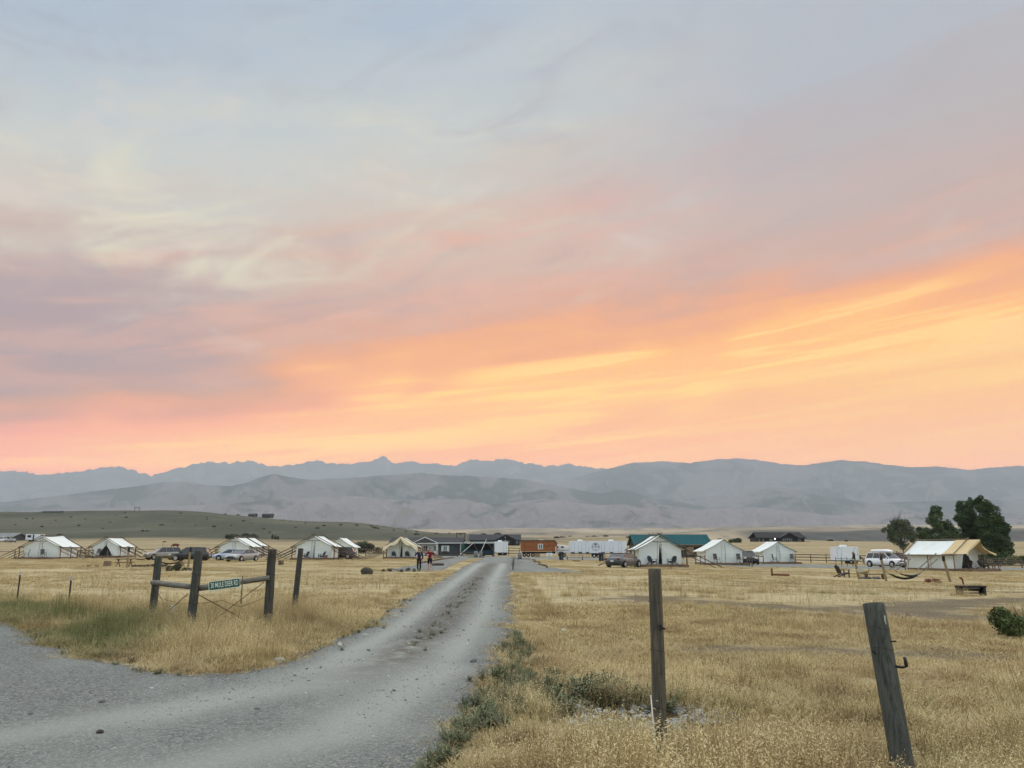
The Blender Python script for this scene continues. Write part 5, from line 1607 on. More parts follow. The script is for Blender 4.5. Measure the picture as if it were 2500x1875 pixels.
# black house on the rise at right
hc, hC = house('black_house', 'long black house with a lit lamp on the rise above the plain tents', 1851, 1966, 313, 4.5, 6.5, 8.5, 10, 'siding_black', 'siding_black', ov=.7, hip=0.8)
gm = lx(1926, 313, hc)
MB().prism([(gm - 3.4, -.6), (gm + 3.4, -.6), (gm + 3.4, 1.9), (gm, 3.6), (gm - 3.4, 1.9)], -1.4, 4.0).build('front_gable', 'siding_black', hc)
for s_ in (-1, 1):
    MB().prism([(gm, 3.62), (gm + s_ * 4.2, 1.5), (gm + s_ * 4.2, 1.75), (gm, 3.85)], -2.0, 4.5).build('gable_roof', 'shingle', hc)
window(hc, lx(1884, 313, hc), .95, 1.4, 1.1, -.02, 'siding_dark', 'glass_pale')
for k in range(5):
    window(hc, lx(1911 + 5 * k, 313, hc), 1.0 + .25 * (2 - abs(k - 2)) * .5, .55, .9, -1.42, 'siding_black', 'glass_pale', 1)
for c_ in (1950, 1955, 1855, 1865):
    window(hc, lx(c_, 313, hc), .95, .5, 1.2, -.02, 'siding_black', 'glass_pale', 1)
MB().lathe([(.02, -.28), (.2, -.2), (.28, 0), (.2, .2), (.02, .28)], (lx(1893, 313, hc), -.35, 1.45), 10).build('lamp', 'lamp', hc, smooth=True)
MB().box((lx(1974, 313, hc), .6, .05), (1.3, 1.2, .7)).build('side_steps', 'fence_wood', hc)
# ranch house at the left edge
hd, hD = house('ranch_house', 'low ranch house with a pale grey roof cut by the left edge', -75, 24, 300, 4.6, 6.6, 7.9, 9, 'siding_dark', 'shingle_grey', ov=.9)
MB().box((hD - .3, -.05, .9), (1.0, .1, 1.9)).build('corner_panel', 'siding_white', hd)
for k in range(3):
    window(hd, -2 + 2.6 * k, 1.0, .9, 1.0, -.02, 'siding_black', 'glass', 1)
# houses on the hill crest
def hill_house(label, col0, col1, Y, ze_py, zr_py, base_py, wall='siding_dark', roof='shingle', hip=0.0):
    f = lambda py: 1.6 + (1343.5 - py) / 1966 * Y
    t, h = house('hill_house', label, col0, col1, Y, f(base_py), f(ze_py), f(zr_py), 8, wall, roof, ov=.6, hip=hip)
    for k in range(3):
        window(t, -h * .6 + h * .6 * k, (f(ze_py) - f(base_py)) * .5, 1.0, .9, -.02, 'siding_black', 'glass', 1)
    return t
hill_house('long dark house alone on the left hill crest', 90, 131, 655, 1249.5, 1246.8, 1255, 'siding_black')
hill_house('small dark house, left of the pair on the hill crest', 600, 615, 690, 1256.5, 1253, 1260.5)
hill_house('reddish house, right of the pair on the hill crest', 634, 656, 690, 1256.5, 1253.5, 1262, 'chair_brown')
hill_house('dark roofed shed beyond the tents at the foot of the hill', 628, 640, 330, 1318.5, 1315, 1322)

# ---------------------------------------------------------------- fences and frames
def rail_fence(label, pts, h, n_rails, mat='fence_wood', pitch=2.6, pr=.08, rr=.05, name='rail_fence', square=True):
    p0 = Vector((pts[0][0], pts[0][1], gz(*pts[0])))
    t = thing(name, label, 'fence', p0)
    for (a, b) in zip(pts[:-1], pts[1:]):
        L = math.hypot(b[0] - a[0], b[1] - a[1])
        n = max(1, round(L / pitch))
        P_ = []
        for k in range(n + 1):
            x, y = a[0] + (b[0] - a[0]) * k / n, a[1] + (b[1] - a[1]) * k / n
            P_.append(Vector((x, y, gz(x, y))) - p0)
        for p in P_:
            log_post(MB(), p + Vector((0, 0, -.2)), p + Vector((0, 0, h + rnd.uniform(.02, .12))), pr, 8, 3, seed=int(p.x * 7) % 50).build('post', mat, t, smooth=True)
        for p, q in zip(P_[:-1], P_[1:]):
            for r_ in range(n_rails):
                z = h * (r_ + .9) / n_rails
                d = q - p
                o = MB().box((d.length / 2, -.07, 0), (d.length, .05, .13)).build('rail', mat, t) if square else log_post(MB(), (0, 0, 0), (d.length, 0, 0), rr, 7, 3, seed=r_).build('rail', mat, t, smooth=True)
                o.location = p + Vector((0, -.02, z + rnd.uniform(-.02, .02)))
                o.rotation_euler = d.to_track_quat('X', 'Z').to_euler()
    return t
def fpt(c, Y):
    return (X(c, Y), Y)
rail_fence('dark board fence right of the last plain tent', [fpt(1940, 132), fpt(2128, 132)], 1.35, 3)
rail_fence('dark board fence between the white SUV and the tan tent trees', [fpt(2128, 134), fpt(2215, 134)], 1.3, 3)
rail_fence('weathered board fence behind the tan porch at the right edge', [fpt(2385, 112), fpt(2490, 112)], 1.25, 4)
rail_fence('grey rail fence running out at the far right edge', [fpt(2490, 104), fpt(2620, 104)], 0.9, 2)
rail_fence('long single rail fence behind the left hand cars', [fpt(330, 140), fpt(530, 140)], 1.30, 1, square=False, pitch=4.6)
rail_fence('single rail fence left of the far left tent', [fpt(-60, 130), fpt(38, 130)], 1.15, 1, square=False, pitch=4.0)
rail_fence('dark rail fence behind the tents left of the walkers', [fpt(842, 142), fpt(945, 142)], 1.25, 2, pitch=3.2)
rail_fence('pole fence between the two left hand tents', [fpt(190, 128), fpt(228, 128)], 1.3, 3, square=False, pitch=1.4)
rail_fence('rail fence before the tan field beside the white camper', [fpt(1216, 175), fpt(1268, 175)], 1.7, 3, pitch=3)
rail_fence('dark corral rails in front of the teal barn', [fpt(1668, 150), fpt(1705, 150)], 1.5, 4, pitch=3)
rail_fence('wire and post fence in front of the grey house', [fpt(1075, 140), fpt(1160, 140)], 0.9, 2, pitch=2.6, mat='log_dark')
rail_fence('short picket section left of the tent right of the barn', [fpt(1697, 97), fpt(1720, 97)], 1.15, 1, square=False, pitch=.6, pr=.06)
rail_fence('two rough posts and rail right of the tent right of the barn', [fpt(1822, 96), fpt(1834, 90)], 1.2, 1, square=False, pitch=4, pr=.07)
rail_fence('short picket section left of the tent below the black house', [fpt(1840, 112), fpt(1862, 112)], 1.2, 1, square=False, pitch=.6, pr=.06)
rail_fence('thin black metal railing in front of the small white trailer', [fpt(2038, 103), fpt(2079, 103)], 1.15, 1, mat='black_paint', square=False, pitch=.75, pr=.035, rr=.025)
rail_fence('pole corner frame left of the tan tent', [fpt(2206, 92), fpt(2252, 90)], 1.25, 1, square=False, pitch=2, mat='log_brown')
def arch(label, col0, col1, Y, h, r, dz=0):
    x0, x1 = X(col0, Y), X(col1, Y)
    t = thing('ranch_gate', label, 'gate', (x0, Y, gz(x0, Y)))
    for x in (0, x1 - x0):
        MB().tube((x, 0, -.5), (x, 0, h), r).build('post', 'log_dark', t)
    MB().tube((-r * 2, 0, h), (x1 - x0 + r * 2, 0, h), r).build('crossbeam', 'log_dark', t)
arch('tall ranch gate frame on the left hill crest', 319, 330, 640, 4.2, .22)
arch('tall timber gate frame beside the dark house', 1115, 1134, 235, 4.4, .16)

def log_row(label, pts, name='log_edging'):
    t = thing(name, label, 'logs', (pts[0][0], pts[0][1], gz(*pts[0])))
    for i, (a, b) in enumerate(zip(pts[:-1], pts[1:])):
        pa_, pb_ = (Vector((p[0], p[1], gz(*p) + .08)) - t.location for p in (a, b))
        rail_obj(pa_, pa_.lerp(pb_, .94), .10, 'log_dark', t, 40 + i, 'log', 8, 4)
log_row('row of dark logs edging the gravel left of the lane', [(-9.8 + .1 * math.sin(k), 82 + 5.6 * k) for k in range(10)])
log_row('row of rough logs edging the gravel right of the lane', [(3.1 + .25 * math.sin(k * 2), 70 + 6.2 * k) for k in range(9)])
MB_l = rail_obj((-7.6, 73.5, gz(-7.6, 73.5) + .12), (-6.4, 73.9, gz(-6.4, 73.9) + .12), .14, 'log_dark', None, 61, 'log', 8, 4)
tag(MB_l, 'single dark log lying between the two walkers', 'log')

# ---------------------------------------------------------------- hammocks on their posts
def hammock_post(label, col_, Y, h, lean=0.0):
    x, y, z = spot(col_, Y)
    t = post_thing('hammock_post', label, (x, y, z), (x + lean, y, z + h), .085, 'post_tan', int(col_) % 40)
    t['category'] = 'post'
    t['group'] = 'hammock posts'
    MB().lathe([(.092, 0), (.096, .05), (.096, .34), (.088, .38)], (lean * .86, 0, h - .46), 12).build('strap_wrap', 'black_paint', t)
    return Vector((x + lean, y, z + h - .3))
a1 = hammock_post('tan post nearest the lone black chair, holding the right hammocks', 2092, 56, 1.85, -.3)
a2 = hammock_post('tan post in front of the white SUV, holding two hammocks', 2157, 52.5, 1.85, -.25)
a3 = hammock_post('tan post at the right end of the right hammocks', 2312, 52.5, 1.8, -.35)
b1 = hammock_post('slim tan post at the left end of the left hammocks', 314, 66, 1.75, .02)
b2 = hammock_post('tan post between the left hammock and the black SUV', 463, 66, 1.75, .1)
def hammock(label, p, q, sag, width, mat, side=-1):
    t = thing('hammock', label, 'hammock', p, 0, 'hammocks slung between posts')
    d = q - p
    perp = Vector((-d.y, d.x, 0)).normalized()
    grid = []
    for i in range(15):
        f = i / 14
        row = []
        w = width * math.sin(f * PI) ** .55
        for j in range(7):
            g = j / 6 - .5
            pt = d * (.14 + .72 * f) + perp * (w * g * 2)
            pt.z -= sag * 4 * (.14 + .72 * f) * (1 - (.14 + .72 * f)) - 1.5 * w * g * g
            row.append(pt)
        grid.append(row)
    MB().sheet(grid).build('bed', mat, t, smooth=True)
    for f0, f1 in ((0, .14), (1, .86)):
        e = d * f1
        e.z -= sag * 4 * f1 * (1 - f1)
        MB().path([d * f0, e], .012, 5).build('strap', 'black_paint', t)
hammock('olive hammock slung left of the post before the white SUV', a1 + Vector((.1, 0, -.55)), a2 + Vector((-.4, .9, -.75)), .50, .32, 'hammock_cloth')
hammock('dark hammock sagging nearly to the ground at the right', a2 + Vector((0, 0, -.65)), a3 + Vector((-1.3, 0, -.7)), .72, .35, 'hammock_dark')
hammock('olive hammock hung just above the dark one at the right', a2 + Vector((1.0, .5, -.75)), a3 + Vector((-.9, .3, -.45)), .62, .32, 'hammock_cloth')
hammock('small dark hammock at the left post of the left hammocks', b1 + Vector((.05, 0, -.5)), b1 + Vector((2.0, .6, -.35)), .38, .22, 'hammock_dark')
hammock('wide olive hammock behind the left brace post', b1 + Vector((1.5, 0, -.30)), b2 + Vector((-.8, 0, -.40)), .30, .55, 'hammock_cloth')
hammock('dark hammock hanging low below the black SUV', b1 + Vector((2.2, -.4, -.55)), b2 + Vector((-.2, -.2, -.55)), .62, .3, 'hammock_dark')

# fire ring, benches and oddments by the hammocks
fr_ = thing('fire_ring', 'low stone fire ring with a plank seat by the right hammocks', 'fire pit', spot(2118, 57))
for k in range(9):
    me_ = rock_mesh(70 + k, 1)
    me_.materials.append(M['rock_grey'])
    o = bpy.data.objects.new('stone', me_)
    C.objects.link(o)
    o.parent = fr_
    o.location = (.55 * math.cos(k * .7), .55 * math.sin(k * .7), .08)
    o.scale = (.17,) * 3
MB().box((.2, -.3, .34), (1.4, .3, .06)).build('plank_seat', 'log_dark', fr_)
for s_ in (-.4, .8):
    MB().box((s_, -.3, .16), (.12, .28, .32)).build('leg', 'log_dark', fr_)
dp_ = thing('wood_heap', 'small heap of brown wood scraps in front of the tan tent', 'wood heap', spot(2266, 50))
for k in range(12):
    a = rnd.uniform(0, PI)
    p = Vector((rnd.uniform(-.4, .4), rnd.uniform(-.2, .2), .06 + .05 * (k % 4)))
    d = Vector((math.cos(a), math.sin(a), rnd.uniform(-.1, .2))) * .22
    MB().tube(p - d, p + d, .04, .03, 6).build('stick', 'rust', dp_)
pw = thing('firewood_row', 'row of split firewood and a stump left of the left hammocks', 'firewood', spot(330, 68))
for k in range(16):
    x = -.2 + k * .19
    MB().tube((x, rnd.uniform(-.2, .2), .1), (x + rnd.uniform(.2, .5), rnd.uniform(-.2, .2), .1 + rnd.uniform(0, .16)), .075, .06, 7).build('billet', 'log_dark', pw)
stp = thing('stump', 'squat brown stump or crate in front of the second tent', 'stump', spot(266, 72))
MB().lathe([(.38, 0), (.34, .1), (.32, .45), (.26, .47)], (0, 0, 0), 12).build('trunk', 'log_brown', stp)
MB().lathe([(.10, .471), (.25, .478), (.02, .48)], (0, 0, 0), 10).build('cut_face', 'stall_wood', stp)
for i, c_ in enumerate((221, 241)):
    b_ = MB().box((0, 0, .07), (.30, .2, .14)).build('stone_block', 'log_brown', bev=.02)
    b_.location = spot(c_, 70)
    tag(b_, ['small brown block on the grass, left of two in front of the second tent', 'small brown block on the grass, right of two in front of the second tent'][i], 'block')
pt_ = thing('picnic_table', 'small dark picnic table by the slim hammock post', 'table', spot(307, 69), R(10))
MB().box((0, 0, .66), (1.3, .6, .05)).build('top', 'log_dark', pt_)
for s_ in (-1, 1):
    MB().box((0, s_ * .55, .36), (1.3, .22, .05)).build('seat', 'log_dark', pt_)
    MB().tube((s_ * .5, -.55, 0), (s_ * .5, .25, .66), .04).tube((s_ * .5, .55, 0), (s_ * .5, -.25, .66), .04).build('leg_frame', 'log_dark', pt_)
crt = thing('slatted_crate', 'pale slatted crate in front of the black SUV', 'crate', spot(445, 70))
for k in range(4):
    MB().box((0, -.22, .08 + .12 * k), (.46, .03, .09)).build('slat', 'stall_wood', crt)
MB().box((0, 0, .23), (.44, .4, .44)).build('body', 'post_tan', crt)
bl_ = thing('log_round', 'cut log standing on end right of the tall brace post', 'log', spot(688, 77))
MB().lathe([(.28, 0), (.27, .2), (.27, .42), (.25, .44)], (0, 0, 0), 12).build('trunk', 'log_brown', bl_)
MB().box((0, -.27, .22), (.10, .05, .38)).build('bark_strip', 'log_dark', bl_)
# ---------------------------------------------------------------- people
def skin_chain(name, chains, mat, parent, sub=1, root=None):
    """chains: lists of (x, y, z, radius); points at the same place are welded"""
    vs, es, rs, key = [], [], [], {}
    for ch in chains:
        prev = None
        for x, y, z, r in ch:
            k = (round(x, 3), round(y, 3), round(z, 3))
            if k not in key:
                key[k] = len(vs)
                vs.append((x, y, z)); rs.append(r)
            i = key[k]
            if prev is not None and prev != i:
                es.append((prev, i))
            prev = i
    me = bpy.data.meshes.new(name)
    me.from_pydata(vs, es, [])
    o = bpy.data.objects.new(name, me)
    C.objects.link(o)
    sk = o.modifiers.new('skin', 'SKIN')
    sk.use_smooth_shade = True
    for i, r in enumerate(rs):
        rr_ = r if isinstance(r, tuple) else (r, r)
        me.skin_vertices[0].data[i].radius = rr_
        me.skin_vertices[0].data[i].use_root = (i == 0)
    if sub:
        ss = o.modifiers.new('smooth', 'SUBSURF')
        ss.levels = sub; ss.render_levels = sub
    me.materials.append(M[mat])
    o.parent = parent
    return o

def hand_chains(w, d, side):
    """five short chains from the wrist: palm, four fingers bent at the knuckle, thumb off the side"""
    w, d = Vector(w), Vector(d).normalized()
    s_ = d.cross(Vector((0, 1, 0)))
    if s_.length < .1:
        s_ = Vector((1, 0, 0))
    s_.normalize()
    n_ = d.cross(s_)
    p = w + d * .07
    out = [[(*w, .026), (*p, .03)]]
    for k, L in enumerate((.062, .072, .068, .052)):
        b = p + s_ * (.012 * (k - 1.5) * 1.5) + d * .025
        m = b + d * L * .55 + n_ * .008
        e = m + d * L * .4 + n_ * .022
        out.append([(*p, .03), (*b, .010), (*m, .009), (*e, .008)])
    tb = w + d * .03 + s_ * side * .03
    out.append([(*w, .026), (*tb, .012), (*(tb + d * .045 + s_ * side * .012 + n_ * .015), .010)])
    return out

def person(label, loc, rz, pose):
    t = thing('person', label, 'person', loc, rz)
    hip, neck = Vector((0, 0, .90)), Vector(pose.get('neck', (0, -.02, 1.40)))
    head = neck + Vector(pose.get('head', (0, -.02, .17)))
    sp_ = hip.lerp(neck, .45)
    ch = hip.lerp(neck, .8)
    body = [[(*hip, (.15, .10)), (*sp_, (.13, .095)), (*ch, (.155, .10)), (*neck, .055), (*(neck + (head - neck) * .45), .055), (*head, (.078, .09)), (*(head + Vector((0, .005, .07))), (.065, .078))],
            [(*head, (.078, .09)), (*(head + Vector((0, -.095, -.015))), .016)]]
    for s_ in (-1, 1):
        body.append([(*head, (.078, .09)), (*(head + Vector((s_ * .08, .01, 0))), .014)])
    legs, arms = [], []
    for s_ in (-1, 1):
        hp = hip + Vector((s_ * .095, 0, -.06))
        k, a = Vector(pose['knee'][s_]), Vector(pose['foot'][s_])
        lg = [(*hip, (.15, .10)), (*hp, .088), (*hp.lerp(k, .5), .078), (*k, .055), (*k.lerp(a, .35), .056), (*a, .038)]
        body.append(lg + [(a.x, a.y - .13, a.z - .045, .032)])
        legs.append(lg)
        sh_ = neck + Vector((s_ * .17, .01, -.07))
        e, w = Vector(pose['elbow'][s_]), Vector(pose['wrist'][s_])
        am = [(*ch, (.155, .10)), (*sh_, .058), (*sh_.lerp(e, .5), .048), (*e, .040), (*e.lerp(w, .4), .038), (*w, .026)]
        body.append(am)
        arms.append(am)
        body += hand_chains(w, w - e, -s_)
    skin_chain('body', body, 'skin', t)
    def grow(c, d, n=None):
        out = []
        for p in (c[:n] if n else c):
            r = p[3]
            out.append((p[0], p[1], p[2], tuple(v + d for v in r) if isinstance(r, tuple) else r + d))
        return out
    top = [grow(body[0], .022, 3) + [(neck.x, neck.y, neck.z - .05, .075)]] + [grow(a, .018, pose.get('sleeve', 6)) for a in arms]
    top[0] = [(hip.x, hip.y, hip.z - .04, (.165, .118))] + top[0]
    skin_chain('jacket', top, pose['top'], t)
    bot = [grow(l, .018, pose.get('leg_n', 6)) for l in legs]
    skin_chain('trousers', bot, pose['bottom'], t)
    for s_ in (-1, 1):
        a = Vector(pose['foot'][s_])
        skin_chain('shoe', [[(a.x, a.y + .05, a.z - .04, .045), (a.x, a.y - .06, a.z - .05, (.048, .035)), (a.x, a.y - .17, a.z - .06, (.04, .026))]], 'cloth_black', t)
        MB().lathe([(.002, -.006), (.011, 0), (.002, .006)], (head.x + s_ * .03, head.y - .088, head.z + .012), 8, 'y').build('eye', 'black_paint', t)
    MB().box((head.x, head.y - .088, head.z - .05), (.045, .012, .010)).build('mouth', 'chair_brown', t)
    hc_ = [[(head.x, head.y + .025, head.z + .015, (.088, .088)), (head.x, head.y + .02, head.z + .085, (.078, .082)), (head.x, head.y + .015, head.z + .125, .045)]]
    if pose.get('bun'):
        hc_.append([(head.x, head.y + .02, head.z + .085, (.078, .082)), (head.x, head.y + .04, head.z + .17, .045)])
    else:
        hc_.append([(head.x, head.y + .025, head.z + .015, (.088, .088)), (head.x, head.y + .09, head.z - .12, .06), (head.x, head.y + .10, head.z - .22, .04)])
    skin_chain('hair', hc_, 'hair_dark', t)
    return t, head
pz = dict(neck=(0, -.02, 1.40), knee={-1: (-.10, -.07, .47), 1: (.10, .05, .47)}, foot={-1: (-.10, -.08, .08), 1: (.11, .12, .10)},
          elbow={-1: (-.31, -.05, 1.10), 1: (.27, .03, 1.08)}, wrist={-1: (-.31, -.24, 1.24), 1: (.26, -.02, .84)}, top='cloth_navy', bottom='cloth_black', bun=True)
p1, _ = person('person with tied up hair, in a navy jacket and dark leggings, walking down the gravel', spot(1024, 60.5), R(10), pz)
MB().box((.075, -.125, 1.26), (.045, .012, .05)).build('chest_logo', 'white_trim', p1)
mug = MB().lathe([(.03, 0), (.036, .01), (.036, .09), (.03, .095)], (0, 0, 0), 10).build('mug', 'black_paint')
mug.location = Vector(p1.location) + Vector((-.31 * math.cos(R(10)) + .30 * math.sin(R(10)), -.31 * math.sin(R(10)) - .30 * math.cos(R(10)), 1.29))
tag(mug, 'dark mug held up by the person in the navy jacket', 'mug')
pz2 = dict(neck=(0, -.02, 1.41), knee={-1: (-.10, .04, .47), 1: (.11, -.09, .47)}, foot={-1: (-.10, .10, .10), 1: (.11, -.10, .08)},
           elbow={-1: (-.36, -.04, 1.13), 1: (.37, -.02, 1.15)}, wrist={-1: (-.22, -.26, 1.15), 1: (.26, -.20, 1.08)}, top='cloth_red', bottom='cloth_black', leg_n=4)
p2, _ = person('person in a red jacket and black shorts, walking beside the navy jacket', spot(1050, 61.0), R(4), pz2)
ph = MB().box((0, 0, 0), (.15, .02, .075)).build('phone', 'white_trim', bev=.008)
ph.location = Vector(p2.location) + Vector((-.14, -.33, 1.17))
tag(ph, 'pale phone held by the person in red', 'phone')
pz3 = dict(neck=(.36, -.05, 1.20), head=(.17, -.03, .05), knee={-1: (-.08, -.05, .47), 1: (.12, -.02, .47)}, foot={-1: (-.12, .02, .08), 1: (.12, .06, .08)},
           elbow={-1: (.42, -.15, .92), 1: (.50, .02, .92)}, wrist={-1: (.55, -.18, .72), 1: (.60, .0, .72)}, top='cloth_green', bottom='cloth_khaki')
person('person in a green shirt bending over beside the small white trailer', spot(2106, 122), R(190), pz3)

# cow grazing behind the cars
cw = thing('cow', 'reddish brown cow grazing beyond the cars at left', 'cow', spot(428, 205), R(175))
skin_chain('body', [[(-.75, 0, 1.12, .20), (-.45, 0, 1.12, (.27, .33)), (0, 0, 1.06, (.30, .36)), (.45, 0, 1.08, (.27, .35)), (.72, 0, 1.12, (.20, .24)), (1.02, 0, .92, .14), (1.22, 0, .58, .12), (1.38, 0, .34, .085)],
                    [(-.45, 0, 1.12, (.27, .33)), (-.55, .17, .75, .12), (-.42, .17, .62, .09), (-.62, .17, .38, .06), (-.58, .17, .05, .06)], [(-.45, 0, 1.12, (.27, .33)), (-.55, -.17, .75, .12), (-.42, -.17, .62, .09), (-.62, -.17, .38, .06), (-.58, -.17, .05, .06)],
                    [(.45, 0, 1.08, (.27, .35)), (.50, .16, .70, .10), (.50, .16, .38, .06), (.50, .16, .05, .055)], [(.45, 0, 1.08, (.27, .35)), (.54, -.16, .70, .10), (.56, -.16, .38, .06), (.56, -.16, .05, .055)],
                    [(-.75, 0, 1.12, .20), (-.86, 0, 1.0, .035), (-.88, 0, .55, .03)], [(1.22, 0, .58, .12), (1.14, .18, .66, .03)], [(1.22, 0, .58, .12), (1.14, -.18, .66, .03)]], 'cow_hide', cw, 1)

# ---------------------------------------------------------------- trees and bushes
def leaf_cloud(name, mat, parent, clumps, n, size, seed, droop=0.0):
    """many small leaf faces spread through the crown's clumps"""
    rg = np.random.default_rng(seed)
    w = np.array([c[3] ** 2 for c in clumps]); w = w / w.sum()
    ci = rg.choice(len(clumps), n, p=w)
    cc = np.array([c[:3] for c in clumps])[ci]
    cr = np.array([c[3] for c in clumps])[ci]
    cz = np.array([c[4] if len(c) > 4 else 1.0 for c in clumps])[ci]
    v = rg.normal(size=(n, 3)); v /= np.linalg.norm(v, axis=1)[:, None]
    rad = cr * rg.uniform(.25, 1.08, n) ** .5
    p = cc + v * rad[:, None] * np.stack([np.ones(n), np.ones(n), cz], 1)
    a = rg.normal(size=(n, 3)); a /= np.linalg.norm(a, axis=1)[:, None]
    a[:, 2] -= droop
    b = np.cross(a, rg.normal(size=(n, 3))); b /= np.linalg.norm(b, axis=1)[:, None]
    s_ = size * rg.uniform(.6, 1.4, n)[:, None]
    a = a * s_; b = b * s_ * .5
    V = np.stack([p - a, p + b, p + a, p - b], 1).reshape(-1, 3)
    me = bpy.data.meshes.new(name)
    me.vertices.add(4 * n)
    me.vertices.foreach_set('co', V.astype(np.float32).ravel())
    me.loops.add(4 * n)
    me.loops.foreach_set('vertex_index', np.arange(4 * n, dtype=np.int32))
    me.polygons.add(n)
    me.polygons.foreach_set('loop_start', (np.arange(n) * 4).astype(np.int32))
    me.update(calc_edges=True)
    me.materials.append(M[mat])
    o = bpy.data.objects.new(name, me)
    C.objects.link(o)
    o.parent = parent
    return o
def lobe_tree(label, Y, lobes, mat, seed, n, leaf, root, limbs=9, trunk_r=.2, twigs=0):
    """crown built from leafy lobes (column, row, radius in photo pixels) at the tree's own distance"""
    r_ = random.Random(seed)
    x0, y0, z0 = spot(root, Y)
    t = thing('cottonwood_tree', label, 'tree', (x0, Y, z0), 0, 'trees behind the tan tent')
    k = Y / 1966.0
    L = []
    for c_, r0, rad in lobes:
        L.append((Vector((X(c_, Y) - x0, r_.uniform(-.8, .8), 1.6 + (1343.5 - r0) * k - z0)), rad * k))
    clumps = []
    for c, rad in L:
        m_ = max(5, int(9 * rad))
        for q in range(m_):
            v = Vector((r_.gauss(0, 1), r_.gauss(0, 1), r_.gauss(0, 1))).normalized()
            clumps.append((*(c + v * rad * r_.uniform(.35, .95)), rad * r_.uniform(.32, .58) + .10, r_.uniform(.6, 1.1)))
    leaf_cloud('crown', mat, t, clumps, n, leaf, seed)
    mb = MB()
    top = max(L, key=lambda q: q[0].z)[0]
    mid = Vector((top.x * .35, 0, top.z * .45))
    mb.path([(0, 0, -.4), (mid.x * .4, 0, mid.z * .5), mid, top], [trunk_r, trunk_r * .8, trunk_r * .5, .03], 8)
    for c, rad in L:
        st_ = Vector((mid.x * .5, 0, r_.uniform(.25, .55) * top.z)) if c.z > top.z * .4 else Vector((0, 0, .6))
        mb.path([st_, st_.lerp(c, .5) + Vector((0, 0, -.1 * rad)), c, c + Vector((r_.uniform(-.3, .3), 0, rad * .9))], [trunk_r * .4, trunk_r * .28, .04, .01], 6)
    for q in range(twigs):
        c, rad = r_.choice(L[:3])
        d = Vector((r_.uniform(-.7, .7), r_.uniform(-.3, .3), 1.0)) * (rad * 1.7)
        mb.path([c, c + d * .6, c + d * 1.1 + Vector((r_.uniform(-.2, .2), 0, .2))], [.03, .018, .006], 5)
    mb.build('trunk', 'bark', t, smooth=True)
    return t
lobe_tree('thin grey green tree with bare top twigs, left of the big trees', 140, [(2195, 1277, 17), (2180, 1290, 15), (2215, 1286, 16), (2196, 1302, 21), (2222, 1308, 15), (2177, 1312, 13), (2206, 1326, 15), (2167, 1292, 7), (2232, 1290, 7)], 'leaf_grey', 4, 8000, .13, 2208, twigs=14, trunk_r=.16)
lobe_tree('mid green tapering tree between the thin tree and the big ones', 146, [(2291, 1242, 11), (2301, 1257, 17), (2285, 1274, 16), (2316, 1280, 16), (2296, 1300, 22), (2330, 1298, 13), (2270, 1298, 12), (2312, 1318, 20)], 'leaf_mid', 8, 15000, .15, 2300)
lobe_tree('low green tree filling the gap left of the mid green tree', 143, [(2256, 1296, 9), (2247, 1311, 12), (2263, 1316, 14), (2283, 1321, 14), (2237, 1318, 7), (2262, 1333, 16)], 'leaf_mid', 15, 8000, .14, 2262, trunk_r=.12)
lobe_tree('big dark green tree with a notched top, left one of the tall pair', 152, [(2362, 1231, 12), (2386, 1228, 14), (2371, 1248, 22), (2354, 1274, 20), (2381, 1283, 27), (2360, 1306, 20), (2384, 1322, 28), (2350, 1330, 14)], 'leaf_dark', 12, 28000, .17, 2372, trunk_r=.3)
lobe_tree('big dark green tree, rightmost of the tall pair beside the hedge', 147, [(2406, 1224, 12), (2421, 1239, 19), (2431, 1264, 24), (2442, 1294, 26), (2460, 1282, 10), (2456, 1320, 23), (2420, 1318, 28), (2440, 1345, 23), (2464, 1344, 12), (2412, 1292, 22)], 'leaf_dark', 19, 32000, .17, 2428, trunk_r=.3)
def bush(label, col_, Y, w, h, mat, seed, n=900, leaf=.12, name='bush', group=None, stems=True, d=None, dz=0.0):
    r_ = random.Random(seed)
    t = thing(name, label, 'bush', spot(col_, Y, dz), 0, group)
    cl = []
    for k in range(max(5, int(w * 3))):
        x = r_.uniform(-.5, .5) * w
        cl.append((x, r_.uniform(-.5, .5) * (d or w) * .6, h * r_.uniform(.25, .62) * (1 - (x / w) ** 2), h * r_.uniform(.28, .42)))
    leaf_cloud('crown', mat, t, cl, n, leaf, seed)
    if stems:
        mb = MB()
        for k in range(5):
            a = r_.uniform(0, 2 * PI)
            mb.path([(0, 0, -.1), (math.cos(a) * w * .15, math.sin(a) * w * .15, h * .4), (math.cos(a) * w * .3, math.sin(a) * w * .3, h * .75)], [.03, .02, .008], 5)
        mb.build('stem', 'bark', t)
    return t
bush('dark undergrowth below the big trees behind the tan tent', 2400, 136, 6.5, 3.0, 'leaf_dark', 31, 5000, .16)
bush('pale green bush behind the tan porch', 2378, 128, 2.4, 3.2, 'leaf_mid', 33, 1800, .14)
bush('clipped green hedge at the right edge behind the board fence', 2530, 134, 10.0, 2.0, 'leaf_shrub', 35, 9000, .12, name='hedge', d=1.6)
bush('dark green bush behind the small tent left of the walkers', 900, 165, 4.6, 2.2, 'leaf_sage', 36, 3500, .14)
bush('pale scrub behind the roof of the tent left of the walkers', 872, 215, 6.5, 2.4, 'leaf_grey', 38, 2500, .16)
bush('dark round bush on the rise between the white tents and the black house', 1797, 300, 4.2, 2.1, 'leaf_dark', 41, 2200, .18)
bush('low dark trees behind the roof of the tent with the sedans', 590, 325, 12, 2.4, 'leaf_sage', 43, 3500, .25)
bush('green leafy shrub cut by the right edge of the field', 2480, 16.0, 1.05, .75, 'leaf_shrub', 45, 2600, .038)
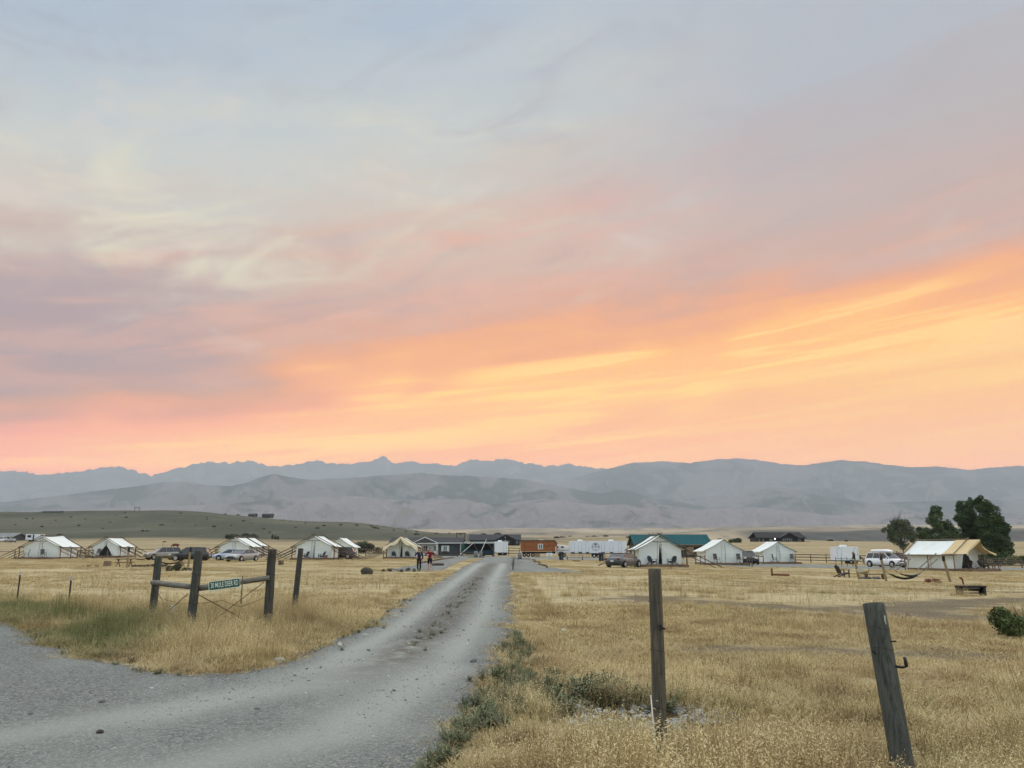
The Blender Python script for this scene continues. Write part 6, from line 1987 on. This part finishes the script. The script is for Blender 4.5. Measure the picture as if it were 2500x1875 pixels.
bush('dry brown tumbleweed below the black SUV', 438, 57, 1.05, .62, 'leaf_sage', 47, 900, .05, name='tumbleweed')
bush('small dry weed right of the tumbleweed', 458, 57.5, .6, .3, 'leaf_sage', 48, 300, .04, name='tumbleweed')
bush('dark weed patch at the feet of the two walkers', 985, 57, 3.2, .32, 'leaf_sage', 49, 2600, .022)
bush('tall feathery dark weed on the right side of the lane end', 1252, 62, .7, 1.5, 'leaf_sage', 50, 700, .022, name='weed')
bush('scrub tree standing beyond the fence left of the tall trees', 2178, 150, 2.6, 2.2, 'leaf_sage', 52, 900, .12)
for i, c_ in enumerate((663, 670, 677)):
    t = thing('pine_tree', ['small pine, left of three at the foot of the hill', 'small pine, middle of three at the foot of the hill', 'small pine, right of three at the foot of the hill'][i], 'tree', spot(c_, 325), 0, 'three small pines')
    MB().tube((0, 0, -.2), (0, 0, 1.6), .08).build('trunk', 'bark', t)
    h = 2.2 - .35 * i
    leaf_cloud('crown', 'leaf_dark', t, [(0, 0, h * (.25 + .15 * k), .55 * (1 - .16 * k), .7) for k in range(5)], 350, .16, 90 + i)
tt = thing('lone_tree', 'lone bent tree with a flat crown on the lower hill', 'tree', spot(519, 395))
MB().path([(0, 0, -.3), (.3, 0, 1.6), (-.2, 0, 3.0)], [.16, .12, .07], 6).build('trunk', 'bark', tt)
leaf_cloud('crown', 'leaf_dark', tt, [(-.3, 0, 3.2, .75, .5), (.4, 0, 3.1, .6, .5), (-.8, 0, 3.1, .5, .5)], 400, .18, 77)
sgn = thing('notice_board', 'small dark board on a post in the left field', 'sign', spot(399, 225))
MB().tube((-.3, 0, 0), (-.3, 0, 1.3), .06).build('post', 'log_dark', sgn)
MB().box((.1, 0, 1.3), (1.0, .08, .28)).build('board', 'log_dark', sgn)

# scattered sage on the hill, one mesh per kind, each bush a thing of its own
sage_src = []
for k in range(4):
    tmp = leaf_cloud('sage_bush', 'leaf_sage', None, [(0, 0, .5, .8, .7), (.7, .1, .4, .6, .7), (-.6, 0, .35, .5, .7)], 150, .3, 200 + k)
    sage_src.append(tmp)
hill_spots = [(388, 470, 1.6), (498, 560, 1.2), (500, 535, .9), (472, 470, .9), (433, 600, 1.1), (544, 640, 1.4), (575, 660, 1.8), (589, 560, 1.6), (355, 400, 1.2), (344, 400, 1.4), (680, 640, 1.3), (688, 655, 1.0), (706, 655, 1.0),
              (830, 600, 1.2), (828, 560, 1.2), (868, 620, 2.0), (905, 640, 1.5), (913, 560, 1.9), (920, 555, 1.2), (788, 540, 1.3), (772, 500, 1.6), (719, 500, 1.0), (742, 620, 1.0), (1015, 620, 1.3), (1065, 620, 1.5), (1096, 640, 1.4),
              (1015, 480, 1.6), (1124, 520, 1.4), (55, 540, 1.4), (70, 540, 1.2), (164, 560, .9), (127, 520, .9), (142, 345, 1.5), (185, 470, .9), (200, 530, .9), (262, 500, .9), (300, 540, 1.1), (275, 575, 1.1), (295, 640, 1.6), (365, 640, 1.2),
              (640, 470, 1.1), (655, 440, .9), (610, 520, 1.0), (560, 480, .8), (245, 440, .9), (95, 460, .9), (30, 480, 1.0), (340, 500, .8), (420, 500, .8), (960, 520, 1.1), (990, 560, 1.1)]
for i, (c_, Y_, s_) in enumerate(hill_spots):
    o = bpy.data.objects.new('sage_bush', sage_src[i % 4].data)
    C.objects.link(o)
    o.location = spot(c_, Y_)
    s_ *= rnd.uniform(.55, .95)
    o.scale = (s_ * 1.2, s_ * 1.1, s_ * rnd.uniform(.5, .85))
    o.rotation_euler = (0, 0, i * 1.7)
    tag(o, 'small dark sage bush dotted on the green hillside', 'bush', 'sage bushes on the hillside')
plain_spots = [(1372, 640, 2.2), (1360, 520, 1.6), (1436, 900, 3.0), (1452, 900, 3.5), (1480, 950, 2.5), (1215, 760, 3.5), (1242, 700, 3.0), (1180, 900, 3.5), (1090, 1100, 4.0), (1760, 800, 3.0), (1775, 800, 2.5), (1392, 900, 2.5), (1540, 700, 2.5), (2030, 420, 1.2), (2068, 420, 1.0)]
for i, (c_, Y_, s_) in enumerate(plain_spots):
    o = bpy.data.objects.new('plain_bush', sage_src[i % 4].data)
    C.objects.link(o)
    o.location = spot(c_, Y_)
    o.scale = (s_ * 1.4, s_ * 1.2, s_ * .7)
    o.rotation_euler = (0, 0, i * 2.1)
    tag(o, 'small dark bush out on the pale plain beyond the camp', 'bush', 'bushes on the plain')
for o in sage_src:
    bpy.data.objects.remove(o)

# ---------------------------------------------------------------- grass, weeds and gravel: instanced ground cover
def grass_mat(name, a, b_, c_, d_=(.30, .20, .10)):
    t, b = new_mat(name)
    oi = t.n('ShaderNodeObjectInfo').outputs['Random']
    tint = t.n('ShaderNodeAttribute', attribute_type='INSTANCER', attribute_name='tint').outputs['Fac']
    hue = t.n('ShaderNodeAttribute', attribute_name='hue').outputs['Fac']
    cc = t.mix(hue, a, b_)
    cc = t.mix(t.math('MULTIPLY', oi, .35), cc, [x * .6 for x in a])
    pos = t.vmul(t.n('ShaderNodeNewGeometry').outputs['Position'], (1, 1, 0))
    cc = t.mix(t.math('MULTIPLY', t.rng(t.noise(pos, .7, 5.0, .65), .46, .62), .75), cc, d_)
    cc = t.mix(t.math('MULTIPLY', t.rng(t.noise(pos, .22, 3.0, .6), .54, .68), .35), cc, (.58, .50, .32) if name == 'dry_grass' else a)
    cc = t.mix(tint, cc, c_)
    t.l(cc, b.inputs['Base Color'])
    b.inputs['Roughness'].default_value = .8
    b.inputs['Specular IOR Level'].default_value = .15
grass_mat('dry_grass', (.40, .305, .14), (.76, .635, .365), (.17, .185, .075))
grass_mat('weed', (.095, .12, .062), (.19, .215, .125), (.28, .26, .17), (.10, .115, .06))
def pebble_mat():
    t, b = new_mat('pebble')
    oi = t.n('ShaderNodeObjectInfo').outputs['Random']
    cc = t.ramp(oi, [(0, (.16, .175, .17)), (.35, (.27, .29, .28)), (.7, (.40, .42, .40)), (.88, (.38, .36, .32)), (1, (.60, .61, .58))])
    nz = t.noise(t.n('ShaderNodeTexCoord').outputs['Object'], 2.5, 3, .6)
    cc = t.mix(t.math('MULTIPLY', nz, .4), cc, (.13, .13, .125))
    t.l(cc, b.inputs['Base Color'])
    b.inputs['Roughness'].default_value = .85
pebble_mat()

def hidden_coll(name, meshes):
    col = bpy.data.collections.new(name)
    for i, me in enumerate(meshes):
        col.objects.link(bpy.data.objects.new('%s_%02d' % (name, i), me))
    return col

def blades(n, rad, h0, h1, lean, width, seed, seeds=0.0, square=False, curl=.5):
    """a tuft of grass blades; a part of them carry drooping seed heads"""
    rg = np.random.default_rng(seed)
    vs, fs, hue = [], [], []
    for k in range(n):
        if square:
            x, y = rg.uniform(-rad, rad, 2)
        else:
            r = rad * rg.uniform() ** .6; a = rg.uniform(0, 2 * PI)
            x, y = r * math.cos(a), r * math.sin(a)
        a = rg.uniform(0, 2 * PI)
        d = np.array([math.cos(a), math.sin(a)])
        h = rg.uniform(h0, h1); l = lean * rg.uniform(.2, 1.0) * h
        pw_ = np.array([-d[1], d[0]]) * width * rg.uniform(.7, 1.3) * .5
        hv = rg.uniform()
        pts = []
        for f in (0, .5, 1.0):
            off = d * l * f ** (1 + curl)
            pts.append((x + off[0], y + off[1], h * (f - .18 * lean * f * f)))
        n0 = len(vs)
        w = (1, .8, .25)
        for p, q in zip(pts, w):
            vs += [(p[0] - pw_[0] * q, p[1] - pw_[1] * q, p[2]), (p[0] + pw_[0] * q, p[1] + pw_[1] * q, p[2])]
        fs += [(n0, n0 + 1, n0 + 3, n0 + 2), (n0 + 2, n0 + 3, n0 + 5, n0 + 4)]
        hue += [hv * .25, hv * .25, hv * .75, hv * .75, hv, hv]  # roots darkened: shade of the gaps between blades put into the colour
        if rg.uniform() < seeds:
            tip = np.array(pts[-1])
            for s_ in range(4):
                aa = a + rg.uniform(-.9, .9)
                L = h * rg.uniform(.07, .14)
                b0 = tip * (1 - .09 * s_) + np.array([x, y, 0]) * .09 * s_
                e = b0 + np.array([math.cos(aa) * L * .7, math.sin(aa) * L * .7, L * rg.uniform(-.5, .5)])
                m = (b0 + e) / 2
                q = np.array([-math.sin(aa), math.cos(aa), .3]) * width * .8
                n1 = len(vs)
                vs += [tuple(b0), tuple(m + q), tuple(e), tuple(m - q)]
                fs.append((n1, n1 + 1, n1 + 2, n1 + 3))
                hue += [.9, 1, 1, .9]
    me = bpy.data.meshes.new('tuft')
    me.from_pydata(vs, [], fs)
    at = me.attributes.new('hue', 'FLOAT', 'POINT')
    at.data.foreach_set('value', np.array(hue, np.float32))
    return me

def weed_mesh(seed, n=26, h=.32):
    rg = np.random.default_rng(seed)
    vs, fs, hue = [], [], []
    for k in range(n):
        a = rg.uniform(0, 2 * PI); l = rg.uniform(.15, .8) * h
        hh = h * rg.uniform(.4, 1.0)
        p0 = np.array([0, 0, 0.0]); p1 = np.array([math.cos(a) * l, math.sin(a) * l, hh])
        q = np.array([-math.sin(a), math.cos(a), 0]) * .004
        n0 = len(vs)
        vs += [tuple(p0 - q), tuple(p0 + q), tuple(p1 + q), tuple(p1 - q)]
        fs.append((n0, n0 + 1, n0 + 2, n0 + 3)); hue += [.5] * 4
        for s_ in range(9):
            f = .25 + .75 * s_ / 8
            c = p0 + (p1 - p0) * f
            aa = rg.uniform(0, 2 * PI)
            dd = np.array([math.cos(aa), math.sin(aa), rg.uniform(-.2, .7)]) * .05 * rg.uniform(.6, 1.3)
            qq = np.array([-math.sin(aa), math.cos(aa), rg.uniform(-.3, .3)]) * .012
            n0 = len(vs)
            vs += [tuple(c), tuple(c + dd * .5 + qq), tuple(c + dd), tuple(c + dd * .5 - qq)]
            fs.append((n0, n0 + 1, n0 + 2, n0 + 3)); hue += [rg.uniform()] * 4
    me = bpy.data.meshes.new('weed')
    me.from_pydata(vs, [], fs)
    at = me.attributes.new('hue', 'FLOAT', 'POINT')
    at.data.foreach_set('value', np.array(hue, np.float32))
    return me

def scatter(name, label, cat, coll, mat, x, y, z, rotz, scl, idx, tint, tiltmax=0.0, seed=0):
    rg = np.random.default_rng(seed)
    n = len(x)
    me = bpy.data.meshes.new(name)
    me.vertices.add(n)
    me.vertices.foreach_set('co', np.stack([x, y, z], 1).astype(np.float32).ravel())
    def at(nm, tp, key, v):
        a = me.attributes.new(nm, tp, 'POINT')
        a.data.foreach_set(key, v)
    rot = np.stack([rg.uniform(-tiltmax, tiltmax, n), rg.uniform(-tiltmax, tiltmax, n), rotz], 1).astype(np.float32)
    at('rot', 'FLOAT_VECTOR', 'vector', rot.ravel())
    at('scl', 'FLOAT_VECTOR', 'vector', scl.astype(np.float32).ravel())
    at('idx', 'INT', 'value', idx.astype(np.int32))
    at('tint', 'FLOAT', 'value', tint.astype(np.float32))
    o = bpy.data.objects.new(name, me)
    C.objects.link(o)
    ng = bpy.data.node_groups.new(name, 'GeometryNodeTree')
    ng.interface.new_socket('Geometry', in_out='INPUT', socket_type='NodeSocketGeometry')
    ng.interface.new_socket('Geometry', in_out='OUTPUT', socket_type='NodeSocketGeometry')
    N = ng.nodes
    gi, go_ = N.new('NodeGroupInput'), N.new('NodeGroupOutput')
    ci = N.new('GeometryNodeCollectionInfo')
    ci.inputs['Collection'].default_value = coll
    ci.inputs['Separate Children'].default_value = True
    ci.inputs['Reset Children'].default_value = True
    ip = N.new('GeometryNodeInstanceOnPoints')
    ip.inputs['Pick Instance'].default_value = True
    def na(nm, tp):
        a = N.new('GeometryNodeInputNamedAttribute')
        a.data_type = tp
        a.inputs['Name'].default_value = nm
        return [s for s in a.outputs if s.enabled and s.name == 'Attribute'][0]
    L = ng.links.new
    L(gi.outputs[0], ip.inputs['Points'])
    L(ci.outputs[0], ip.inputs['Instance'])
    L(na('idx', 'INT'), ip.inputs['Instance Index'])
    L(na('rot', 'FLOAT_VECTOR'), ip.inputs['Rotation'])
    L(na('scl', 'FLOAT_VECTOR'), ip.inputs['Scale'])
    L(ip.outputs[0], go_.inputs[0])
    md = o.modifiers.new('scatter', 'NODES')
    md.node_group = ng
    tag(o, label, cat, kind='stuff')
    return o

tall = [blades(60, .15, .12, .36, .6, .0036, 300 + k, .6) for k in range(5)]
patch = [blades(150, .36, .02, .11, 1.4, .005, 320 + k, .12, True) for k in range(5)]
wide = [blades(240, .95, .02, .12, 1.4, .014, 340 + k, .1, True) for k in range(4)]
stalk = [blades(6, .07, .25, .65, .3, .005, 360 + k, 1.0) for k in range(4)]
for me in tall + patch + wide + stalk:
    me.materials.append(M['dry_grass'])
weeds = [weed_mesh(380 + k) for k in range(4)]
for me in weeds:
    me.materials.append(M['weed'])
pebs = []
for k in range(6):
    me = rock_mesh(400 + k, 1, .38)
    me.materials.append(M['pebble'])
    pebs.append(me)
CT, CP, CWd, CS, CW, CPb = (hidden_coll(n_, m_) for n_, m_ in (('tall_tuft', tall), ('patch_tuft', patch), ('wide_tuft', wide), ('stalk_tuft', stalk), ('weed_tuft', weeds), ('pebble', pebs)))

rng = np.random.default_rng(5)
def sample(n, y0, y1, tmin=-.80, tmax=.80, power=1.0):
    """points over the visible wedge of ground, even per square metre"""
    y = np.sqrt(rng.uniform(y0 ** 2, y1 ** 2, n)) if power == 1.0 else y0 * (y1 / y0) ** rng.uniform(0, 1, n)
    return rng.uniform(tmin, tmax, n) * y, y
def dirt_at(x, y):
    d = np.minimum.reduce([seg_dist(x, y, [(4.6, 27.5), (7.5, 24.5), (11.0, 21.0), (14.5, 19.5), (22, 18)]) / 1.9,
                           seg_dist(x, y, [(10.5, 22.5), (13.5, 26), (17.5, 29.5), (24, 33)]) / 1.8,
                           seg_dist(x, y, [(3.2, 13.4), (5.2, 13.6), (7.5, 13.0)]) / .6])
    return d
def heap(x, y):
    """the patch of piled stones beside the thin post"""
    return ((x - 1.15) / 1.0) ** 2 + ((y - 8.6 + .25 * (x - 1)) / 1.15) ** 2
def keep_grass(x, y, pad=0.0):
    k = road_sd(x, y) + (fbm(x * 1.3, y * 1.3, 31, 4) - .5) * .7 < -pad
    k &= (heap(x, y) + (fbm(x * 2, y * 2, 88) - .5) * 2.2 > .55) | (rng.uniform(0, 1, len(x)) < .18)
    k &= dirt_at(x, y) + (fbm(x * 2, y * 2, 77) - .5) * 1.2 > 1.0
    k &= ~((np.abs(x - 2.73) < .16) & (y > 4.6) & (y < 5.85)) & ~((np.abs(x - 1.14) < .13) & (y > 5.7) & (y < 6.7))
    return k
def greenness(x, y):
    left = np.exp(-((y - np.interp(x, *SIDE_B) - 1.3) / 1.7) ** 2) * sstep(-5.2, -7.0, x) * (y < 40)
    g = .95 * left * sstep(.25, .5, fbm(x * .8, y * .8, 61))
    g = np.maximum(g, .8 * np.exp(-(((x + 8) / 1.0) ** 2 + ((y - 17.2) / 1.2) ** 2)))
    g = np.maximum(g, .55 * sstep(.55, .75, fbm(x * .5, y * .5, 63)) * sstep(1.5, 3.5, x) * sstep(8.2, 5.5, y))
    return np.clip(g + .14 * (fbm(x * .3, y * .3, 64) > .62), 0, .9)

# tall feathery grass: the strip nearest the camera, the brace corner, the edges of the lane
xs, ys = [], []
x, y = sample(4600, 4.2, 11.5, .0 - .2, .80)
k = keep_grass(x, y, .05) & (x > -.4) & (rng.uniform(0, 1, len(x)) < np.where(y < 6.4, .85, .05 + .85 * sstep(.50, .60, fbm(x * .8, y * .8, 70))))
xs.append(x[k]); ys.append(y[k])
x, y = sample(11000, 10.5, 26, -.80, -.1)
dl = np.interp(y, *LANE_L) - x
b = np.interp(x, *SIDE_B)
near = np.minimum(dl, (y - b) * .8)
k = keep_grass(x, y, .08) & (near > 0) & (rng.uniform(0, 1, len(x)) < np.clip(1.25 - near / 4.2, .05, 1))
xs.append(x[k]); ys.append(y[k])
x, y = sample(8000, 11, 62, -.25, .12)
sdv = -road_sd(x, y)
k = keep_grass(x, y, .05) & (sdv < 1.1) & (rng.uniform(0, 1, len(x)) < .75)
xs.append(x[k]); ys.append(y[k])
x, y = sample(3200, 11, 34, .0, .80)
k = keep_grass(x, y, .05) & (fbm(x * .35, y * .35, 72) > .60)
xs.append(x[k]); ys.append(y[k])
x, y = sample(26000, 6, 60, -.80, .06)
sdv = road_sd(x, y) + (fbm(x * 1.3, y * 1.3, 31, 4) - .5) * .7
k = (sdv > -.1) & (sdv < .5) & (rng.uniform(0, 1, len(x)) < .30 * (1 - sdv / .5) * (fbm(x * 1.5, y * 1.5, 83) > .45))
xs.append(x[k]); ys.append(y[k])
x, y = np.concatenate(xs), np.concatenate(ys)
n = len(x)
hs = rng.uniform(.5, 1.25, n) * (.25 + 1.4 * fbm(x * .7, y * .7, 73))
hs *= np.where(y > 12, 1.05, 1.0)
brace = sstep(9, 3, np.hypot(x + 7, y - 15.5))
hs *= .78 + .60 * brace + .30 * sstep(7.2, 5.6, y)
edge_d = -road_sd(x, y)
hs *= .32 + .68 * sstep(-.1, 1.3, edge_d + (fbm(x * 1.1, y * 1.1, 84) - .5) * 1.4)
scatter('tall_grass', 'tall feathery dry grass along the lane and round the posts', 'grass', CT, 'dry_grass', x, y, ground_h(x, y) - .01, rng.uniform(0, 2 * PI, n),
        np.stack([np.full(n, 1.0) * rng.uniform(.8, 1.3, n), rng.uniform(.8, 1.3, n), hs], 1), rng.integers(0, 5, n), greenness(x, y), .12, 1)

x, y = sample(17000, 4.2, 24, -.80, .80)
k = keep_grass(x, y, .05)
x, y = x[k], y[k]
n = len(x)
s_ = rng.uniform(.7, 1.2, n)
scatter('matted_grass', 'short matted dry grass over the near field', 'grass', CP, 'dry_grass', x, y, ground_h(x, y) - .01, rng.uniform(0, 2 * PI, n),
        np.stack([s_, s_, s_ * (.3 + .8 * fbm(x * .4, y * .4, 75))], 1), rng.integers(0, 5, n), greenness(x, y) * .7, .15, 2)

x, y = sample(15000, 20, 125, -.80, .80)
k = keep_grass(x, y, .3) & (fbm(x * .12, y * .2, 76) > .45)
for key_ in TN:
    lc = TN[key_].location
    k &= (np.abs(x - lc.x) > 3.4) | (y < lc.y - 2.3) | (y > lc.y + 6)
x, y = x[k], y[k]
n = len(x)
s_ = rng.uniform(.7, 1.2, n)
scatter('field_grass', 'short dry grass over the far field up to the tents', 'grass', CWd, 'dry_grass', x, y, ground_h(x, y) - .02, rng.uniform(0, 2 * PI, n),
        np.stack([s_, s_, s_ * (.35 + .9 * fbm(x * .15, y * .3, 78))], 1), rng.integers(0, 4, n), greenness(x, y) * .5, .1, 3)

x, y = sample(3600, 5, 45, -.80, .80)
k = keep_grass(x, y, .1) & (fbm(x * .4, y * .4, 79) > .45)
x, y = x[k], y[k]
n = len(x)
s_ = rng.uniform(.6, 1.0, n)
scatter('grass_stalks', 'single dead seed stalks rising above the field', 'grass', CS, 'dry_grass', x, y, ground_h(x, y) - .01, rng.uniform(0, 2 * PI, n),
        np.stack([s_, s_, s_], 1), rng.integers(0, 4, n), rng.uniform(0, .9, n), .2, 4)

# green weeds on the right edge of the lane, a few in the road crown and on the heap
cx = [(-.62, 5.9), (-.42, 7.0), (-.2, 8.1), (-.02, 9.0), (.08, 10.2), (.12, 11.6), (.1, 13.2), (.05, 15.2)]
wx_, wy_ = [], []
for (ax_, ay_), (bx_, by_), w_, c_ in zip(cx[:-1], cx[1:], (.07, .10, .17, .20, .20, .15, .10), (22, 28, 40, 42, 36, 24, 14)):
    f = rng.uniform(0, 1, c_)
    wx_.append(ax_ + (bx_ - ax_) * f + rng.normal(0, w_, c_)); wy_.append(ay_ + (by_ - ay_) * f)
f = rng.uniform(0, 1, 60)
wx_.append(.35 + rng.uniform(0, 1.3, 60)); wy_.append(8.8 + rng.normal(0, .5, 60) - .2 * f)
yy_ = rng.uniform(12, 45, 110)
wx_.append(np.interp(yy_, *LANE_L) * .49 + np.interp(yy_, *LANE_R) * .51 + rng.normal(0, .14, 110)); wy_.append(yy_)
yy_ = rng.uniform(12.5, 26, 60)
wx_.append(np.interp(yy_, *LANE_L) + rng.normal(.1, .18, 60)); wy_.append(yy_)
xx_ = rng.uniform(-9.5, -4, 40)
wx_.append(xx_); wy_.append(np.interp(xx_, *SIDE_B) - rng.uniform(-.3, .25, 40))
x, y = np.concatenate(wx_), np.concatenate(wy_)
n = len(x)
s_ = rng.uniform(.25, .68, n) ** 1.2
s_[266:] *= .6
s_[206:266] *= 1.5
scatter('green_weeds', 'grey green leafy weeds along the right edge of the lane', 'weeds', CW, 'weed', x, y, ground_h(x, y) + .005, rng.uniform(0, 2 * PI, n),
        np.stack([s_, s_, s_ * .9], 1), rng.integers(0, 4, n), rng.uniform(0, .6, n) ** 2, .2, 5)

# loose stones
xs, ys, ss = [], [], []
x, y = sample(30000, 3.6, 12, -.9, .15)
k = (road_sd(x, y) > -.1)
lo = np.clip(sstep(-2.4, -4.6, x) * sstep(12, 8, y) + .25, 0, 1)
k &= rng.uniform(0, 1, len(x)) < lo
xs.append(x[k]); ys.append(y[k]); ss.append(.005 + .010 * rng.uniform(0, 1, k.sum()) ** 4)
x, y = sample(24000, 8.5, 40, -.45, .06)
k = (road_sd(x, y) > -.15)
fr_l = (x - np.interp(y, *LANE_L)) / (np.interp(y, *LANE_R) - np.interp(y, *LANE_L))
k &= rng.uniform(0, 1, len(x)) < (.07 + .5 * np.exp(-((fr_l - .5) / .15) ** 2) + .7 * sstep(.82, .98, fr_l) + .5 * sstep(.12, .02, fr_l))
xs.append(x[k]); ys.append(y[k]); ss.append(.010 + .026 * rng.uniform(0, 1, k.sum()) ** 3)
x, y = rng.uniform(.1, 2.3, 1500), rng.uniform(7.4, 10, 1500)
k = heap(x, y) + (fbm(x * 2, y * 2, 88) - .5) * 1.8 < .8
xs.append(x[k]); ys.append(y[k]); ss.append(.020 + .040 * rng.uniform(0, 1, k.sum()) ** 2)
x, y, s_ = np.concatenate(xs), np.concatenate(ys), np.concatenate(ss)
n = len(x)
inr = road_sd(x, y) > 0
scatter('loose_gravel', 'loose grey stones on the gravel road and the little heap', 'gravel', CPb, 'pebble', x, y, ground_h(x, y) + np.where(inr, .03, .01) + s_ * .12 + .05 * np.clip(1 - heap(x, y), 0, 1), rng.uniform(0, 2 * PI, n),
        np.stack([s_, s_, s_], 1), rng.integers(0, 6, n), np.zeros(n), .4, 6)
